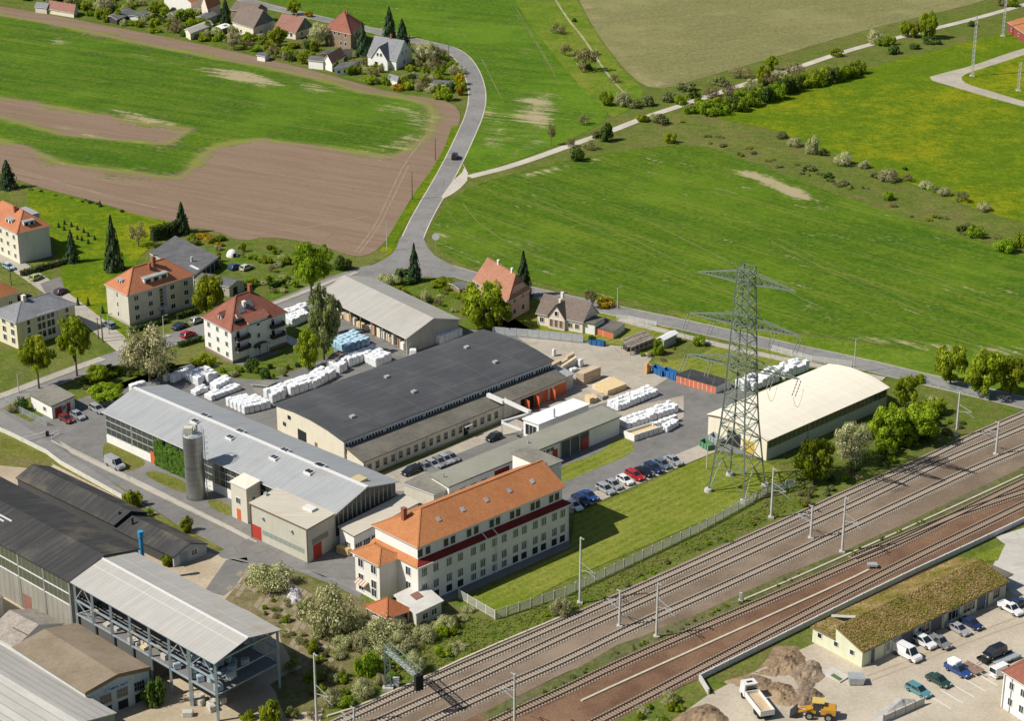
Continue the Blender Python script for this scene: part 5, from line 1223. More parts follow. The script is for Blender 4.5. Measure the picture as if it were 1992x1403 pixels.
def brownroof():
    fr=Fr(p('X3',770,1158),p('X3',1340,932),p('X3',130,745),h=5.6); H,U,V=fr.h,fr.U,fr.V
    t=thing('brown_roof_workshop','workshop with brown felt roof, white end wall and blue lettered sign','workshop',fr.O); R=fr.R
    walls(fr,t,wall('bluish_white_render',(.55,.58,.58)))
    gable_roof(fr,t,mottled('brown_felt',(.20,.155,.105),(.275,.22,.155),.15,1.5,.9),1.1,.3,H,'v',edge=W_bare,wallmat=MATS['bluish_white_render'])
    MB().bar(R(-.2,-.12,H+.0),R(U*.5,-.12,H+1.05),.25,0,.7).bar(R(U*.5,-.12,H+1.05),R(U+.2,-.12,H),.25,0,.7).build('verge_board',[W_bare],t)
    for a in (.30,.56,.83):
        window(fr,'f',U*a,2.4,1.9,1.5,t,True,M_glass,3,bars=1,fmat=flat('pale_bars',(.4,.4,.38)))
        window(fr,'f',U*a,.1,1.9,1.6,t,False,M_dark,0,'lower_opening')
    sg=MB().box(fr,U*.28,U*.72,-.1,0,H-1.35,H-.55).build('sign_board',[flat('pale_blue_board',(.42,.56,.66),.5)],t)
    lt=MB(); a=U*.34; random.seed(5)
    m_bl=flat('dark_blue_lettering',(.02,.05,.22),.5)
    for k in range(17):
        if k in (9,): a+=.22; continue
        w=random.uniform(.12,.2); lt.box(fr,a,a+.05,-.125,-.1,H-1.15,H-.75); lt.box(fr,a,a+w,-.125,-.1,H-.95+random.choice((-.2,0,.15)),H-.89+random.choice((0,.1))); a+=w+.06
    for k in range(8):
        t0,t1=.6+k*.55,.6+(k+1)*.55; c=(U*.31,H-.95); lt.bar(R(c[0]+.2*math.cos(t0),-.115,c[1]+.26*math.sin(t0)),R(c[0]+.2*math.cos(t1),-.115,c[1]+.26*math.sin(t1)),.05)
    lt.build('sign_lettering',[m_bl],sg)
brownroof(); random.seed(21)
def greyroof():
    fr=Fr(p('X3',450,1650),p('X3',1030,1338),p('X3',-580,1007),h=4.6); H,U,V=fr.h,fr.U,fr.V
    t=thing('pale_roof_shed','shed with pale grey corrugated roof in front of the brown-roofed workshop','shed',fr.O)
    walls(fr,t,W_grey); gable_roof(fr,t,sheet('ribbed_pale_roof',(.40,.385,.345),(.50,.475,.43),1.5,.3,.75,0,1),1.5,.3,H,'v',edge=M_trim,wallmat=W_grey)
    rowwin(fr,'f',even(U,4),[1.4],1.5,1.2,t)
greyroof()
def ruin(label,q1,q2,q0,h,rise):
    fr=Fr(q1,q2,q0,h=h); H,U,V=fr.h,fr.U,fr.V; t=thing('old_outbuilding',label,'outbuilding',fr.O)
    w=wall('blue_shadowed_white',(.62,.63,.62)); walls(fr,t,w)
    gable_roof(fr,t,mottled('patched_felt',(.24,.21,.18),(.36,.32,.27),.5,2,.9),rise,.3,H,'v',edge=M_trim,wallmat=w)
    MB().bar(fr.R(U*.25,V*.5,H+rise*.5+.3),fr.R(U*.25,-.2,H+rise*.5+.3),.12).build('roof_batten',[M_bark],t)
ruin('small old outbuilding with patched gable roof and pale end wall',p('X3',135,738),p('X3',560,528),p('X3',-110,610),3.2,2.0)
ruin('old outbuilding with bright gable half hidden at the works wall',p('X3',-260,480),p('X3',20,290),p('X3',-500,330),3.4,1.8)
# ---- green-roofed building, lower right
def greenroof():
    fr=Fr(p('X7',565,855),p('X7',1710,302),p('X7',170,650),base=p('X7',557,980)); H,U,V=fr.h,fr.U,fr.V; R=fr.R
    t=thing('sedum_roof_building','long workshop with weedy brown-green sedum roof and pale green walls','workshop',fr.O); k=.54; r=2.0
    walls(fr,t,wall('pale_lime_render',(.66,.66,.47)),b=(0,V*k)); MB().box(fr,0,U*.13,V*k,V,-.05,H-.3).build('low_wing_wall',[MATS['pale_lime_render']],t)
    MB().box(fr,U*.13,U,V*k,V,-.05,H-.3).build('rear_wall',[MATS['pale_lime_render']],t)
    MB().hexa([R(0,0,H),R(U,0,H),R(U,V*k,H),R(0,V*k,H),R(0,0,H+.02),R(U,0,H+.02),R(U,V*k,H+r),R(0,V*k,H+r)]).build('upper_wall',[MATS['pale_lime_render']],t)
    m=R_green; tr=flat('roof_fascia',(.25,.2,.13))
    def slope(a0,a1,b0,b1,z0,z1,nm):
        n=max(2,int((a1-a0)/.9)); mm=max(2,int((b1-b0)/.9)); mb=MB(); g=[]
        for j in range(mm+1):
            for i in range(n+1):
                a=a0+(a1-a0)*i/n; b=b0+(b1-b0)*j/mm; z=z0+(z1-z0)*j/mm+.28+.13*mnoise.noise(Vec((a*.8,b*.8,3)))*(0<i<n and 0<j<mm)
                mb.v.append(tuple(R(a,b,z)))
        for j in range(mm):
            for i in range(n): q=j*(n+1)+i; mb.f.append((q,q+1,q+n+2,q+n+1)); mb.m.append(0)
        k0=len(mb.v)
        q=[R(a0,b0,z0),R(a1,b0,z0),R(a1,b1,z1),R(a0,b1,z1)]
        tp=[x+Vec((0,0,.26)) for x in q]; mb.v+= [tuple(x) for x in q+tp]
        for f in ((0,1,5,4),(1,2,6,5),(2,3,7,6),(3,0,4,7),(3,2,1,0)): mb.f.append(tuple(k0+x for x in f)); mb.m.append(1)
        mb.build(nm,[m,tr],t)
    slope(-.3,U+.4,-.4,V*k,H-.1,H+r,'roof'); slope(U*.13,U+.4,V*k+.02,V+.3,H+r-.02,H-.1,'rear_roof'); slope(-.3,U*.13-.02,V*k,V+.3,H-.3,H-.3,'low_wing_roof')
    MB().bar(R(U*.13,V*k,H+r+.3),R(U*.13,V+.2,H+.2),.35).build('parapet',[M_conc],t)
    for b in (V*.2,V*.52,V*.85): window(fr,'l',b,1.5,.9,.9,t,True,M_glass,0)
    for a,w,d in ((.07,.9,1),(.17,.8,0),(.30,3.2,1),(.41,3.0,0),(.50,3.0,1),(.62,3.2,0),(.73,3.2,0),(.83,3.2,1),(.93,2.0,0)):
        if d: door(fr,'f',U*a,.05,w,2.6,t,flat('steel_blue_gate',(.10,.12,.15),.6),'gate')
        else: window(fr,'f',U*a,.9,w,1.7,t,True,M_glass,2)
    for i in range(10): MB().bar(R(U*(.05+.1*i),-.1,0),R(U*(.05+.1*i),-.1,H),.16).build('pilaster',[W_green],t)
    global SEDUM; SEDUM=(fr,t,k,r)
    MB().box(fr,U+.1,U+4.0,1.5,6.5,2.6,2.8).build('carport_roof',[R_felt3],t)
greenroof()
def cornerhouse():
    fr=Fr(p('X7',2010,1215),p('X7',2400,1000),p('X7',1690,1015),h=hgt(p('X7',1690,1292),p('X7',1690,1015)[1])); H,U,V=fr.h,fr.U,fr.V
    t=thing('white_corner_house','white house with red tiled roof at the edge of the gravel yard','house',fr.O)
    walls(fr,t,M_white); hip_roof(fr,t,R_red,3.6,.4,H,'v')
    for k in range(2): rowwin(fr,'l',[V*.2,V*.5,V*.78],[1.3+k*3.0],.9,1.3,t,sill=True)
    MB().bar(fr.R(-.1,V-.4,0),fr.R(-.1,V-.4,H),.14).build('downpipe',[M_steel],t); MB().bar(fr.R(-.1,V-2.0,0),fr.R(-.1,V-2.0,H),.14).build('downpipe',[M_steel],t)
cornerhouse()
# ---- brick building far right
fr=Fr(p('Z4',2100,330),p('Z4',2300,270),p('Z4',1868,172),h=3.6); t=thing('brick_pump_house','low red brick building with orange roof in the meadow','building',fr.O)
walls(fr,t,tiles('red_brick_wall',(.33,.075,.055),(.4,.11,.08),.12,.35)); hip_roof(fr,t,R_orange,1.2,.5,fr.h,'v'); rowwin(fr,'l',even(fr.V,4),[1.2],1.2,1.1,t)
# ---- garages behind the orange-roofed flats
fr=Fr(p('Z5',1500,742),p('Z5',1690,600),p('Z5',1165,575),h=2.8); t=thing('garage_block','L-shaped block of garages with dark grey flat roof behind the orange-roofed flats','garage',fr.O)
walls(fr,t,W_grey); flat_roof(fr,t,mottled('dark_grey_felt',(.10,.10,.105),(.15,.15,.15),.3,2,.9),.2)
for i in range(6): door(fr,'f',fr.U*(i+.5)/6,.05,fr.U/6-.4,2.2,t,M_dark,'garage_door')
a,b=fr.uv(p('Z5',1487,640),2.8); MB().tube(fr.R(a,b,3.0),fr.R(a,b,4.4),.35).build('chimney',[M_conc],t)
MB().bar(fr.R(fr.U*.25,.5,3.1),fr.R(fr.U*.25,4.5,3.1),.7,0,.12).build('roof_slab',[M_trim],t)
fr=Fr(p('Z5',1775,830),p('Z5',1890,785),p('Z5',1510,775),h=2.6); t=thing('garden_shed','low shed with dark pitched felt roof beside the round tree','shed',fr.O)
walls(fr,t,W_grey); gable_roof(fr,t,MATS['dark_grey_felt'],.9,.25,fr.h,'v',wallmat=W_grey); door(fr,'f',fr.U*.4,0,1.5,2.0,t,M_dark)
# ---- village along the top
def gh(name,label,q1,q2,q0,base,roof,wl,rise,axis='v',gwall=None,h=None,wf=(),wl_=(),cat='house',over=.35,hip=False,U=None,chim=()):
    fr=Fr(q1,q2,q0,h=h,base=base); H=fr.h
    if U: fr.U=U
    t=thing(name,label,cat,fr.O); walls(fr,t,wl)
    rf=hip_roof(fr,t,roof,rise,over,H,axis) if hip else gable_roof(fr,t,roof,rise,over,H,axis,wallmat=gwall or wl)
    for s,z,w,hh in wf: window(fr,'f',fr.U*s,z,w,hh,t,True,M_glass,0)
    for s,z,w,hh in wl_: window(fr,'l',fr.V*s,z,w,hh,t,True,M_glass,0)
    for a,b,z1 in chim: chimney(fr,rf,fr.U*a,fr.V*b,H+rise*.5,H+z1,.6)
    return fr,t
gh('village_house','brown rendered village house with red hip roof',p('Z2',725,267),p('Z2',832,192),p('Z2',525,222),p('Z2',735,388),R_red,W_bare,6.0,'v',hip=True,wf=[(.3,1.2,1,1.4),(.7,1.2,1,1.4),(.3,4.4,1,1.4),(.7,4.4,1,1.4)],wl_=[(.2,1.2,1,1.4),(.38,1.2,1,1.4),(.2,4.6,1,1.4),(.45,4.6,1,1.4),(.62,4.6,1,1.4),(.8,4.6,1,1.4)],chim=[(.5,.4,7.0)])
def whitevilla():
    fr=Fr(p('Z2',1078,468),p('Z2',1202,398),p('Z2',858,428),h=3.6); H,U,V=fr.h,fr.U,fr.V; R=fr.R
    t=thing('white_village_house','bright white village house with steep grey roof and front gable','house',fr.O); walls(fr,t,M_white)
    rf=gable_roof(fr,t,R_slate,5.6,.35,H,'v',wallmat=wall('shaded_white_render',(.74,.76,.78)))
    b0,b1=V*.22,V*.78; bm=(b0+b1)/2; hh=4.6
    MB().hexa([R(-2.2,b1,-.05),R(-2.2,b0,-.05),R(2,b0,-.05),R(2,b1,-.05),R(-2.2,b1,H),R(-2.2,b0,H),R(2,b0,H),R(2,b1,H)]).build('front_wing',[M_white],t)
    MB().face([R(-2.2,b1,H),R(-2.2,b0,H),R(-2.2,bm,H+hh)]).build('front_gable',[M_white],t)
    r=MB(); r.face([R(-2.5,b0-.3,H-.3),R(U*.45,b0-.3,H-.3),R(U*.45,bm,H+hh+.1),R(-2.5,bm,H+hh+.1)]); r.face([R(U*.45,b1+.3,H-.3),R(-2.5,b1+.3,H-.3),R(-2.5,bm,H+hh+.1),R(U*.45,bm,H+hh+.1)]); r.build('front_roof',[R_slate],rf)
    for b in (bm-.8,bm+.8): window(fr,'l',b,H+1.2,.8,1.1,t,True,M_glass,0,off=2.22)
    window(fr,'l',bm+1.5,1.0,1.4,1.6,t,True,M_glass,0,off=2.22)
    for a in (.4,.62): window(fr,'f',U*a,H+.8,.8,1.2,t,True,M_glass,0); 
    window(fr,'f',U*.5,.9,1.0,1.3,t,True,M_glass,0)
    chimney(fr,rf,U*.5,V*.45,H+5,H+7,.7)
whitevilla()
gh('village_house','village house with rusty red gable roof and slate-clad end wall',p('Z2',297,252),p('Z2',438,203),p('Z2',132,222),p('Z2',300,305),R_rust,M_cream,4.6,'v',W_blue,wl_=[(.2,.9,1,1.2),(.5,.9,1,1.2),(.8,.9,1,1.2)],wf=[(.35,.9,.9,1.2),(.6,3.6,.8,1.0)],chim=[(.5,.35,5.6)])
gh('village_house','village house with brown-grey gable roof and dark slate gable',p('Z2',-30,215),p('Z2',132,155),p('Z2',-190,165),p('Z2',-25,300),R_dkbr,M_cream,5.4,'v',W_blue,wl_=[(.2,.9,1.2,1.2),(.6,.9,1.2,1.2)],wf=[(.35,.9,.9,1.2),(.6,4.0,.8,1.0)])
gh('timber_house','house with wide grey roof over a dark timber gallery',(494,24),(506,20),(449,18),None,R_dkbr,W_bare,2.5,'v',h=4.6,U=9.0)
gh('white_garden_shed','long white shed with grey flat roof at the field edge',p('Z2',510,475),p('Z2',560,440),p('Z2',398,462),p('Z2',512,540),MATS['dark_grey_felt'],M_white,.7,'v',cat='shed',U=6)
gh('white_gabled_shed','narrow white gabled shed with brown roof at the field edge',p('Z2',580,490),p('Z2',680,430),p('Z2',515,470),p('Z2',583,555),R_rust,M_white,2.6,'u',M_white,cat='shed')
gh('grey_shed','grey flat-roofed shed behind the white gabled shed',p('Z2',615,410),p('Z2',720,385),p('Z2',492,415),None,MATS['dark_grey_felt'],W_grey,.8,'v',h=3.0,cat='shed',U=8)
gh('low_shed','low dark-roofed shed beside the white gabled shed',p('Z2',715,520),p('Z2',810,470),p('Z2',600,530),p('Z2',715,575),MATS['dark_grey_felt'],M_white,.6,'v',cat='shed',wl_=[(.3,.8,.9,.9),(.7,.8,.9,.9)])
gh('white_garage','small white garage with dark roof in the corner garden',p('Z2',1455,660),p('Z2',1500,640),p('Z2',1345,650),p('Z2',1410,712),MATS['dark_grey_felt'],M_white,.5,'v',h=2.6,cat='garage',U=6)
gh('garden_hut','little white hut with slate roof behind the yellow bush',p('Z2',1085,625),p('Z2',1110,600),p('Z2',1020,605),None,R_slate,M_white,1.0,'v',h=2.2,cat='hut',U=4)
gh('brown_barn','low barn with long rusty brown roof at the field edge',p('Z1',570,98),p('Z1',608,60),p('Z1',372,65),p('Z1',570,135),R_rust,M_cream,2.4,'v',cat='barn',U=8)
gh('blue_roof_shed','shed with blue-grey roof next to the brown barn',p('Z1',360,60),p('Z1',390,40),p('Z1',272,50),p('Z1',362,105),R_slate,M_beige,1.2,'v',cat='shed',U=6)
gh('garden_shed','shed with pale grey pitched roof and dark boards',p('Z1',905,150),p('Z1',1050,92),p('Z1',820,128),p('Z1',905,190),MATS['dark_grey_felt'],flat('dark_boards',(.06,.055,.05)),.8,'u',cat='shed')
gh('garden_shed','pale shed with light flat roof behind the dark boarded shed',p('Z1',1070,128),p('Z1',1165,92),p('Z1',1000,122),p('Z1',1072,165),MATS['dark_grey_felt'],M_white,.4,'u',cat='shed',wf=[(.3,.7,.9,.9),(.7,.7,.9,.9)])
gh('long_shed','long shed with grey corrugated roof and pale verge',p('Z1',1475,258),p('Z1',1650,190),p('Z1',1430,228),None,R_asb,M_cream,.8,'u',h=2.6,cat='shed')
gh('flat_hut','small hut with white flat roof among the gardens',p('Z1',1720,222),p('Z1',1785,200),p('Z1',1675,205),None,R_whiter,W_bare,.3,'u',h=2.4,cat='hut')
gh('village_house','white village house with orange-red roof at the picture top',p('Z1',1480,20),p('Z1',1560,-20),p('Z1',1270,-20),p('Z1',1300,60),R_orange2,M_white,3.6,'u',h=4.5)
gh('village_house','pale village house with orange roof and pointed gable facing the field',p('Z1',1610,70),p('Z1',1720,20),p('Z1',1560,30),None,R_orange,wall('rosy_render',(.66,.5,.4)),4.2,'u',h=4.2,U=11)
gh('tool_shed','small grey shed below the pointed orange gable',p('Z1',1590,150),p('Z1',1680,110),p('Z1',1520,130),None,MATS['dark_grey_felt'],W_grey,.6,'u',h=2.4,cat='shed')
gh('tool_shed','small dark shed under the white village house',p('Z1',1350,120),p('Z1',1430,90),p('Z1',1310,100),None,R_slate,W_grey,.8,'u',h=2.4,cat='shed')
gh('garden_hut','little white hut with dark lean-to by the field edge',p('Z2',60,435),p('Z2',110,405),p('Z2',0,425),None,MATS['dark_grey_felt'],M_white,.4,'v',h=2.0,cat='hut',U=4)
gh('garden_hut','small wooden hut in the garden of the salmon house',p('Z7',1465,560),p('Z7',1570,540),p('Z7',1375,510),p('Z7',1465,600),MATS['dark_grey_felt'],W_bare,.3,'u',cat='hut')
gh('yard_shed','small brown felt-roofed shed between garden and white pallets',p('Y5',1400,440),p('Y5',1515,405),p('Y5',1280,430),None,R_felt,W_grey,.3,'v',h=2.4,cat='shed')
gh('yard_shed','dark-roofed shed under the birch',p('Z7',250,1250),p('Z7',350,1180),p('Z7',195,1240),None,R_dkbr,flat('maroon_boards',(.12,.06,.05)),.3,'v',h=2.4,cat='shed')
gh('allotment_hut','allotment hut with bright white sloping roof behind the timber rack',p('Z8',1560,840),p('Z8',1660,790),p('Z8',1515,830),None,R_whiter,W_grey,.4,'u',h=2.4,cat='hut')
# ================================================================== silo, ivy, pylon, masts, fences
m_sil=sheet('silo_steel',(.30,.30,.29),(.46,.455,.44),.5,.12,.36,.75,1)
q=G(*p('X2',1675,385)); t=thing('silo','tall cylindrical steel silo beside the ivy-covered wall','silo',q); hs=hgt(p('X2',1675,385),p('Y5',770,850)[1])
mb=MB(); r=2.0
prev=0
for z,rr in ((0,r),(.3,r),(.35,r*.97),(hs*.25,r*.97),(hs*.25+.15,r),(hs*.5,r),(hs*.5+.15,r*.97),(hs*.75,r*.97),(hs*.75+.15,r),(hs-.25,r)):
    mb.tube((0,0,prev),(0,0,z+.001),rr,rr,28,0,False); prev=z
mb.build('shell',[m_sil],t,smooth=True); MB().tube((0,0,hs-.3),(0,0,hs+.35),r,.5,28).build('cap',[M_steel],t)
f_=at3((0,0,0)); MB().box(f_,-1.6,.1,-.9,.6,hs+.2,hs+1.5).tube((.7,.3,hs),(.7,.3,hs+1.9),.35,.35,10).build('filter_unit',[flat('pale_filter',(.6,.58,.45))],t)
mb=MB()
for k in range(10):
    a=2*math.pi*k/10; mb.bar((r*math.cos(a),r*math.sin(a),hs),(r*math.cos(a),r*math.sin(a),hs+1.1),.06)
for z in (hs+.55,hs+1.1):
    for k in range(20):
        a,b=2*math.pi*k/20,2*math.pi*(k+1)/20; mb.bar((r*math.cos(a),r*math.sin(a),z),(r*math.cos(b),r*math.sin(b),z),.05)
mb.build('railing',[M_steel],t)
mb=MB(); x0=r+.25
for s in (-.3,.3): mb.bar((x0,s,0),(x0,s,hs+1),.07)
for k in range(int(hs/.6)): mb.bar((x0,-.3,k*.6+.3),(x0,.3,k*.6+.3),.05)
for k in range(int(hs/1.2)):
    z=2.4+k*1.2
    if z<hs:
        for j in range(6):
            a,b=-1.4+j*.467,-1.4+(j+1)*.467; mb.bar((x0+.7*math.cos(a),.5*math.sin(a),z),(x0+.7*math.cos(b),.5*math.sin(b),z),.05)
mb.build('ladder',[M_steel],t)
# ---- pylon
feet=[G(*p('Y2',x,y)) for x,y in ((340,1125),(645,1220),(825,1075),(525,985))]
C=sum(feet,Vec())/4; Hp=hgt(PX(C),512); m_py=flat('green_grey_steel',(.205,.245,.19),.6,.1)
t=thing('power_pylon','tall green-grey lattice power pylon standing on the factory lawn','power pylon',Vec((C.x,C.y,0)))
rel=[f-C for f in feet]
def kz(s):
    tab=[(0,1),(.3,.66),(.42,.57),(1,.30)]
    for (a,x),(b,y) in zip(tab,tab[1:]):
        if s<=b: return x+(y-x)*(s-a)/(b-a)
def cn(i,s): k=kz(s); return Vec((rel[i].x*k,rel[i].y*k,Hp*s))
lev=[0,.12,.22,.30,.37,.43,.49,.55,.61,.67,.73,.79,.84,.89,.94,.985]
for i in range(4):
    mb=MB()
    for a,b in zip(lev,lev[1:]): mb.bar(cn(i,a),cn(i,b),.32 if a<.5 else .25)
    mb.build('leg',[m_py],t); MB().tube(cn(i,0)-Vec((0,0,.3)),cn(i,0)+Vec((0,0,.7)),.9,.75,12).build('footing',[M_conc],t)
for n_,(a,b) in enumerate(zip(lev,lev[1:])):
    mb=MB(); w=.14 if a<.4 else .11
    for i in range(4):
        j=(i+1)%4
        if n_==0:
            m_=(cn(i,b)+cn(j,b))/2; mb.bar(cn(i,a),m_,w).bar(cn(j,a),m_,w)
        else: mb.bar(cn(i,a),cn(j,b),w).bar(cn(j,a),cn(i,b),w)
        mb.bar(cn(i,b),cn(j,b),w)
    mb.build('bracing',[m_py],t)
zl=lambda y: hgt(PX(C),y)/Hp
ad=(G(1543,733,Hp*.52)-G(1349,690,Hp*.52)); ad.z=0; ad.normalize(); an=Vec((-ad.y,ad.x,0))
m_ins=flat('dark_insulator',(.03,.03,.035),.4)
for s,Lh in ((zl(716),12.3),(zl(634),12.0),(zl(550),10.6)):
    mb=MB(); z=Hp*s; hw=2.2*kz(s)/.5
    for sg in (-1,1):
        tip=ad*(sg*Lh)+Vec((0,0,z+.3)); n_=7
        for o_ in (-1,1):
            rb=an*(o_*hw*.55)+Vec((0,0,z)); rt=an*(o_*hw*.4)+Vec((0,0,z+2.6))
            mb.bar(rb,tip,.2).bar(rt,tip,.15)
            for k in range(n_):
                u0,u1=k/n_,(k+.5)/n_; u2=(k+1)/n_
                mb.bar(rb.lerp(tip,u0),rt.lerp(tip,u1),.09).bar(rt.lerp(tip,u1),rb.lerp(tip,u2),.09)
        for k in range(6):
            u=k/6; a=an*(hw*.55)+Vec((0,0,z)); b=-an*(hw*.55)+Vec((0,0,z)); mb.bar(a.lerp(tip,u),b.lerp(tip,u+.16),.09).bar(b.lerp(tip,u),a.lerp(tip,u+.16),.09)
    mb.build('cross_arm',[m_py],t)
    if s<.85:
        for sg in (-1,1):
            for fr_ in (1.0,.55):
                for d in (-.35,.35):
                    q0=ad*(sg*Lh*fr_+d)+Vec((0,0,z)); q1=q0+an*(-2.4)+Vec((0,0,-2.6)); ib=MB()
                    for k in range(5): ib.tube(q0.lerp(q1,k/5),q0.lerp(q1,(k+.6)/5),.12,.12,6)
                    ib.bar(q0,q1,.05); ib.build('insulator',[m_ins],t)
                q1=ad*(sg*Lh*fr_)+an*(-2.4)+Vec((0,0,z-2.6)); q3=ad*(sg*Lh*fr_)+an*2.4+Vec((0,0,z-2.6)); wb=MB(); pv=q1
                for k in range(1,11):
                    u=k/10; c=q1.lerp(q3,u)+Vec((0,0,-4*3.0*u*(1-u))); wb.bar(pv,c,.045); pv=c
                wb.build('jumper_wire',[flat('dull_wire',(.16,.17,.16),.6)],t)
# ---- catenary masts
m_mast=mottled('concrete_mast',(.44,.43,.40),(.55,.54,.5),1,4)
tdir=(G(1550,1008)-G(1096,1216)); tdir.z=0; tdir.normalize(); tn=Vec((tdir.y,-tdir.x,0))
def mast(bx,by,ty,arm,label,w=.42,both=False):
    h=hgt((bx,by),ty); t=thing('catenary_mast',label,'mast',G(bx,by)); mb=MB()
    mb.tube((0,0,-.2),(0,0,h),w*.62,w*.4,10); mb.build('post',[m_mast],t); MB().box(UNIT,-.5,.5,-.5,.5,-.1,.35).build('foot',[M_conc],t)
    ab=MB(); z1=min(h*.72,8.4); z0=z1-1.7
    for sg in ((arm,) if not both else (1,-1)):
        e=tn*(sg*3.4)
        ab.bar((0,0,z1),e+Vec((0,0,z1-.9)),.09).bar((0,0,z0),e+Vec((0,0,z1-.9)),.09).bar(e*.55+Vec((0,0,z0+.45)),e*1.25+Vec((0,0,z0-.2)),.07)
    ab.build('cantilever',[M_steel],t)
    MB().bar((0,0,h-.1),tn*(arm*.9)+Vec((0,0,h-.1)),.16).build('head_bracket',[M_steel],t)
mast(1128,1174,1046,1,'tall catenary mast on the embankment below the office lawn')
mast(1205,1220,1150,-1,'short catenary mast between the second and third tracks')
mast(1277,1240,1135,1,'catenary mast on the weedy strip beside the short mast')
mast(1500,1008,912,1,'catenary mast at the fence below the pylon')
mast(1577,1048,985,-1,'short catenary mast between tracks below the pylon')
mast(1638,1075,968,1,'tall catenary mast on the weedy strip opposite the sedum-roofed workshop')
mast(1860,848,762,1,'catenary mast at the scrub beyond the cream-roofed hall')
mast(1937,885,822,-1,'slim catenary mast between tracks near the bridge end')
mast(617,1420,1272,1,'catenary mast beside the steel canopy')
mast(1001,1425,1312,-1,'dark catenary mast on the weedy strip near the signal gantry')
mast(690,1432,1378,-1,'short catenary mast at the track beside the signal gantry')
# signal gantry
q=G(755,1340); t=thing('signal_gantry','green lattice signal gantry with cantilever walkway over the embankment','signal gantry',q); m_gt=flat('gantry_green',(.16,.22,.18),.6)
hg=hgt((755,1340),1262); mb=MB()
for a in (-.45,.45):
    for b in (-.45,.45): mb.bar((a,b,0),(a*.9,b*.9,hg+.3),.16)
for k in range(7):
    z0,z1=hg*k/7,hg*(k+1)/7; s=1 if k%2 else -1
    for b in (-.45,.45): mb.bar((-.45*s,b,z0),(.45*s,b,z1),.09)
    for a in (-.45,.45): mb.bar((a,-.45*s,z0),(a,.45*s,z1),.09)
mb.build('tower',[m_gt],t); MB().box(UNIT,-.9,.9,-.9,.9,-.1,.5).build('footing',[M_conc],t)
gd=(G(806,1386)-G(755,1340)); gd.z=0; Lg=10.5; gd.normalize(); gn=Vec((-gd.y,gd.x,0)); mb=MB()
for s in (-.6,.6):
    for z in (hg-.3,hg+.9): mb.bar(gn*s+Vec((0,0,z)),gn*s+gd*Lg+Vec((0,0,z)),.14)
    for k in range(9):
        mb.bar(gn*s+gd*(Lg*k/9)+Vec((0,0,hg-.3)),gn*s+gd*(Lg*(k+1)/9)+Vec((0,0,hg+.9)),.08)
mb.build('walkway_girder',[m_gt],t); mb=MB()
for k in range(22): mb.bar(gn*-.6+gd*(Lg*(k+.5)/22)+Vec((0,0,hg-.25)),gn*.6+gd*(Lg*(k+.5)/22)+Vec((0,0,hg-.25)),.3,0,.06)
mb.build('walkway_deck',[mottled('grating',(.4,.41,.38),(.5,.5,.46),1,4)],t)
MB().box(at3((0,0,0),math.atan2(gd.y,gd.x)),Lg-.4,Lg+.3,-.7,.7,hg-2.6,hg+.2).build('signal_head',[M_dark],t)
tag(MB().box(UNIT,-.5,.5,-.4,.4,0,1.3).box(UNIT,-.55,.55,-.45,.45,1.3,1.4).build('relay_cabinet',[flat('pale_cabinet',(.55,.57,.55))],None,G(*p('X5',525,1105))),'pale relay cabinet at the foot of the signal gantry','cabinet')
tag(MB().box(UNIT,-.35,.35,-.35,.35,0,.5).box(UNIT,-.22,.22,-.22,.22,.5,1.9).build('signal_post',[M_conc],None,G(*p('X8',1045,400))),'squat pale signal post beside the cable trough','signal post')
tb=thing('inspection_trolley','small grey trackside box on legs beside the rusty tracks','trackside box',G(*p('X7',640,185)))
MB().box(UNIT,-.9,.9,-.6,.6,.5,.9).build('tray',[M_steel],tb)
for a in (-.7,.7):
    for b in (-.45,.45): MB().bar((a,b,0),(a,b,.5),.1).build('leg',[M_steel],tb)
# ---- poles and lamps
def pole(bx,by,ty,label,lamp=False,w=.22,mat=None,cat='pole'):
    h=hgt((bx,by),ty); t=thing('street_lamp' if lamp else 'utility_pole',label,'street lamp' if lamp else cat,G(bx,by))
    MB().tube((0,0,-.2),(0,0,h),w*.6,w*.4,8).build('post',[mat or m_mast],t)
    if lamp: MB().bar((0,0,h),(.9,.25,h+.15),.09).box(at3((0,0,0),.27),.6,1.2,-.1,.1,h+.1,h+.24).build('lamp_head',[M_steel],t)
    else: MB().bar((-.6,0,h-.3),(.6,0,h-.3),.12).build('crossbar',[M_steel],t)
for a in ((1201,602,560,'street lamp opposite the cream cottage'),(1661,725,660,'street lamp by the far corner of the cream-roofed hall'),(753,488,432,'lamp post at the road junction'),(320,668,615,'street lamp beside the blossoming tree'),(212,650,612,'lamp post before the orange-roofed flats'),(37,765,728,'lamp post at the works entrance'),(1375,912,868,'thin lamp post at the end of the parked cars')):
    pole(*a[:3],a[3],True)
pole(847,312,268,'wooden pole on the brown field margin',False,.25,M_bark); pole(802,388,335,'wooden pole beside the road bend',False,.25,M_bark); pole(873,118,88,'wooden pole at the village bend',False,.25,M_bark)
pole(200,665,612,'double wooden pole at the side street corner',False,.3,M_bark); pole(192,660,618,'leaning brace of the double wooden pole',False,.25,M_bark,'brace'); pole(22,555,512,'dark pole by the orange corner house',False,.25,M_bark)
m_lat=flat('pale_lattice',(.5,.52,.5),.5)
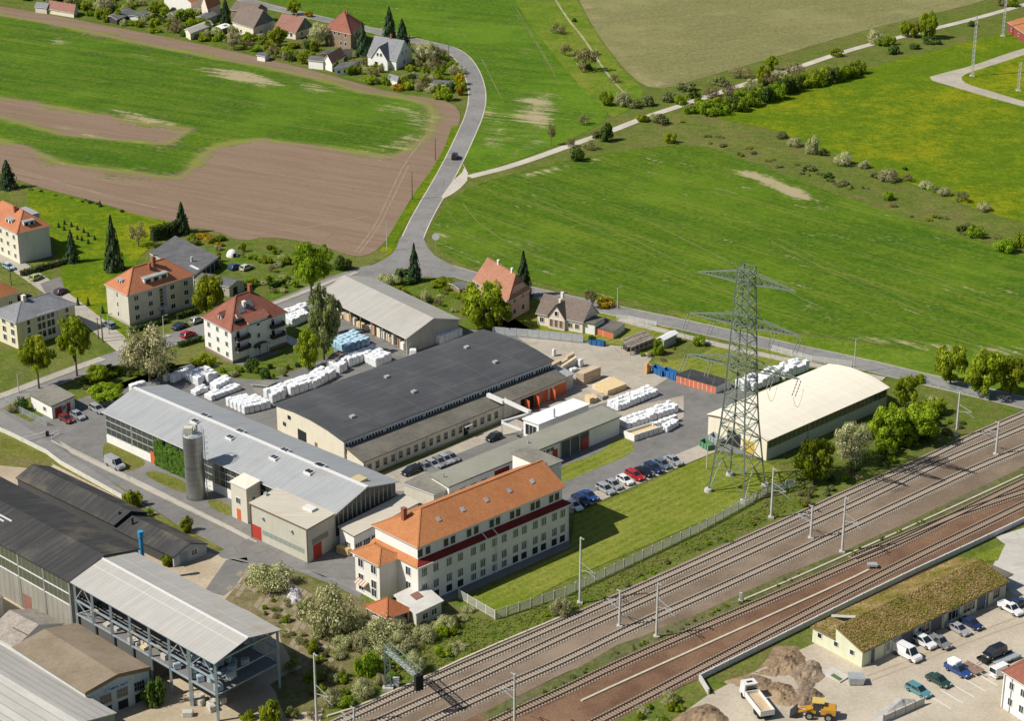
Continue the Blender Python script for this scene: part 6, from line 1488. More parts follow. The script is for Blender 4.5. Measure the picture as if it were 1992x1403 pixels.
for bx,by,ty,lab in ((1891,148,30,'tall thin lattice mast standing at the meadow drive'),(1951,70,-20,'lattice mast beside the brick building'),(1981,176,120,'short lattice mast inside the drive loop')):
    h=hgt((bx,by),ty); t=thing('lattice_mast',lab,'mast',G(bx,by)); mb=MB(); c=[(.45,.26),(-.45,.26),(0,-.5)]
    for i in range(3): mb.bar((*c[i],0),(c[i][0]*.8,c[i][1]*.8,h),.14)
    n=int(h/1.6)
    for k in range(n):
        for i in range(3):
            j=(i+1)%3; mb.bar((*c[i],h*k/n),(*c[j],h*(k+1)/n),.08)
    mb.build('lattice',[m_lat],t); MB().box(UNIT,-.8,.8,-.8,.8,-.1,.3).build('foot',[M_conc],t)
# ---- fences and walls
def fence(name,label,cat,px,h,step,mat,postmat,pw=.16,th=.06,gap=.05,solid=True,pname='panel',z0=.05):
    c=[G(*q) for q in px]; O=c[0].copy(); t=thing(name,label,cat,O); PM={}
    for a,b in zip(c,c[1:]):
        L=(b-a).length; n=max(1,round(L/step)); d=(b-a)/L; ang=math.atan2(d.y,d.x); w=L/n
        for k in range(n+1):
            if k==n and b is not c[-1]: continue
            key=('post',h,pw,postmat.name)
            if key not in WCACHE: WCACHE[key]=MB().box(UNIT,-pw/2,pw/2,-pw/2,pw/2,-.1,h+.08).mesh('post',[postmat])
            o=obj('post',WCACHE[key],t,a+d*(w*k)-O); o.rotation_euler=(0,0,ang)
        key=(name,label,round(w,2))
        if key not in PM:
            mb=MB(); f_=at3((0,0,0))
            if solid: mb.box(f_,pw/2,w-pw/2,-th/2,th/2,z0,h)
            else:
                for zz in (.15,h-.1): mb.box(f_,pw/2,w-pw/2,-.02,.02,zz,zz+.06)
                m_=max(3,int(w/.2))
                for i in range(m_): x=pw/2+(w-pw)*(i+.5)/m_; mb.box(f_,x-.045,x+.045,-.03,-.005,.05,h)
            PM[key]=mb.mesh(pname,[mat])
        for k in range(n):
            o=obj(pname,PM[key],t,a+d*(w*k)-O); o.rotation_euler=(0,0,ang)
    return t
m_cf=mottled('fence_concrete',(.52,.51,.44),(.62,.60,.52),.6,3)
fence('concrete_fence','grey concrete panel fence between factory lawn and railway','fence',[p('X1',712,1160),p('X1',972,1312),(1100,1160),(1250,1088),(1360,1035),(1450,985),p('X6',1760,245),p('X6',1975,190)],1.8,2.6,m_cf,m_cf,solid=False)
fence('garden_fence','weathered grey board fence behind the dark hall','fence',[p('Z8',235,800),p('Z8',500,820),p('Z8',930,862)],2.0,3.0,mottled('grey_boards',(.34,.37,.38),(.46,.48,.47),1,4),M_conc)
m_rl=flat('white_rail',(.66,.66,.62),.5)
fence('mesh_fence','pale mesh fence along the road verge beside the cream-roofed hall','fence',[p('Y1',880,890),p('Y1',1220,985),p('Y1',1560,1030)],1.6,3.0,m_rl,m_rl,.1,solid=False,pname='rail_panel')
fence('guard_rail','white guard rail along the road near the cream cottage','fence',[p('Z8',1195,680),p('Z8',1290,690),p('Z8',1500,735)],1.2,2.5,m_rl,m_rl,.14,solid=False,pname='rail_panel')
fence('bridge_railing','grey railing where the road passes below the trees','fence',[p('Y3',1110,420),p('Y3',1330,480),p('Y3',1680,560)],1.5,2.5,M_steel,M_steel,.12,solid=False,pname='rail_panel')
fence('street_wall','low grey concrete wall along the works street','wall',[p('Y4',-60,1200),p('Y4',100,1270),p('Y4',400,1420),p('X2',520,110),p('X2',1040,400)],1.0,3.2,m_cf,m_cf,.2,.18)
fence('street_fence','dull mesh fence by the gatehouse lawn','fence',[p('Y4',45,985),p('Y4',130,1045),p('Y4',400,1180)],1.5,3.0,M_steel,M_steel,.1,solid=False,pname='rail_panel')
fence('parapet_wall','pale concrete parapet wall along the outer track','wall',[(1361,1324),(1500,1254),(1649,1180),(1677,1166),(1780,1116),(1894,1063),(2060,984)],1.1,4.0,mottled('parapet_concrete',(.46,.45,.44),(.56,.55,.53),.6,3),m_cf,.25,.3)
fence('parapet_wall','short return of the pale parapet wall at the soil heap','wall',[(1361,1324),(1378,1352)],1.1,4.0,MATS['parapet_concrete'],m_cf,.25,.3)
# barrier gate at the works street
q=G(*p('Y4',405,1265)); t=thing('barrier_gate','white and grey boom barrier across the works street','barrier',q)
MB().box(UNIT,-.3,.3,-.3,.3,0,1.1).build('drive_box',[M_dark],t); e=G(*p('Y4',195,1320))-q; MB().bar((0,0,1.0),e+Vec((0,0,1.0)),.14).build('boom',[M_frame],t); MB().bar(e,e+Vec((0,0,1.0)),.14).build('rest_post',[M_frame],t)
t=thing('zebra_sign_frame','white tubular gate leaf folded beside the barrier','gate',G(*p('Y4',440,1290))); e2=G(*p('Y4',505,1250))-G(*p('Y4',440,1290))
MB().bar((0,0,.3),e2+Vec((0,0,.3)),.08).bar((0,0,1.1),e2+Vec((0,0,1.1)),.08).bar((0,0,0),(0,0,1.2),.08).bar(e2,e2+Vec((0,0,1.2)),.08).build('frame',[M_frame],t)
# speed sign by the field
t=thing('road_sign','white round road sign at the field corner','road sign',G(*p('Z7',1235,140))); MB().tube((0,0,0),(0,0,3.0),.08,.08,8).build('post',[M_steel],t); MB().tube((0,-.05,2.6),(0,-.1,2.6),1.0,1.0,16).build('sign_plate',[M_frame],t)
# ---- containers, racks, timber
m_blue=flat('blue_container',(.03,.14,.36),.5)
def skip(label,q1,q2,q0,h,mat,cat='container',nm='skip_container'):
    fr=Fr(q1,q2,q0,h=h); t=thing(nm,label,cat,fr.O); R=fr.R; U,V=fr.U,fr.V; w=.12
    MB().box(fr,0,U,0,V,.1,.3).build('floor',[mat],t)
    for bx in ((0,U,0,w),(0,U,V-w,V),(0,w,w,V-w),(U-w,U,w,V-w)): MB().box(fr,*bx,.3,h).build('side_wall',[mat],t)
    mb=MB()
    n=max(2,int(V/1.0))
    for k in range(n): mb.bar(R(-.06,V*(k+.5)/n,.2),R(-.06,V*(k+.5)/n,h),.12)
    mb.build('ribs',[mat],t); return t
skip('blue skip container beside the grey board fence',p('Z8',1090,858),p('Z8',1110,848),p('Z8',980,842),1.3,m_blue)
skip('blue skip container at the concrete yard edge, nearer the timber rack',p('Z8',1545,1085),p('Z8',1570,1060),p('Z8',1468,1052),1.5,m_blue)
skip('blue skip container touching the orange garage row',p('Z8',1650,1110),p('Z8',1672,1085),p('Z8',1555,1072),1.7,m_blue)
skip('green skip container beside the car park end',p('Y2',340,735),p('Y2',385,710),p('Y2',265,690),1.3,flat('green_container',(.10,.25,.13),.5))
skip('grey open trailer container at the cream-roofed hall',p('Y2',430,690),p('Y2',470,660),p('Y2',345,640),1.5,M_steel)
fr=Fr(p('Y7',1245,995),p('Y7',1490,915),p('Y7',1155,960),h=hgt(p('Y7',1250,1050),p('Y7',1248,995)[1])); t=thing('storage_bin','long low white-walled storage bin holding timber behind the grey hall','storage bin',fr.O)
for bx in ((0,fr.U,0,.25),(0,fr.U,fr.V-.25,fr.V),(0,.25,.25,fr.V-.25)): MB().box(fr,*bx,-.05,fr.h).build('wall',[M_white],t)
MB().box(fr,.25,fr.U,.25,fr.V-.25,0,fr.h*.6).build('timber_fill',[M_wood],t)
for i in range(6): MB().bar(fr.R(fr.U*i/6,-.06,.1),fr.R(fr.U*i/6,-.06,fr.h),.12).build('rib',[M_conc],t)
# timber rack (roofed, full of sticks)
fr=Fr(p('Z8',1305,905),p('Z8',1475,835),p('Z8',1228,850),base=p('Z8',1310,965)); t=thing('timber_rack','open rack piled with grey timber poles at the yard edge','timber rack',fr.O)
m_gw=mottled('grey_timber',(.28,.24,.19),(.44,.39,.32),1,6,.9)
for i in range(6):
    for b in (.2,fr.V-.2): MB().bar(fr.R(fr.U*i/5,b,0),fr.R(fr.U*i/5,b,fr.h),.2).build('post',[m_gw],t)
for i in range(26):
    b=fr.V*(i+.5)/26; z=fr.h+random.uniform(0,.35); MB().bar(fr.R(-.6+random.random(),b,z),fr.R(fr.U+random.uniform(0,.8),b,z+random.uniform(-.1,.1)),.17).build('pole',[m_gw],t)
for k in range(3): MB().bar(fr.R(0,.2,fr.h*(k+.7)/3.4),fr.R(fr.U,.2,fr.h*(k+.7)/3.4),.15).build('rail',[m_gw],t)
MB().box(fr,.4,fr.U-.3,fr.V*.45,fr.V-.4,0,fr.h*.7).build('stacked_logs',[flat('dark_logs',(.06,.05,.045),.9)],t)
m_tim=[M_wood,mottled('tan_timber',(.50,.37,.24),(.62,.49,.34),1,6,.8,.3,0,(1,8,1)),mottled('pale_timber',(.64,.55,.40),(.74,.66,.5),1,6,.8,.3,0,(1,8,1))]
def stack(label,q1,q2,q0,h,mat,layers=4,cat='timber stack'):
    fr=Fr(q1,q2,q0,h=h); t=thing('timber_stack',label,cat,fr.O); n=max(2,int(fr.U/2.4)); lh=h/layers
    for k in range(layers):
        for i in range(n):
            if k==layers-1 and random.random()<.1: continue
            MB().box(fr,fr.U*i/n+.03,fr.U*(i+1)/n-.05,random.uniform(0,.12),fr.V-random.uniform(0,.12),k*lh+.04,(k+1)*lh-.03).build('bundle',[mat],t)
stack('tall square stack of tan timber bundles in the concrete yard',p('Z8',940,1105),p('Z8',1075,1050),p('Z8',875,1095),2.8,m_tim[1])
stack('long stack of yellow boards with rough ends',p('Z8',1125,1235),p('Z8',1272,1180),p('Z8',1020,1180),1.4,m_tim[0],3)
stack('low stack of pale boards behind the yellow boards',p('Z8',1050,1200),p('Z8',1190,1140),p('Z8',1000,1185),1.1,m_tim[2],2)
stack('loose yellow offcut stack near the white roof',p('Z8',985,1300),p('Z8',1050,1275),p('Z8',945,1270),1.4,m_tim[0],4)
stack('roofed tan timber stack at the corner of the dark hall',p('Z8',700,1035),p('Z8',868,945),p('Z8',690,1015),2.4,m_tim[1],4)
stack('pale timber stack between the hall corner and the square stack',p('Z8',770,1050),p('Z8',885,975),p('Z8',758,1040),2.0,m_tim[2],3)
stack('upright bundle of orange timber beside the blue containers',p('Z8',1430,1030),p('Z8',1468,1010),p('Z8',1408,1022),2.6,mottled('orange_timber',(.55,.3,.1),(.66,.42,.2),1,5),3)
stack('brown pallet pile between the board stacks',p('Z8',1085,1285),p('Z8',1125,1260),p('Z8',1040,1262),.9,m_gw,3,'pallet pile')
stack('two yellow crates at the red annex door',p('Y8',1215,965),p('Y8',1265,945),p('Y8',1110,930),1.5,mottled('crate_yellow',(.5,.36,.15),(.6,.46,.22),1,5),2,'crates')
# ---- white wrapped pallets
m_wr=mottled('white_wrap',(.62,.63,.64),(.86,.86,.85),.7,3,.45,.35); m_wb=mottled('blue_tarpaulin_wrap',(.20,.42,.55),(.62,.72,.76),.5,2,.4,.3)
PAL=[bale_mesh('wrapped_pallet',m_wr,(1.12,1.12,1.0),k,.05) for k in range(4)]; PALB=[bale_mesh('wrapped_pallet',m_wb,(1.12,1.12,1.0),k+4,.05) for k in range(3)]
BAGS=[bale_mesh('big_bag',m_wr,(1.05,1.05,1.0),k+20,.11) for k in range(4)]
def grid(label,group,q1,q2,q0,hts,nm='wrapped_pallet',meshes=None,skip_=.03,pitch=1.3,levels=1,cat='pallet'):
    fr=Fr(q1,q2,q0,h=0.0); nu=max(1,round(fr.U/pitch)); nv=max(1,round(fr.V/pitch)); ang=math.atan2(fr.u.y,fr.u.x)
    for i in range(nu):
        for j in range(nv):
            if random.random()<skip_: continue
            z=0
            for l in range(levels):
                if l and random.random()<.25: break
                h=random.uniform(*hts); o=obj(nm,random.choice(meshes or PAL),None,fr.W(fr.U*(i+.5)/nu,fr.V*(j+.5)/nv,z+.03)+Vec((random.uniform(-.05,.05),random.uniform(-.05,.05),0)))
                o.scale=(fr.U/nu/1.2,fr.V/nv/1.2,h); o.rotation_euler=(0,0,ang+random.uniform(-.05,.05)); z+=h*1.02; tag(o,label,cat,group)
g1='wrapped pallets beside the silver hall'; g2='wrapped pallets along the dark hall'; g3='white bulk bags in rows beyond the grey hall'
la='white film-wrapped pallet in the rows behind the silver hall'; lb='white film-wrapped pallet in the long block along the dark hall'
grid('white film-wrapped pallet in the first row nearest the blossoming tree',g1,p('Y5',600,425),p('Y5',790,345),p('Y5',570,410),(1.9,2.2),pitch=1.4)
grid('white film-wrapped pallet in the pair of rows by the silver hall ridge end',g1,p('Y5',810,455),p('Y5',985,385),p('Y5',705,395),(1.7,2.2),pitch=1.4)
grid('white film-wrapped pallet in the low short row behind the silver hall',g1,p('Y5',790,535),p('Y5',900,490),p('Y5',750,510),(1.0,1.3),pitch=1.4)
grid('white film-wrapped pallet in the low double row behind the silver hall',g1,p('Y5',920,580),p('Y5',1180,480),p('Y5',865,545),(1.0,1.3),pitch=1.3); grid('white film-wrapped pallet in the tall block on the low double row',g1,p('Y5',960,520),p('Y5',1095,455),p('Y5',920,480),(2.0,2.3),pitch=1.4)
grid('white film-wrapped pallet in the small pair at the silver hall gable',g1,p('Y5',245,520),p('Y5',370,480),p('Y5',228,500),(2.0,2.2),pitch=1.4); grid('white film-wrapped pallet standing alone beside the dark bush',g1,p('Y5',540,415),p('Y5',575,400),p('Y5',515,405),(1.6,1.9),pitch=1.5)
grid('white film-wrapped pallet in the square block at the dark hall corner',g2,p('Y5',1210,692),p('Y5',1440,635),p('Y5',1040,610),(1.7,1.95),pitch=1.35)
grid('white film-wrapped pallet in the long double row along the dark hall',g2,p('Y5',1440,600),p('Y5',1790,470),p('Y5',1370,545),(2.0,2.3),pitch=1.4); grid('white film-wrapped pallet in the gappy row along the dark hall',g2,p('Y5',1790,480),p('Y5',1990,370),p('Y5',1700,430),(1.8,2.3),pitch=1.4,skip_=.15)
grid('white film-wrapped pallet in the row next to the dark garden shed',g2,p('Z7',300,1394),p('Z7',415,1330),p('Z7',170,1330),(2.0,2.3),pitch=1.4,skip_=.1); grid('white film-wrapped pallet in the short row before the wedge-shaped block',g2,p('Z7',390,1330),p('Z7',530,1270),p('Z7',325,1290),(2.0,2.3),pitch=1.4)
grid('white film-wrapped pallet in the wedge-shaped block by the open shed','pallets by the open shed',p('Z7',650,1330),p('Z7',805,1265),p('Z7',470,1235),(1.9,2.3),pitch=1.4)
grid('blue-tinted tarpaulin-wrapped pallet before the open shed','blue wrapped pallets',p('Z7',360,1190),p('Z7',600,1100),p('Z7',200,1110),(1.7,2.1),meshes=PALB,pitch=1.5)
grid('white wrapped pallet behind the white house garden','pallets behind the white house',p('Z6',1330,940),p('Z6',1500,860),p('Z6',1270,890),(1.9,2.2),pitch=1.5); grid('white wrapped pallet behind the white house garden','pallets behind the white house',p('Z6',1270,870),p('Z6',1480,790),p('Z6',1265,830),(1.9,2.2),pitch=1.5)
grid('white wrapped pallet at the gable of the open shed','pallets at the shed gable',p('Z7',1265,1110),p('Z7',1485,1020),p('Z7',1230,1080),(2.0,2.2),pitch=1.5); tag(obj('wrapped_pallet',PAL[0],None,G(*p('Z7',1015,1195))),'single white pallet before the shed corner','pallet').scale=(1.4,1.4,1.4)
lg='white bulk bag standing in the paired rows beyond the grey hall'
grid('white bulk bag in the row next to the yellow boards',g3,p('Y7',1110,797),p('Y7',1455,657),p('Y7',1008,750),(1.3,1.6),'big_bag',BAGS,.02,1.25,cat='bulk bag')
grid('white bulk bag in the row next to the storage bin',g3,p('Y7',1182,955),p('Y7',1622,800),p('Y7',1108,903),(1.3,1.7),'big_bag',BAGS,.02,1.25,cat='bulk bag')
grid('white bulk bag beside the long storage bin','bags by the bin',p('Y7',1520,980),p('Y7',1620,920),p('Y7',1480,950),(1.2,1.6),'big_bag',BAGS,.02,1.25,cat='bulk bag'); grid('white bulk bag beside the long storage bin','bags by the bin',p('Y7',1400,950),p('Y7',1620,880),p('Y7',1370,935),(1.2,1.5),'big_bag',BAGS,.02,1.25,cat='bulk bag')
grid('white wrapped pallet stacked behind the cream-roofed hall','pallets behind the cream hall',p('Y1',690,1250),p('Y1',1210,1055),p('Y1',560,1215),(1.5,2.6),pitch=1.5,skip_=.18)
grid('white sack on the ground between timber stacks','sacks in the timber yard',p('Z8',850,1105),p('Z8',900,1080),p('Z8',805,1090),(.6,1.0),'big_bag',BAGS,.1,1.3,cat='sack'); grid('white-topped bag among the timber stacks','bags in the timber yard',p('Z8',905,1060),p('Z8',935,1045),p('Z8',890,1050),(1.6,1.8),'big_bag',BAGS,0,1.6,cat='sack'); grid('white bag at the dark hall corner','bag at hall corner',p('Z8',705,975),p('Z8',728,965),p('Z8',692,968),(1.6,1.8),'big_bag',BAGS,0,1.6,cat='sack')
for i in range(9):
    q=G(*p('X4',random.uniform(340,600),random.uniform(1215,1320))); o=obj('bale',random.choice(BALES2),None,q); o.rotation_euler=(0,0,random.random()*3); tag(o,'pale bale lying on the dirt below the steel canopy','bale','bales below the canopy')
tag(obj('concrete_block',bale_mesh('concrete_block',M_conc,(1.7,1.2,.9),3,.03),None,G(*p('X4',285,1360))),'pale concrete block at the foot of the tall canopy column','block')
# ================================================================== vehicles
m_tyre=flat('tyre',(.015,.015,.015),.9); m_rim=flat('rim',(.35,.35,.36),.35,.6); m_lamp=paint('headlamp',(.7,.7,.68),.15); m_tail=paint('tail_lamp',(.3,.01,.01),.2)
def car_parts(kind):
    """side profiles (x, z) along the length; returns body mesh, glass mesh and dims"""
    L,Wd={'hatch':(4.0,1.7),'sedan':(4.5,1.75),'wagon':(4.6,1.75),'van':(5.2,1.95),'pickup':(4.9,1.8),'mpv':(4.7,1.85)}[kind]
    body={'hatch':[(-2,.3),(-2,.85),(-1.85,.92),(-.1,.95),(.95,.95),(1.9,.75),(2,.6),(2,.3)],
     'sedan':[(-2.25,.3),(-2.25,.85),(-2.15,.95),(-1.5,.98),(1.0,.95),(2.1,.75),(2.25,.6),(2.25,.3)],
     'wagon':[(-2.3,.3),(-2.3,.9),(-2.2,.96),(1.0,.95),(2.1,.75),(2.3,.6),(2.3,.3)],
     'mpv':[(-2.35,.3),(-2.35,1.0),(-2.3,1.06),(1.3,1.05),(2.15,.85),(2.35,.65),(2.35,.3)],
     'van':[(-2.6,.35),(-2.6,1.2),(1.5,1.2),(2.4,1.0),(2.6,.75),(2.6,.35)],
     'pickup':[(-2.45,.4),(-2.45,1.0),(-.5,1.0),(1.1,1.0),(2.3,.85),(2.45,.65),(2.45,.4)]}[kind]
    cab={'hatch':[(-1.95,.9),(-1.5,1.43),(.15,1.45),(1.05,.94)],'sedan':[(-1.6,.96),(-.95,1.42),(.3,1.43),(1.15,.94)],'wagon':[(-2.25,.95),(-1.95,1.44),(.25,1.46),(1.15,.94)],
     'mpv':[(-2.3,1.05),(-2.1,1.75),(.5,1.77),(1.5,1.03)],'van':[(-2.58,1.15),(-2.55,2.15),(1.0,2.2),(1.75,1.18)],'pickup':[(-.6,.99),(-.4,1.65),(.5,1.65),(1.2,.99)]}[kind]
    mb=MB(); n=len(body); hw=Wd/2
    L_=[(x,-hw*(1 if .45<abs(0)+.5 else 1)*(.93 if abs(x)>L/2-.12 else 1),z) for x,z in body]; R_=[(x,-y,z) for x,y,z in L_]
    mb.v+=L_+R_
    for i in range(n):
        j=(i+1)%n; mb.f.append((i,j,n+j,n+i)); mb.m.append(0)
    mb.f.append(tuple(range(n))[::-1]); mb.m.append(0); mb.f.append(tuple(n+i for i in range(n))); mb.m.append(0)
    # roof panel over the cabin
    tw=hw*.80; (x0,z0),(x1,z1)=cab[1],cab[2]
    mb.hexa([(x0-.03,-tw,z0-.02),(x1+.03,-tw,z1-.02),(x1+.03,tw,z1-.02),(x0-.03,tw,z0-.02),(x0+.08,-tw*.93,z0+.05),(x1-.08,-tw*.93,z1+.05),(x1-.08,tw*.93,z1+.05),(x0+.08,tw*.93,z0+.05)],0)
    for (xa,za),(xb,zb),k in ((cab[0],cab[1],1),(cab[3],cab[2],1)):        # pillars
        for s in (-1,1): mb.bar((xa,s*hw*.93,za),(xb,s*tw*.99,zb),.09)
    if kind in('hatch','sedan','wagon','mpv'):
        xm=(cab[1][0]+cab[2][0])/2
        for s in (-1,1): mb.bar((xm,s*hw*.945,.95),(xm,s*tw*1.0,cab[1][1]),.08)
    if kind=='van':
        for s in (-1,1): mb.hexa([(-2.5,s*hw*.97-.02*s,1.2),(.5,s*hw*.97-.02*s,1.2),(.5,s*hw*.97,1.2),(-2.5,s*hw*.97,1.2),(-2.5,s*tw*1.03-.02,2.1),(.5,s*tw*1.03-.02,2.1),(.5,s*tw*1.03+.03,2.1),(-2.5,s*tw*1.03+.03,2.1)])
    if kind=='pickup':
        for bx in ((-2.4,-.6,-hw,-hw+.08),(-2.4,-.6,hw-.08,hw),(-2.45,-2.37,-hw,hw)): mb.box(UNIT,*bx,1.0,1.2)
    gl=MB(); bw=hw*.93; (xa,za),(xb,zb),(xc,zc),(xd,zd)=cab
    c=[(xa,-bw,za),(xd,-bw,zd),(xd,bw,zd),(xa,bw,za),(xb,-tw,zb),(xc,-tw,zc),(xc,tw,zc),(xb,tw,zb)]
    gl.hexa(c)
    return mb.mesh('body',[paint('car_grey',(.2,.2,.2))]),gl.mesh('windows',[M_glass]),L,Wd
wh=MB().tube((0,-.1,.32),(0,.1,.32),.32,.32,14); ME_W=wh.mesh('wheel',[m_tyre]); ME_R=MB().tube((0,-.105,.32),(0,.105,.32),.19,.19,10).mesh('rim',[m_rim])
ME_H=MB().box(UNIT,-.06,.06,-.16,.16,0,.16).mesh('headlight',[m_lamp]); ME_T=MB().box(UNIT,-.05,.05,-.14,.14,0,.18).mesh('tail_light',[m_tail])
KINDS={k:car_parts(k) for k in ('hatch','sedan','wagon','van','pickup','mpv')}
CC={'black':(.012,.013,.016),'navy':(.015,.03,.09),'blue':(.02,.06,.22),'silver':(.45,.46,.47),'white':(.75,.75,.74),'red':(.45,.01,.015),'grey':(.12,.13,.14),'greyblue':(.16,.22,.28),'green':(.015,.06,.045),'teal':(.08,.25,.28),'lightblue':(.35,.48,.58),'lime':(.42,.48,.12),'purple':(.09,.04,.07),'darkred':(.2,.02,.02),'cream':(.6,.57,.45)}
def car(kind,colour,at,to,label,group=None,z=0.0,k=1.0,cat=None):
    """at: ground pixel under the middle; to: pixel towards which the bonnet points"""
    q=G(*at,z); d=G(*to,z)-q; body,gl,L,Wd=KINDS[kind]
    t=thing({'van':'parked_van','pickup':'pickup_truck'}.get(kind,'parked_car'),label,cat or {'van':'van','pickup':'pickup'}.get(kind,'car'),q+Vec((0,0,.03)),group,math.atan2(d.y,d.x)); t.scale=(k,k,k)
    o=obj('body',body,t); o.material_slots[0].link='OBJECT'; o.material_slots[0].material=paint('car_'+colour,CC[colour],.3,.3 if colour in('silver','greyblue','grey') else 0)
    obj('windows',gl,t)
    for x in (-L*.31,L*.31):
        for y in (-Wd/2+.08,Wd/2-.08): w=obj('wheel',ME_W,t,(x,y,0)); obj('rim',ME_R,w)
    hz={'van':.75,'pickup':.7,'mpv':.7}.get(kind,.6)
    for y in (-Wd*.36,Wd*.36): obj('headlight',ME_H,t,(L/2-.02,y*.93,hz-.02)); obj('tail_light',ME_T,t,(-L/2+.0,y*.95,hz))
    return t
def dirpt(at,dx,dy): return (at[0]+dx,at[1]+dy)
A_=(100,-43); B_=(100,54)
def cA(kd,c,v,x,y,label,s=1,**kw): a=p(v,x,y); car(kd,c,a,(a[0]+s*A_[0],a[1]+s*A_[1]),label,**kw)
def cB(kd,c,v,x,y,label,s=1,**kw): a=p(v,x,y); car(kd,c,a,(a[0]+s*B_[0],a[1]+s*B_[1]),label,**kw)
car('mpv','black',(885,308),(900,270),'black car driving on the winding road',cat='car')
g='cars in the car park strip'
for (x,y),c,k,l in (((265,358),'white','hatch','white car half hidden at the office roof corner'),((320,315),'navy','wagon','navy car parked next to the mid-blue one'),((377,278),'blue','sedan','mid-blue car parked in the strip below the grass island'),((508,226),'silver','wagon','silver estate car at the gap in the parking strip'),((572,194),'silver','hatch','pale silver hatchback between silver estate and white car'),((660,158),'white','hatch','white car parked beside the bright red one'),((735,120),'red','wagon','bright red car in the parking strip'),((808,92),'black','sedan','black car beside the bright red one'),((882,62),'navy','wagon','dark navy car beside the black one in the parking strip'),((952,34),'greyblue','hatch','grey-blue car second from the end of the strip'),((1035,5),'silver','sedan','silver car at the container end of the parking strip')):
    cB(k,c,'X6',x,y,l,1,group=g)
cA('hatch','black','Y6',1580,1120,'black car standing in the lane before the lean-to workshops',-1)
cA('wagon','black','X1',368,262,'long black car at the end of the row of grey cars',-1)
for i,(x,y) in enumerate(((475,228),(525,208),(572,190),(617,172),(657,158))): cB('hatch','silver' if i%2 else 'grey','X1',x,y+10,'small grey car in the row behind the low hall',1,group='grey cars behind the low hall')
cA('sedan','navy','Z5',1395,1150,'dark blue car parked at the street before the orange-roofed flats'); cA('hatch','red','Z5',1458,1215,'red car parked in front of the white house'); cA('hatch','silver','Z5',1525,1105,'silver car parked behind the white house corner')
cB('wagon','greyblue','Z5',845,1140,'grey-blue estate parked on the side street',-1); cB('hatch','lightblue','Z5',68,690,'light blue car beside the blank end wall',1); cA('hatch','lime','Z5',280,772,'lime yellow car beside the clipped hedge'); cA('hatch','purple','Z5',475,880,'dark plum car in the parking bay'); cA('wagon','black','Z5',180,925,'black car behind the orange corner house')
cB('hatch','darkred','Y4',565,1140,'dark red car at the gatehouse door'); cB('hatch','silver','Y4',665,1112,'silver car beside the gatehouse'); cB('wagon','silver','Y4',830,1055,'silver estate at the corner of the silver hall'); cB('sedan','black','Y4',918,1025,'black car at the corner of the silver hall')
cB('van','silver','Y5',105,1135,'silver grey van on the grass beside the works street')
cB('van','white','X7',915,895,'white van parked before the sedum-roofed workshop',1,k=1.05); cB('hatch','white','X7',1050,800,'white hooded cargo vehicle at the workshop gate',1,k=1.15); cB('pickup','grey','X7',1170,800,'grey pickup with orange load at the workshop gate',1); cB('sedan','silver','X7',1325,695,'silver car in front of the workshop windows'); cB('sedan','navy','X7',1425,650,'dark blue car next to the workshop pillars'); cB('pickup','white','X7',1740,535,'white pickup under the carport end'); cA('sedan','navy','X7',1800,490,'dark car half under the carport')
cA('mpv','black','X7',1610,885,'black people carrier loaded on a trailer',-1,z=.7); cB('pickup','blue','X7',1320,1025,'blue pickup with white cargo hood'); cB('sedan','green','X7',1165,1105,'dark green car in the marked parking bays'); cB('wagon','teal','X7',1005,1185,'teal estate car in the marked parking bays'); cA('van','white','X7',1670,1035,'white van beside the red-roofed corner house',1,k=.9)
cA('hatch','blue','Z5',1820,690,'small blue car parked in the allotment'); cA('hatch','cream','Z5',1910,695,'cream car parked in the allotment')
# cargo hood, trailers, truck, loader
def trailer(label,v,x,y,L,Wd,mat,s,z=.6):
    a=p(v,x,y); q=G(*a); d=G(a[0]+s[0],a[1]+s[1])-q; t=thing('flat_trailer',label,'trailer',q,None,math.atan2(d.y,d.x))
    MB().box(UNIT,-L/2,L/2,-Wd/2,Wd/2,z-.15,z).build('bed',[mat],t); MB().bar((L/2,0,z-.1),(L/2+1.2,0,z-.15),.12).build('drawbar',[M_steel],t)
    for s_ in (-1,1):
        for x_ in (-.5,.5): o=obj('wheel',ME_W,t,(x_,s_*(Wd/2-.1),0))
        MB().box(UNIT,-L/2,L/2,s_*Wd/2-.04,s_*Wd/2+.04,z,z+.25).build('side_board',[mat],t)
trailer('dark car trailer carrying the black people carrier','X7',1610,905,6.5,2.1,M_dark,(-100,43)); trailer('brown flat trailer beside the blue pickup','X7',1430,1005,3.8,1.9,mottled('brown_board',(.2,.13,.10),(.28,.2,.16),1,4),B_); trailer('grey flatbed trailer behind the corner house roof','X7',1700,925,5.5,2.1,M_steel,(-100,43))
t=thing('cargo_hood','white cargo hood standing on the blue pickup','cargo hood',G(*p('X7',1290,1000),0)+Vec((0,0,1.15))); a=p('X7',1290,1000); d=G(a[0]+100,a[1]+54)-G(*a)
o=bale_mesh('hood',M_white,(2.0,1.7,1.0),2,.02); obj('hood',o,t); t.rotation_euler=(0,0,math.atan2(d.y,d.x))
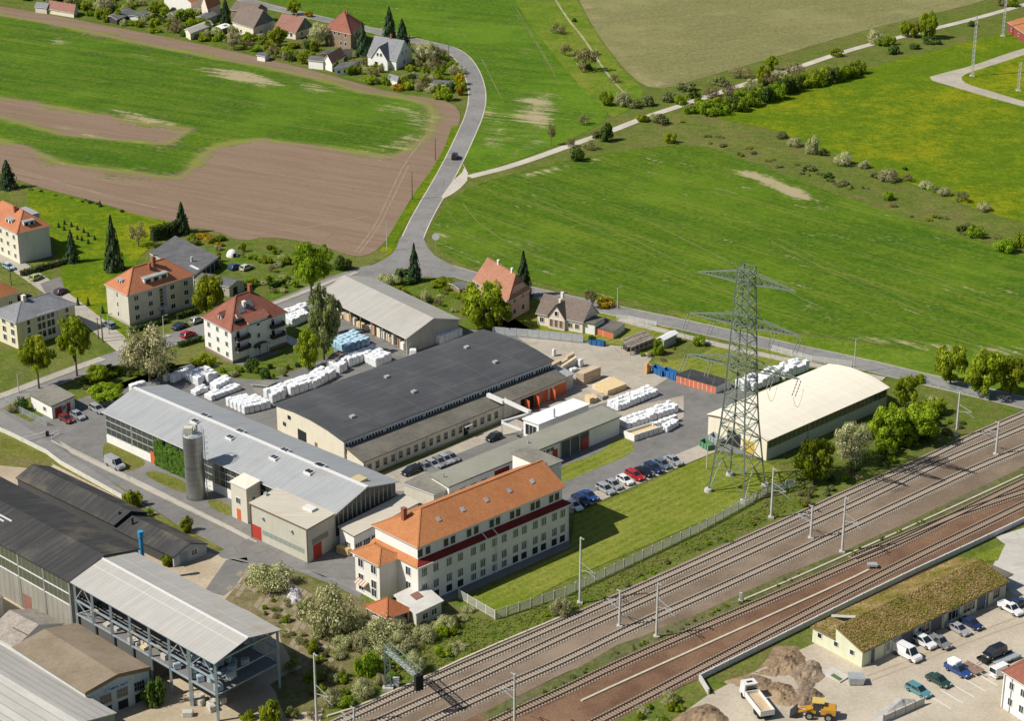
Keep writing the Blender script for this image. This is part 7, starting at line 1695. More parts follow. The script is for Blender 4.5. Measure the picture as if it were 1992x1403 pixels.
def truck():
    a=p('X8',1180,1290); q=G(*a); b=p('X8',1110,1200); d=G(*b)-q; t=thing('tipper_truck','white tipper truck with sand-filled bed beside the soil heap','truck',q,None,math.atan2(d.y,d.x)); wm=paint('truck_white',(.72,.71,.68),.4)
    mb=MB(); mb.hexa([(2.4,-1.2,.7),(4.5,-1.2,.7),(4.5,1.2,.7),(2.4,1.2,.7),(2.4,-1.15,3.0),(4.2,-1.15,3.0),(4.2,1.15,3.0),(2.4,1.15,3.0)]); mb.build('cab',[wm],t)
    MB().hexa([(4.33,-1.05,1.9),(4.55,-1.05,1.85),(4.55,1.05,1.85),(4.33,1.05,1.9),(4.2,-1.0,2.75),(4.3,-1.0,2.75),(4.3,1.0,2.75),(4.2,1.0,2.75)]).build('windscreen',[M_glass],t)
    MB().box(UNIT,2.38,2.41,-.9,.9,1.9,2.7).build('rear_window',[M_glass],t); MB().box(UNIT,3.0,3.5,-.5,.5,3.0,3.06).build('roof_hatch',[M_dark],t)
    MB().box(UNIT,-4.4,4.2,-.5,.5,.6,.9).build('chassis',[M_dark],t)
    for bx in ((-4.4,2.1,-1.25,-1.13),(-4.4,2.1,1.13,1.25),(2.0,2.12,-1.13,1.13),(-4.4,-4.3,-1.13,1.13)): MB().box(UNIT,*bx,1.0,2.0).build('bed_wall',[wm],t)
    MB().box(UNIT,-4.3,2.0,-1.13,1.13,.95,1.45).build('sand_load',[mottled('sand_load',(.45,.33,.2),(.58,.45,.3),.6,4,.95,.5)],t)
    for x in (-3.2,-1.9,3.4):
        for y in (-1.05,1.05): o=obj('wheel',ME_W,t,(x,y,0)); o.scale=(1.6,1.5,1.6)
truck()
def loader():
    a=p('X8',1690,1370); q=G(*a); d=G(a[0]-100,a[1]-10)-q; t=thing('wheel_loader','orange-yellow wheel loader working at the soil heap','wheel loader',q,None,math.atan2(d.y,d.x)); ym=paint('loader_yellow',(.55,.26,.02),.45)
    MB().box(UNIT,-3.0,-.6,-.95,.95,1.0,2.0).hexa([(-3.1,-.9,1.9),(-1.0,-.9,2.0),(-1.0,.9,2.0),(-3.1,.9,1.9),(-2.9,-.75,2.3),(-1.0,-.75,2.4),(-1.0,.75,2.4),(-2.9,.75,2.3)]).build('engine_hood',[ym],t)
    MB().box(UNIT,-.9,.7,-.7,.7,1.6,3.0).build('cab_glass',[M_glass],t); MB().box(UNIT,-1.1,.9,-.9,.9,3.0,3.15).build('cab_roof',[flat('pale_yellow_roof',(.62,.45,.12))],t)
    MB().box(UNIT,.2,1.8,-.6,.6,.9,1.6).build('front_frame',[ym],t)
    for y in (-.55,.55): MB().bar((.9,y,1.7),(3.4,y,.8),.25).build('lift_arm',[ym],t)
    MB().hexa([(3.3,-1.3,.1),(4.4,-1.3,.1),(4.4,1.3,.1),(3.3,1.3,.1),(3.2,-1.3,1.2),(3.4,-1.3,1.2),(3.4,1.3,1.2),(3.2,1.3,1.2)]).build('bucket',[M_dark],t)
    for x in (-1.9,1.2):
        for y in (-1.15,1.15): o=obj('wheel',ME_W,t,(x,y,0)); o.scale=(2.2,2.2,2.2); obj('rim',ME_R,o)
loader()
# ================================================================== lower right yard
m_yard=mottled('sandy_yard',(.37,.315,.235),(.52,.455,.355),.06,1.6,.95,.35)
sheet_poly('gravel_yard',[(1378,1352),(1500,1290),(1590,1250),(1680,1290),(1960,1150),(1955,1135),(1992,1120),(2060,1090),(2060,1430),(1330,1430),(1340,1380)],0.03,m_yard,rough=.3)
sheet_poly('forecourt',pl('X7',1500,330,1700,0,1620,-60,1900,-150,2100,-200,2100,420,1760,400,1710,310),0.034,paved('pale_forecourt',(.47,.44,.38),(.55,.52,.46),.3))
sheet_poly('grass_patch',pl('X7',1440,100,1700,-10,1640,130,1500,135),0.038,m_lawn)
sheet_poly('yard_verge',[(1130,1430),(1300,1350),(1362,1324),(1385,1352),(1340,1400),(1330,1430)],0.026,m_rough,rough=.4)
m_line=flat('worn_line_paint',(.74,.70,.6),.9)
for i in range(5):
    a=p('X7',1090+i*92,1205-i*46); b=p('X7',1270+i*92,1310-i*46); ribbon('bay_marking',[a,b],.2,.042,m_line,0)
for l in ([p('X7',600,1050),p('X7',1000,900),p('X7',1500,690),p('X7',1849,560)],[p('X7',640,1085),p('X7',1000,945),p('X7',1500,745),p('X7',1849,620)]): ribbon('wheel_rut',l,.35,.034,mottled('rut_soil',(.33,.25,.17),(.4,.32,.22),.3,2),1)
m_soil=mottled('heap_soil',(.165,.112,.068),(.34,.245,.15),.12,1.3,.97,.9)
m_soil2=mottled('heap_soil_dark',(.13,.095,.07),(.30,.22,.15),.3,1.6,.97,.9)
def heap(name,label,px,h,mat,cat='soil heap',cell=.55,rgh=.45,seed=0,soft=3.0):
    poly=poly_np(px); O=Vec((poly[:,0].mean(),poly[:,1].mean(),0)); x0,y0=poly.min(0)-.5; x1,y1=poly.max(0)+.5; nx,ny=int((x1-x0)/cell)+1,int((y1-y0)/cell)+1
    X,Y=np.meshgrid(np.linspace(x0,x1,nx),np.linspace(y0,y1,ny)); P=np.stack([X.ravel(),Y.ravel()],1); s=sdist(P,poly); mb=MB(); zz=[]
    for (x,y),d in zip(P,s):
        v=Vec((x,y,seed*5.0)); k=max(0.0,min(1.0,d/soft)); k=k*k*(3-2*k)
        n=.55+.75*mnoise.fractal(v*.11,1.0,2.0,3)+rgh*.5*mnoise.fractal(v*.4,.9,2.0,3)
        z=-.15+k*h*max(.12,n)+k*(.3*abs(mnoise.noise(v*.9))+.22*mnoise.noise(v*2.1)+.16*mnoise.noise(v*4.3)); zz.append(z); mb.v.append((x-O.x,y-O.y,z))
    for j in range(ny-1):
        for i in range(nx-1):
            q=j*nx+i
            if max(s[q],s[q+1],s[q+nx],s[q+nx+1])>-.2: mb.f.append((q,q+1,q+nx+1,q+nx)); mb.m.append(0)
    o=mb.build(name,[mat],None,O); return tag(o,label,cat)
heap('soil_heap','tall tan soil heap rising against the parapet wall',pl('X8',1060,1000,1200,900,1290,760,1520,740,1640,830,1680,960,1560,1060,1350,1080,1180,1060),1.25,m_soil,rgh=.8,soft=4.5,cell=.4)
heap('soil_heap','grey clodded soil heap at the pale green gable',pl('X8',1400,1000,1500,900,1640,850,1760,900,1800,1040,1700,1140,1520,1150),1.2,mottled('heap_soil_grey',(.17,.125,.085),(.34,.26,.18),.3,1.5,.97,.9),seed=7,rgh=1.0,soft=3.0,cell=.4)
heap('soil_heap','wide flat brown soil spread beside the tipper truck',pl('X8',860,1060,1150,980,1400,1040,1560,1120,1620,1260,1480,1340,1300,1280,1200,1180,960,1140),1.0,m_soil,seed=9,rgh=.9,soft=3.0,cell=.4)
heap('soil_heap','dark clodded soil heap in front of the wheel loader',pl('X8',1480,1130,1600,1080,1720,1130,1810,1200,1720,1290,1560,1330,1480,1250),1.1,m_soil2,seed=2,rgh=1.0,soft=2.5,cell=.4)
heap('soil_bank','low soil bank with grassy top below the outer track',pl('X8',420,1403,560,1300,760,1230,900,1290,1010,1403,900,1480,520,1480),1.6,m_soil,seed=3,rgh=.5)
heap('gravel_pile','grey gravel pile against the low retaining wall',pl('X7',600,1403,720,1290,820,1200,1000,1220,1040,1280,900,1380,740,1480),2.0,mottled('grey_gravel',(.34,.33,.30),(.46,.45,.42),.3,3,.95,.5),cat='gravel pile',seed=4,rgh=.25)
fence('retaining_wall','low concrete wall holding the gravel pile','wall',[p('X7',730,1420),p('X7',900,1345),p('X7',1052,1275)],1.4,2.5,M_conc,flat('rusty_post',(.25,.1,.06)),.14,.25)
fr=Fr(p('X7',385,1095),p('X7',460,1050),p('X7',250,1015),h=.3); t=thing('pit_cover','concrete pit with green grate beside the pale green gable','pit',fr.O); MB().box(fr,0,fr.U,0,fr.V,-.05,.3).build('slab',[M_conc],t); MB().box(fr,.2,fr.U*.4,.3,fr.V*.6,.3,.36).build('grate',[flat('green_grate',(.1,.16,.04))],t)
t=thing('grey_container_tipper','small grey tipped container at the yard corner','container',G(*p('X7',515,1105))); MB().hexa([(-1.2,-.9,.2),(1.0,-.9,.2),(1.0,.9,.2),(-1.2,.9,.2),(-1.4,-1.1,1.5),(1.3,-1.1,1.4),(1.3,1.1,1.4),(-1.4,1.1,1.5)]).build('hopper',[M_steel],t); MB().box(UNIT,-1.2,1.1,-.8,.8,0,.2).build('skid',[M_dark],t)
heap('rubbish_heap','heap of dark scrap and white rubbish between the blossoming shrubs',pl('X4',1100,300,1150,250,1250,270,1260,380,1180,430,1110,410),1.2,mottled('scrap_rubbish',(.12,.09,.08),(.75,.73,.7),1.4,3,.8,.6),'rubbish heap',.35,.9,5,1.2)
t=thing('wrapped_dome','white plastic dome tent in the allotment','dome',G(*p('Z5',1800,590)))
mb=MB()
for i in range(5):
    for j in range(12):
        a0,a1=math.pi/2*i/5,math.pi/2*(i+1)/5; b0,b1=2*math.pi*j/12,2*math.pi*(j+1)/12; P=lambda a,b: Vec((1.6*math.cos(a)*math.cos(b),1.6*math.cos(a)*math.sin(b),1.9*math.sin(a)))
        mb.face([P(a0,b0),P(a0,b1),P(a1,b1),P(a1,b0)])
mb.build('cover',[M_white],t); MB().box(at3((0,0,0),-1.0),1.3,1.6,-.4,.4,0,1.1).build('door_flap',[M_dark],t)
# ================================================================== vegetation
def rnd_in(r): 
    while True:
        v=Vec((r.uniform(-1,1),r.uniform(-1,1),r.uniform(-1,1)))
        if v.length<=1: return v
def leaf_mesh(name,mat,pts,size,r,tone=None,flatten=0.0):
    n=len(pts); V=np.zeros((n*4,3),np.float32); val=np.zeros(n,np.float32)
    for i,(q,o,tn) in enumerate(pts):
        a=Vec((r.gauss(0,1),r.gauss(0,1),r.gauss(0,1))).normalized()
        nn=(o*1.2+a*.6+Vec((0,0,.4))); nn.normalize(); x=nn.orthogonal().normalized(); x.rotate(Matrix.Rotation(r.random()*6.28,3,nn)); y=nn.cross(x)
        s=size*r.uniform(.6,1.35); sx=x*s*.5; sy=y*s*r.uniform(.35,.6)
        V[4*i]=q-sx-sy*.5; V[4*i+1]=q+sx-sy; V[4*i+2]=q+sx*.8+sy; V[4*i+3]=q-sx*.9+sy*.8; val[i]=min(1,max(0,tn))
    me=bpy.data.meshes.new(name); me.vertices.add(n*4); me.vertices.foreach_set('co',V.ravel()); me.loops.add(n*4); me.loops.foreach_set('vertex_index',np.arange(n*4,dtype=np.int32))
    me.polygons.add(n); me.polygons.foreach_set('loop_start',np.arange(0,n*4,4,dtype=np.int32)); me.polygons.foreach_set('loop_total',np.full(n,4,np.int32)); me.update(calc_edges=True)
    a=me.attributes.new('v','FLOAT','FACE'); a.data.foreach_set('value',val); me.materials.append(mat); return me
def crown(name,mat,seed,n=2600,clumps=26,lo=.0,rad=.34,size=.085,core=.55,top=1.0,shape='round',spread=1.0,accent=0.0):
    """unit crown: radius 1 across, from z=0 to z=1 (scaled later)"""
    r=random.Random(seed); C=[]
    for k in range(clumps):
        v=rnd_in(r); v=v.normalized()*(.45+.55*r.random()**.5) if v.length>0 else v
        if shape=='cone':
            z=r.random()**1.3; a=r.random()*6.28; w=(1-z)*.92+.05; C.append((Vec((w*.8*math.cos(a),w*.8*math.sin(a),z)),.12+.2*w,r.uniform(-.15,.15)))
        else:
            e=1+.22*r.random()**3; w=Vec((v.x*.72*e,v.y*.72*e,.5+v.z*.38*e)); 
            if shape=='bush': w=Vec((v.x*.74,v.y*.74,.34+v.z*.30))
            if shape=='tall': w=Vec((v.x*.6*(1.15-.6*abs(.5+v.z*.5-.4)),v.y*.6*(1.15-.6*abs(.5+v.z*.5-.4)),.5+v.z*.46))
            C.append((w,rad*r.uniform(.6,1.15),r.uniform(-.22,.22)))
    pts=[]
    for i in range(n):
        c,rr,tn=C[r.randrange(len(C))]; d=rnd_in(r)
        if d.length<.05: continue
        d=d.normalized(); q=c+Vec((d.x*rr,d.y*rr,d.z*rr*.62))*(.55+.45*r.random())
        if q.z<.0: q.z=abs(q.z)*.3
        t=.45+tn+r.uniform(-.25,.25)
        if accent and r.random()<accent: t=r.uniform(.85,1.0)
        elif accent: t=min(t,.75)
        pts.append((q,d,t))
    return leaf_mesh(name,mat,pts,size*spread,r)
def spruce(name,mat,seed,n=2400):
    r=random.Random(seed); pts=[]
    for i in range(n):
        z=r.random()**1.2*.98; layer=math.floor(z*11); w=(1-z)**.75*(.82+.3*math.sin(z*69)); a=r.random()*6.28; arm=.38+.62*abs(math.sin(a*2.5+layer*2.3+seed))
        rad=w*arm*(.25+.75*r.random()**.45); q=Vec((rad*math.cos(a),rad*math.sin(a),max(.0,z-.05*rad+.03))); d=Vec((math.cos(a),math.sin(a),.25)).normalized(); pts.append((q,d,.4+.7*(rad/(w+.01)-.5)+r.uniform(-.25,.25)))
    return leaf_mesh(name,mat,pts,.12,r)
L_green=leaf('leaf_spring_green',[(0.0,(.075,.125,.009)),(0.45,(.22,.30,.015)),(1.0,(.40,.46,.035))],.55)
L_yel=leaf('leaf_yellow_green',[(0.0,(.10,.125,.009)),(0.45,(.255,.325,.016)),(1.0,(.46,.50,.04))],.55)
L_dark=leaf('leaf_dark_green',[(0.0,(.02,.04,.008)),(0.5,(.07,.115,.018)),(1.0,(.15,.20,.04))],.35)
L_con=leaf('needle_dark',[(0.0,(.012,.026,.012)),(0.5,(.035,.065,.028)),(1.0,(.095,.135,.06))],.2)
L_blos=leaf('blossom_white',[(0.0,(.09,.115,.022)),(0.5,(.22,.235,.07)),(0.8,(.42,.41,.19)),(1.0,(.70,.67,.42))],.35)
L_bare=leaf('twiggy_brown',[(0.0,(.09,.075,.03)),(0.5,(.215,.185,.075)),(1.0,(.36,.31,.16))],.3)
L_fors=leaf('forsythia_yellow',[(0.0,(.12,.10,.008)),(0.5,(.40,.27,.008)),(1.0,(.62,.43,.01))],.3)
L_grey=leaf('grey_green_scrub',[(0.0,(.07,.085,.025)),(0.5,(.17,.19,.06)),(1.0,(.30,.30,.13))],.35)
L_ivy=leaf('ivy_green',[(0.0,(.02,.045,.005)),(0.5,(.052,.10,.008)),(1.0,(.12,.175,.018))],.25)
def variants(fn,n): return [fn(k) for k in range(n)]
CR={'maple':variants(lambda k:crown('crown',L_green,10+k,4200,44,rad=.26,size=.07),4),
 'yellow':variants(lambda k:crown('crown',L_yel,30+k,4200,42,rad=.26,size=.07),4),
 'bush':variants(lambda k:crown('crown',L_green,50+k,2400,24,rad=.32,size=.085,shape='bush'),4),
 'ybush':variants(lambda k:crown('crown',L_yel,60+k,2400,24,rad=.32,size=.085,shape='bush'),4),
 'dark':variants(lambda k:crown('crown',L_dark,70+k,1500,16,rad=.4,size=.11,shape='bush'),3),
 'blossom':variants(lambda k:crown('crown',L_blos,80+k,6500,30,rad=.34,size=.04,shape='bush',accent=.42),4),
 'cherry':variants(lambda k:crown('crown',L_blos,90+k,8500,40,rad=.32,size=.04,accent=.5),2),
 'bare':variants(lambda k:crown('crown',L_bare,100+k,1100,18,rad=.38,size=.07,accent=.1),3),
 'fors':variants(lambda k:crown('crown',L_fors,110+k,1100,14,rad=.4,size=.11,shape='bush'),2),
 'grey':variants(lambda k:crown('crown',L_grey,120+k,1200,16,rad=.42,size=.11,shape='bush'),3),
 'birch':variants(lambda k:crown('crown',L_yel if k else L_grey,130+k,3600,50,rad=.22,size=.06,shape='tall'),2),
 'spruce':variants(lambda k:spruce('crown',L_con,140+k),3)}
def trunk_mesh(seed,bush=False,th=.06):
    r=random.Random(seed); mb=MB(); top=.55 if not bush else .3
    mb.tube((0,0,-.03),(0,0,top),th,th*.5,7,0,False)
    for k in range(6 if not bush else 5):
        a=k*1.1+r.random(); z=top*r.uniform(.35,.95) if not bush else .02; e=Vec((.5*math.cos(a),.5*math.sin(a),z+r.uniform(.2,.38))); mb.tube((0,0,z),tuple(e),th*.42,th*.12,5,0,False)
    return mb.mesh('trunk',[M_bark])
TK={'tree':[trunk_mesh(k) for k in range(3)],'bush':[trunk_mesh(k+5,True,.05) for k in range(3)],'con':[MB().tube((0,0,-.03),(0,0,.9),.05,.015,7,0,False).mesh('trunk',[M_bark])]}
BUSHY={'bush','ybush','dark','blossom','fors','grey'}
CATN={'spruce':('spruce_tree','spruce'),'cherry':('blossoming_tree','tree'),'maple':('broadleaf_tree','tree'),'yellow':('broadleaf_tree','tree'),'birch':('birch_tree','tree'),'bare':('bare_tree','tree'),'bush':('green_shrub','shrub'),'ybush':('green_shrub','shrub'),'dark':('dark_shrub','shrub'),'blossom':('blossoming_shrub','shrub'),'fors':('yellow_shrub','shrub'),'grey':('grey_shrub','shrub')}
vr=random.Random(3)
def tree(ty,x,y,w,h,label,group=None,stem=.0,world=None):
    """x,y: ground pixel of the foot; w,h: size in pixels of the photograph"""
    q=G(x,y) if world is None else world; 
    if world is None: m=mpp(x,y); R=w*m/2; Hh=max(.6,hgt((x,y),y-h)) if h>3 else .6
    else: R,Hh=w/2,h
    if group:
        pre=('knee-high' if Hh<.8 else 'low' if Hh<1.5 else 'head-high' if Hh<2.4 else 'tall' if Hh<4 else 'towering')+(' slender' if R<Hh*.42 else ' broad' if R>Hh*.95 else '')
        label=pre+' '+label.replace('small ','').replace('low ','').replace('knee-high ','')
    nm,cat=CATN[ty]; t=thing(nm,label,cat,q,group,vr.random()*6.28)
    c=obj('crown',vr.choice(CR[ty]),t); b=ty in BUSHY
    st=stem*Hh; c.location=(0,0,st); c.scale=(R,R,Hh-st)
    k=obj('trunk',vr.choice(TK['con' if ty=='spruce' else 'bush' if b else 'tree']),t); k.scale=(min(R,Hh*.6)*(1 if b else .95),min(R,Hh*.6)*(1 if b else .95),Hh)
    return t
T=tree
T('maple',606,576,86,112,'tall leafy tree at the street behind the white house',stem=.2); T('yellow',410,612,76,80,'round yellow-green tree beside the orange-roofed flats',stem=.05)
T('yellow',150,732,80,120,'taller of the two street trees before the slate-roofed building',stem=.26); T('yellow',76,756,80,104,'shorter street tree before the slate-roofed building',stem=.3)
T('yellow',942,642,106,96,'broad chestnut tree before the salmon house',stem=.08); T('yellow',975,640,60,55,'smaller tree in the shade of the broad chestnut',stem=.1)
T('birch',630,700,86,150,'tall thin birch over the wrapped pallets',stem=.08); T('birch',600,718,66,80,'low birch at the garden edge of the white house',stem=.05); T('birch',650,650,50,80,'slender birch beside the open shed',stem=.1)
T('cherry',292,742,118,108,'large white blossoming tree beside the silver hall',stem=.08)
T('maple',1582,938,94,90,'dense green tree at the near corner of the cream-roofed hall'); T('cherry',1655,898,86,80,'cream blossoming tree along the cream-roofed hall',stem=.05); T('yellow',1728,868,92,80,'yellow-green tree behind the cream blossoming tree',stem=.05); T('yellow',1785,862,100,76,'broad yellow-green tree at the far corner of the cream-roofed hall',stem=.05)
T('yellow',1760,796,62,68,'slim tree at the end wall of the cream-roofed hall',stem=.05); T('blossom',1812,802,42,46,'small blossoming tree near the far hall corner'); T('yellow',1848,752,80,82,'tall roadside tree by the grey railing',stem=.15); T('yellow',1915,775,90,95,'full roadside tree beyond the grey railing',stem=.1); T('yellow',1965,770,70,80,'roadside tree at the bend beyond the railing',stem=.1); T('ybush',1790,745,30,24,'low bush under the slim tree')
for x,y,w,h,l in ((222,526,48,100,'tallest dark spruce on the dandelion lawn'),(141,510,34,60,'spruce beside the blank end wall'),(355,454,38,58,'spruce at the end of the dark hedge'),(806,548,36,70,'lone spruce at the road junction'),(1018,578,44,84,'dark spruce behind the salmon house'),(16,366,48,52,'spruce at the edge of the ploughed field'),(706,108,36,62,'spruce between the brown and white village houses'),(758,76,36,60,'tall spruce at the village road'),(783,100,44,60,'bluish spruce behind the white village house'),(440,45,26,48,'dark spruce beside the pointed orange gable'),(195,402,9,12,'tiny conifer at the field border')):
    T('spruce',x,y,w,h,l)
for x,y in p('Z5',500,345),p('Z5',455,368),p('Z5',498,390),p('Z5',555,362),p('Z5',600,388),p('Z5',650,408),p('Z5',685,438),p('Z5',735,465),p('Z5',635,470),p('Z5',685,495),p('Z5',600,460),p('Z5',540,445): T('spruce',x,y,8,9,'knee-high young conifer planted on the dandelion lawn','young conifers on the lawn')
for x,y in p('Z5',685,975),p('Z5',797,1035),p('Z5',605,972): T('spruce',x,y,9,16,'small conifer at the lawn edge of the side street','small conifers at the side street')
T('bare',270,480,44,48,'leafless tree beside the dark hedge',stem=.25); T('bare',1073,282,20,46,'bare tree at the gravel track',stem=.3); T('bare',1150,600,30,40,'rusty budding tree before the cream cottage',stem=.1)
# hedgerow along the gravel track
g='bushes along the gravel track'; lt={'dark':'dark bush in the hedgerow along the gravel track','bare':'brown twiggy bush along the gravel track','blossom':'pale blossoming bush along the gravel track','ybush':'yellow-green bush along the gravel track','bush':'green bush along the gravel track','grey':'grey bush along the gravel track','yellow':'young tree along the gravel track'}
for ty,x,y,w,h in (('ybush',1366,216,40,30),('bush',1402,222,44,30),('ybush',1440,216,44,34),('bush',1535,172,44,38),('ybush',1582,168,44,36),('bush',1630,156,40,34),('ybush',1660,150,36,30),('bare',1545,150,44,28),('blossom',1515,160,40,34),('bare',1385,188,40,24),('grey',1300,196,40,22),('ybush',1250,236,30,18),('bush',1340,220,36,20),('grey',1160,268,30,16),('bare',1150,290,34,18),('yellow',1775,72,34,30),('bush',1730,86,30,24),('ybush',1395,214,44,36),('bush',1445,200,44,36),('ybush',1475,190,40,36),('dark',1525,182,44,44),('yellow',1485,165,40,40),('bush',1575,160,40,36),('ybush',1605,152,40,34),('dark',1655,146,36,30),('bare',1420,186,44,26),('blossom',1460,172,36,26),('dark',1180,274,32,48),('dark',1124,312,36,34),('ybush',1303,277,36,26),('bare',1137,242,30,18),('bare',1110,285,24,20),('grey',1285,240,40,22),('blossom',1270,232,30,16),('bush',1325,202,34,26),('dark',1352,190,30,18),('bush',1380,222,54,36),('ybush',1415,212,40,34),('dark',1430,214,46,40),('bush',1462,206,46,40),('dark',1490,198,46,42),('bush',1510,192,44,44),('bare',1500,170,34,30),('dark',1542,178,44,40),('ybush',1560,170,40,36),('bush',1590,166,44,38),('dark',1618,160,44,38),('ybush',1645,152,42,36),('bush',1668,142,40,34),('blossom',1702,84,38,38),('bush',1716,88,26,22),('yellow',1760,70,32,30),('yellow',1803,74,48,54),('bare',1790,62,36,30),('dark',1738,104,30,22),('dark',1778,94,26,14),('dark',1810,84,44,18),('bush',1627,108,34,18),('grey',1400,165,44,20),('bare',1440,150,50,20),('grey',1340,175,50,18),('dark',1890,50,22,14),('bush',1970,12,30,22),('bare',1945,10,34,24),('yellow',1500,136,30,30),('grey',1260,205,34,24),('grey',1235,208,40,18),('ybush',1360,206,30,22)): T(ty,x,y,w,h,lt[ty],g)
g='bushes along the footpath'
for ty,x,y,w,h in (('bare',1138,138,58,48),('bare',1085,64,38,22),('dark',1145,135,20,16),('bush',1178,204,36,36),('blossom',1212,206,38,42),('bare',1196,160,26,16),('blossom',1158,106,16,14),('dark',1118,42,12,10),('bare',1100,108,30,24)): T(ty,x,y,w,h,lt[ty].replace('gravel track','footpath').replace('hedgerow along the ','hedge of the '),g)
g='bushes between meadow and crop'; 
for ty,x,y,w,h in (('blossom',1578,298,36,46),('blossom',1545,284,34,24),('grey',1520,268,30,16),('blossom',1640,320,46,32),('blossom',1680,326,28,20),('blossom',1728,352,48,34),('dark',1600,302,18,18),('bare',1765,352,30,14),('blossom',1800,366,34,18),('blossom',1838,380,34,20),('bare',1870,392,36,20),('blossom',1915,410,36,22),('bush',1728,388,28,22),('bush',1900,460,50,30),('dark',1870,450,24,16),('bush',1955,488,60,34),('bush',1990,480,50,36),('grey',1820,372,26,12),('grey',1700,345,30,12),('dark',1610,345,26,12),('grey',1570,330,34,12),('grey',1640,358,30,10),('dark',1760,330,14,8)): T(ty,x,y,w,h,{'blossom':'pale blossoming bush at the meadow edge','grey':'low grey bush at the meadow edge','dark':'small dark bush at the meadow edge','bare':'brown twiggy bush at the meadow edge','bush':'green bush at the meadow edge'}[ty],g)
# embankment and old works
for ty,x,y,w,h,l in (('blossom',640,1228,128,108,'large cream blossoming shrub before the broken slabs'),('blossom',525,1142,108,58,'wide blossoming shrub at the works street corner'),('blossom',740,1248,110,56,'blossoming shrub below the orange pavilion'),('blossom',690,1228,60,50,'blossoming shrub left of the orange pavilion'),('blossom',812,1308,54,56,'blossoming shrub beside the signal gantry'),('bush',716,1315,68,60,'bright green bush left of the signal gantry'),('blossom',708,1356,58,44,'white flowering shrub below the signal gantry'),('ybush',528,1404,52,58,'yellow-green bush in the canopy shadow'),('blossom',648,1372,50,40,'flowering shrub beside the canopy mast'),('blossom',1090,1194,54,42,'pale round blossoming shrub at the concrete fence'),('dark',300,1370,56,66,'dark green tree at the brown-roofed workshop',),('ybush',258,985,44,44,'bushy green tree between black shed and street'),('ybush',365,1035,32,42,'narrow green tree at the end of the black shed'),('ybush',290,1005,28,20,'small green bush at the black shed wall'),('ybush',325,1100,36,30,'green bush at the blue end wall'),('yellow',190,745,62,36,'bushy yellow-green shrub behind the gatehouse'),('yellow',205,780,90,32,'low spreading shrub beside the gatehouse lawn'),('blossom',25,800,34,24,'pale bush at the gatehouse fence'),('dark',45,798,32,34,'dark bush at the gatehouse corner'),('dark',215,728,44,22,'dark bush below the large blossoming tree'),('dark',330,730,40,30,'dark bush beside the wrapped pallets'),('ybush',395,712,60,28,'reddish-green garden bush before the white house'),('dark',490,722,34,34,'dark conifer-like bush behind the wrapped pallets'),('dark',515,735,30,24,'second dark bush behind the wrapped pallets'),('dark',115,1190,10,8,'tiny weed at the works wall')):
    T(ty,x,y,w,h,l)
for x,y,w,h,l in ((700,1264,54,44,'blossoming bush before the pavilion steps'),(780,1266,60,42,'blossoming bush under the flat annex'),(826,1246,52,38,'pale bush at the annex front wall'),(866,1226,50,34,'pale bush at the fence end'),(745,1286,56,40,'wide blossoming bush above the signal gantry'),(668,1262,50,36,'blossoming bush beside the large cream shrub')): T('blossom',x,y,w,h,l)
T('blossom',755,555,55,32,'yellowish bush at the shed end by the junction'); T('dark',785,548,60,30,'dark hedge bush at the road junction'); T('bush',860,555,60,16,'low hedge bush behind the small wooden hut'); T('blossom',828,590,22,38,'slim blossoming tree on the lawn of the salmon house'); T('ybush',770,575,50,26,'garden bush behind the shed roof'); T('dark',665,523,44,34,'dark round bush at the field corner'); T('bush',1360,672,32,26,'round dark green bush in the fenced allotment'); T('ybush',1280,690,26,40,'leafy shrub at the timber rack'); T('dark',1152,668,18,22,'small dark conifer at the fence end'); T('fors',1180,598,40,26,'orange-tinted bush before the roadside')
def scatter(px,n,types,wr,hr,label,group,seed,avoid=None):
    r=random.Random(seed); poly=poly_np(px); lo,hi=poly.min(0),poly.max(0); k=0; tries=0
    while k<n and tries<n*40:
        tries+=1; P=np.array([[r.uniform(lo[0],hi[0]),r.uniform(lo[1],hi[1])]])
        if sdist(P,poly)[0]<0: continue
        q=Vec((P[0,0],P[0,1],0)); ty=r.choice(types)
        if avoid and any((q-G(*a)).length<d for a,d in avoid): continue
        T(ty,0,0,r.uniform(*wr),r.uniform(*hr),label[ty] if isinstance(label,dict) else label,group,world=q); k+=1
EL={'blossom':'cream flowering shrub in the railway embankment thicket','ybush':'yellow-green shrub in the railway embankment thicket','bush':'green shrub in the railway embankment thicket','grey':'grey-green scrub in the railway embankment thicket','bare':'brown twiggy scrub in the railway embankment thicket','dark':'dark shrub in the railway embankment thicket'}
scatter([(600,1260),(720,1240),(800,1215),(890,1180),(960,1205),(870,1280),(760,1330),(640,1390),(600,1330)],46,['blossom','ybush','grey','ybush','bush','blossom'],(1.5,4.2),(1.0,3.2),EL,'embankment thicket',1)
scatter([(560,1290),(640,1300),(680,1370),(600,1403),(470,1403),(420,1380),(500,1350)],16,['ybush','grey','bare','bush'],(1.5,3.5),(1.0,2.5),{k:v.replace('railway embankment','canopy yard') for k,v in EL.items()},'canopy yard thicket',2)
scatter([(1560,995),(1640,950),(1740,900),(1850,850),(1900,820),(1830,815),(1720,890),(1620,930),(1540,965)],34,['grey','bare','ybush','dark'],(1.2,3.4),(.7,2.0),{k:v.replace('railway embankment thicket','scrub below the cream-roofed hall') for k,v in EL.items()},'scrub below the cream hall',4)
scatter([(970,1215),(1100,1180),(1300,1090),(1450,1020),(1520,990),(1540,1003),(1300,1110),(1100,1200)],22,['grey','ybush','bush'],(.7,1.8),(.4,1.0),'low weed clump on the grass embankment','weeds on the embankment',5)
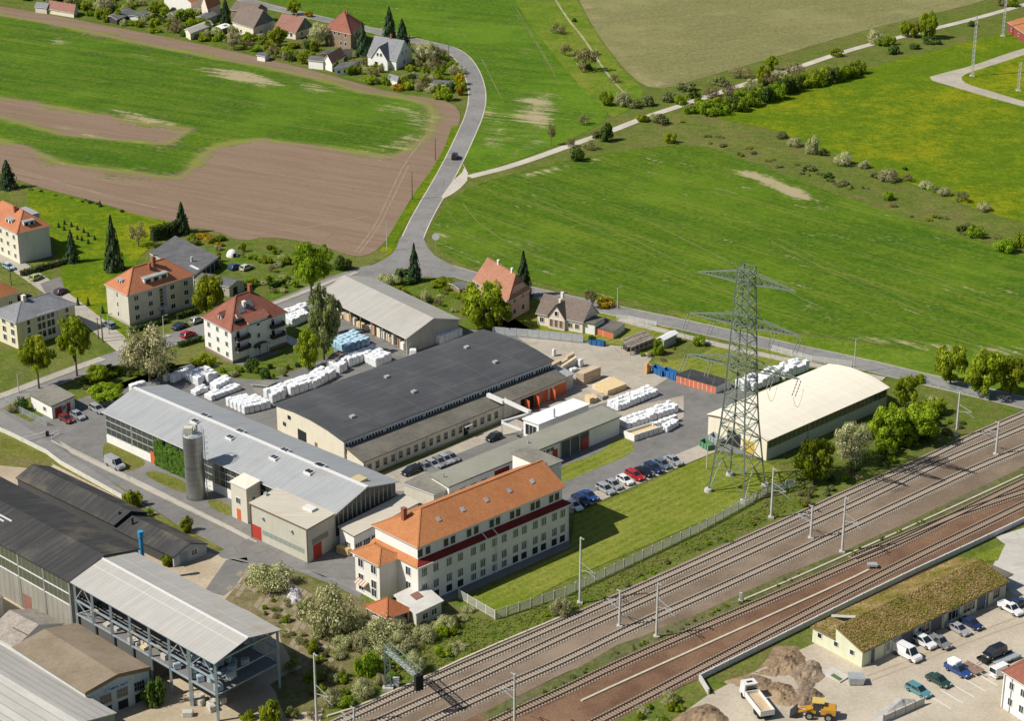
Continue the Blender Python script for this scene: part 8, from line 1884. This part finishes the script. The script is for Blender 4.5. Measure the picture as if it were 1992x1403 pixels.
scatter([(960,1395),(1100,1325),(1200,1268),(1361,1204),(1522,1131),(1650,1078),(1790,1014),(1850,985),(1790,1020),(1650,1084),(1522,1140),(1361,1212),(1200,1278),(1100,1332)],90,['grey','grey','ybush'],(.5,1.4),(.3,.8),'low weed clump on the strip between the tracks','weeds between the tracks',6)
scatter([(1250,1385),(1330,1345),(1380,1350),(1350,1395),(1290,1425),(1230,1425)],14,['blossom','bush','ybush','grey'],(1.4,3.2),(1.0,2.4),{k:v.replace('railway embankment thicket','bank below the outer track') for k,v in EL.items()},'bank below the outer track',7)
scatter([(500,1180),(560,1160),(640,1220),(640,1290),(560,1250)],14,['grey','ybush','bare'],(.8,2.2),(.4,1.2),{k:v.replace('railway embankment thicket','gaps of the broken slabs') for k,v in EL.items()},'weeds in the slab yard',8)
VG={'blossom':'pale blossoming fruit tree in the village gardens','ybush':'yellow-green bush in the village gardens','bush':'green bush in the village gardens','dark':'dark bush in the village gardens','bare':'brown budding tree in the village gardens','yellow':'light green garden tree in the village','fors':'yellow forsythia bush in the village gardens','grey':'grey bush in the village gardens'}
scatter([(150,30),(330,30),(480,60),(600,90),(700,130),(860,160),(895,175),(880,198),(760,174),(600,128),(440,92),(300,62),(180,40)],150,['blossom','ybush','bush','ybush','blossom','bare','yellow','dark'],(2.8,6.5),(2.2,5.2),VG,'village garden trees',9,avoid=[(p('Z2',640,300),9),(p('Z2',1020,450),10),(p('Z2',220,260),9)])
scatter([(-20,-10),(120,-5),(330,5),(420,40),(330,45),(200,25),(60,5)],46,['blossom','dark','bush','dark','yellow'],(3,6.5),(3,6),VG,'village garden trees',10)
scatter([(800,105),(880,110),(898,150),(900,185),(850,180),(790,150)],34,['blossom','bare','ybush','bush'],(3,6.0),(2.5,5.0),VG,'village garden trees',12,avoid=[(p('Z2',1130,470),7)])
for x,y,w,h in ((517,58,22,20),(775,175,32,16),(893,165,26,30),(895,185,20,26),(600,32,20,14)): T('fors',x,y,w,h,'bright yellow forsythia in the village gardens','forsythias in the village')
T('yellow',572,28,34,30,'round light green tree behind the rusty red village roof',stem=.1); T('cherry',622,88,46,46,'blossoming cherry before the brown village house',stem=.15); T('cherry',830,120,60,40,'wide blossoming tree beside the white village house',stem=.1); T('yellow',540,90,50,40,'leafy garden tree below the rusty red village roof',stem=.1); T('cherry',455,95,40,36,'pale blossoming tree above the field edge',stem=.1); T('cherry',205,25,46,34,'pale blossoming tree beside the brown barn',stem=.1)
AL={'blossom':'flowering shrub in the allotment gardens','ybush':'light green shrub in the allotment gardens','bush':'green shrub in the allotment gardens','dark':'dark shrub in the allotment gardens','bare':'brown shrub in the allotment gardens','fors':'yellow flowering shrub in the allotment gardens'}
scatter([(370,450),(470,475),(560,480),(640,510),(600,550),(540,575),(490,560),(430,530),(350,480)],34,['blossom','ybush','bush','dark','bare','blossom'],(1.2,3.0),(.8,2.2),AL,'allotment shrubs',13,avoid=[(p('Z5',1800,590),3),(p('Z5',1865,690),5)])
for x,y,w,h in ((395,462,34,10),(410,470,36,12),(425,478,24,10)): T('fors',x,y,w,h,'yellow flower bed shrub in the allotment gardens','yellow bed in the allotments')
scatter([(1240,690),(1330,660),(1370,680),(1300,720),(1250,705)],9,['bush','ybush','bare'],(1,2.2),(.7,1.8),{k:'small shrub in the fenced allotment by the yard' for k in ('bush','ybush','bare')},'shrubs in the fenced allotment',14)
scatter([(395,700),(480,720),(560,700),(590,720),(520,745),(430,745)],14,['dark','ybush','blossom','bush'],(1.2,2.8),(.8,2.2),{k:'garden shrub behind the white house' for k in ('dark','ybush','blossom','bush')},'shrubs behind the white house',15)
scatter([(50,362),(110,375),(200,397),(300,428),(340,440),(330,448),(200,405),(50,372)],16,['ybush','dark','grey'],(.8,2.0),(.5,1.2),'low weed tuft along the ploughed field','weeds along the ploughed field',16)
scatter([(1690,850),(1760,800),(1800,790),(1840,800),(1830,830),(1760,872),(1700,890)],18,['ybush','yellow','bush','blossom','ybush'],(3,7),(2.5,6),{k:'bushy spring foliage at the far end of the cream-roofed hall' for k in ('ybush','yellow','bush','blossom')},'foliage at the cream hall end',41)
scatter([(470,1115),(545,1122),(640,1185),(700,1262),(640,1300),(570,1265),(500,1180)],34,['ybush','grey','blossom','grey','bush'],(1.0,3.0),(.5,1.8),{k:'scrub growing through the broken slab plot' for k in ('ybush','grey','blossom','bush')},'scrub on the slab plot',42)
scatter([(345,455),(470,475),(560,480),(640,512),(600,552),(540,575),(470,560),(420,530)],30,['ybush','bush','blossom','yellow'],(1.6,3.6),(1.2,3.0),{k:'leafy bush in the crowded allotment rows' for k in ('ybush','bush','blossom','yellow')},'allotment bushes',43,avoid=[(p('Z5',1800,590),3.5),(p('Z5',1865,690),6)])
scatter([(700,550),(800,580),(880,560),(925,590),(880,625),(800,595)],14,['ybush','blossom','bush','bare'],(1.5,3.5),(1,2.6),{k:'garden bush behind the open shed' for k in ('ybush','bush','blossom','bare')},'bushes behind the open shed',44)
scatter([(160,735),(250,705),(300,735),(230,775),(170,775)],14,['ybush','bush','grey'],(1.6,3.6),(1,2.2),{k:'bush on the lawn behind the gatehouse' for k in ('ybush','bush','grey')},'bushes behind the gatehouse',45)
# hedges: boxes of leaves
def hedge(label,px,w,h,mat,dens=26,cat='hedge',size=.42):
    c=world_pts(px); O=c[0].copy(); r=random.Random(len(label)); pts=[]; core=MB(); t=thing('hedge',label,cat,O)
    for a,b in zip(c,c[1:]):
        L=(b-a).length; d=(b-a)/L; nn=Vec((-d.y,d.x,0))
        for k in range(int(L*dens*(h+.6)*.8)):
            s,u=r.random()*L,r.uniform(-1,1); side=r.random(); z=r.random()*h
            if side<.45: u=math.copysign(1,u)
            else: z=h
            q=a-O+d*s+nn*(u*w/2*r.uniform(.85,1.1))+Vec((0,0,z*r.uniform(.9,1.1))); pts.append((q,(nn*u+Vec((0,0,.6 if side>=.45 else 0))).normalized(),r.random()*.8))
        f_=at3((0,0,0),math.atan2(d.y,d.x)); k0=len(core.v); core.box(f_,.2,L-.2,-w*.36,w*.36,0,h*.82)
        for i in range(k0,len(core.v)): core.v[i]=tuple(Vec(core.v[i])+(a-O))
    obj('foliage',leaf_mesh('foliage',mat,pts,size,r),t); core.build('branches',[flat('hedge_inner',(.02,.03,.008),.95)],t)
hedge('tall dark hedge behind the orange-roofed flats',[p('Z5',1175,475),p('Z5',1300,445),p('Z5',1440,395)],2.2,3.6,L_dark)
hedge('clipped hedge beside the lime yellow car',[p('Z5',160,748),p('Z5',350,690),p('Z5',535,640)],1.1,1.4,L_grey)
hedge('clipped hedge before the orange-roofed flats',[p('Z5',1010,1185),p('Z5',1150,1145),p('Z5',1300,1105)],1.0,1.0,L_dark); hedge('short clipped hedge under the round tree',[p('Z5',1365,1080),p('Z5',1530,1030)],1.1,1.2,L_dark)
hedge('clipped hedge by the red car at the white house',[p('Z5',1380,1300),p('Z5',1560,1245)],1.2,1.1,L_dark); hedge('hedge along the street at the allotments',[p('Z6',1110,555),p('Z6',1285,510)],1.1,1.3,L_dark); hedge('green hedge at the yard between pallets and blossoming tree',[p('Y4',700,800),p('Y4',1000,760)],1.6,1.2,L_green)
# ivy on the silver hall
b0,_=fs.on_l(p('Y5',455,1050)); b1,_=fs.on_l(p('Y5',735,1200)); b0,b1=sorted((b0,b1)); r=random.Random(8); pts=[]
for k in range(6500):
    b=r.uniform(b0,b1); z=r.uniform(.1,fs.h-.15)*(.88+.2*mnoise.noise(Vec((b*.6,0,0)))); b+=.7*mnoise.noise(Vec((z*.8,b*.1,2))); d=.12+.5*abs(mnoise.noise(Vec((b*.7,z*.7,4))))+r.random()*.15; pts.append((fs.R(-d,b,z),(-fs.u+Vec((0,0,.3))).normalized(),.5+.5*mnoise.noise(Vec((b*1.4,z*1.4,9)))+r.uniform(-.25,.25)))
t=thing('ivy','thick green ivy covering the middle of the silver hall wall','ivy',fs.O); obj('foliage',leaf_mesh('foliage',L_ivy,pts,.36,r),t)
# crop grass tufts are colour and relief only; rough grass tufts on the embankment as one mass
r=random.Random(17); poly=poly_np([(890,1195),(965,1210),(1100,1165),(1300,1072),(1450,1000),(1540,950),(1560,985),(1350,1075),(1100,1195),(900,1285),(740,1345),(660,1380),(640,1330),(760,1260)]); lo,hi=poly.min(0),poly.max(0); P=np.array([[r.uniform(lo[0],hi[0]),r.uniform(lo[1],hi[1])] for _ in range(26000)]); s=sdist(P,poly); pts=[]
for (x,y),d in zip(P,s):
    if d<0: continue
    for k in range(2): pts.append((Vec((x+r.uniform(-.3,.3),y+r.uniform(-.3,.3),r.uniform(.06,.26))),Vec((0,0,1)),.5+.5*mnoise.noise(Vec((x*.25,y*.25,0)))+r.uniform(-.2,.2)))
o=obj('rough_grass_tufts',leaf_mesh('rough_grass_tufts',L_grey if False else leaf('grass_blades',[(0.0,(.09,.125,.016)),(0.5,(.165,.20,.03)),(1.0,(.28,.26,.08))],.45),pts,.24,r)); tag(o,kind='stuff'); o['label']='rough grass tufts on the railway embankment'; o['category']='grass'

scatter([(1320,235),(1400,260),(1560,320),(1750,390),(1900,445),(1985,475),(1985,495),(1850,448),(1650,380),(1480,318),(1380,280)],46,['grey','bare','grey','ybush'],(1.0,3.6),(.4,1.1),'weedy tuft on the rough strip between meadow and crop','tufts on the rough strip',31)
# sedum cushions on the workshop roof: one mass
fr,t,k,rr=SEDUM; r=random.Random(23); pts=[]
for i in range(15000):
    a=r.uniform(-.2,fr.U+.3); b=r.uniform(-.3,fr.V+.2); kb=fr.V*k
    if b<kb: z=fr.h-.1+(rr+.1)*(b+.4)/(kb+.4)
    elif a<fr.U*.13: z=fr.h-.3
    else: z=fr.h+rr-(rr+.1)*(b-kb)/(fr.V+.3-kb)
    n=mnoise.fractal(Vec((a*.22,b*.3,5)),1.0,2.0,4)
    pts.append((fr.R(a,b,z+.28+r.random()*.07),Vec((0,0,1)),.5+.55*n+r.uniform(-.3,.3)))
tag(obj('sedum_cushions',leaf_mesh('sedum_cushions',leaf('sedum_leaf',[(0.0,(.09,.11,.015)),(0.2,(.17,.15,.03)),(0.5,(.22,.135,.05)),(0.8,(.26,.175,.08)),(1.0,(.32,.24,.12))],.2),pts,.3,r),t),kind='stuff')
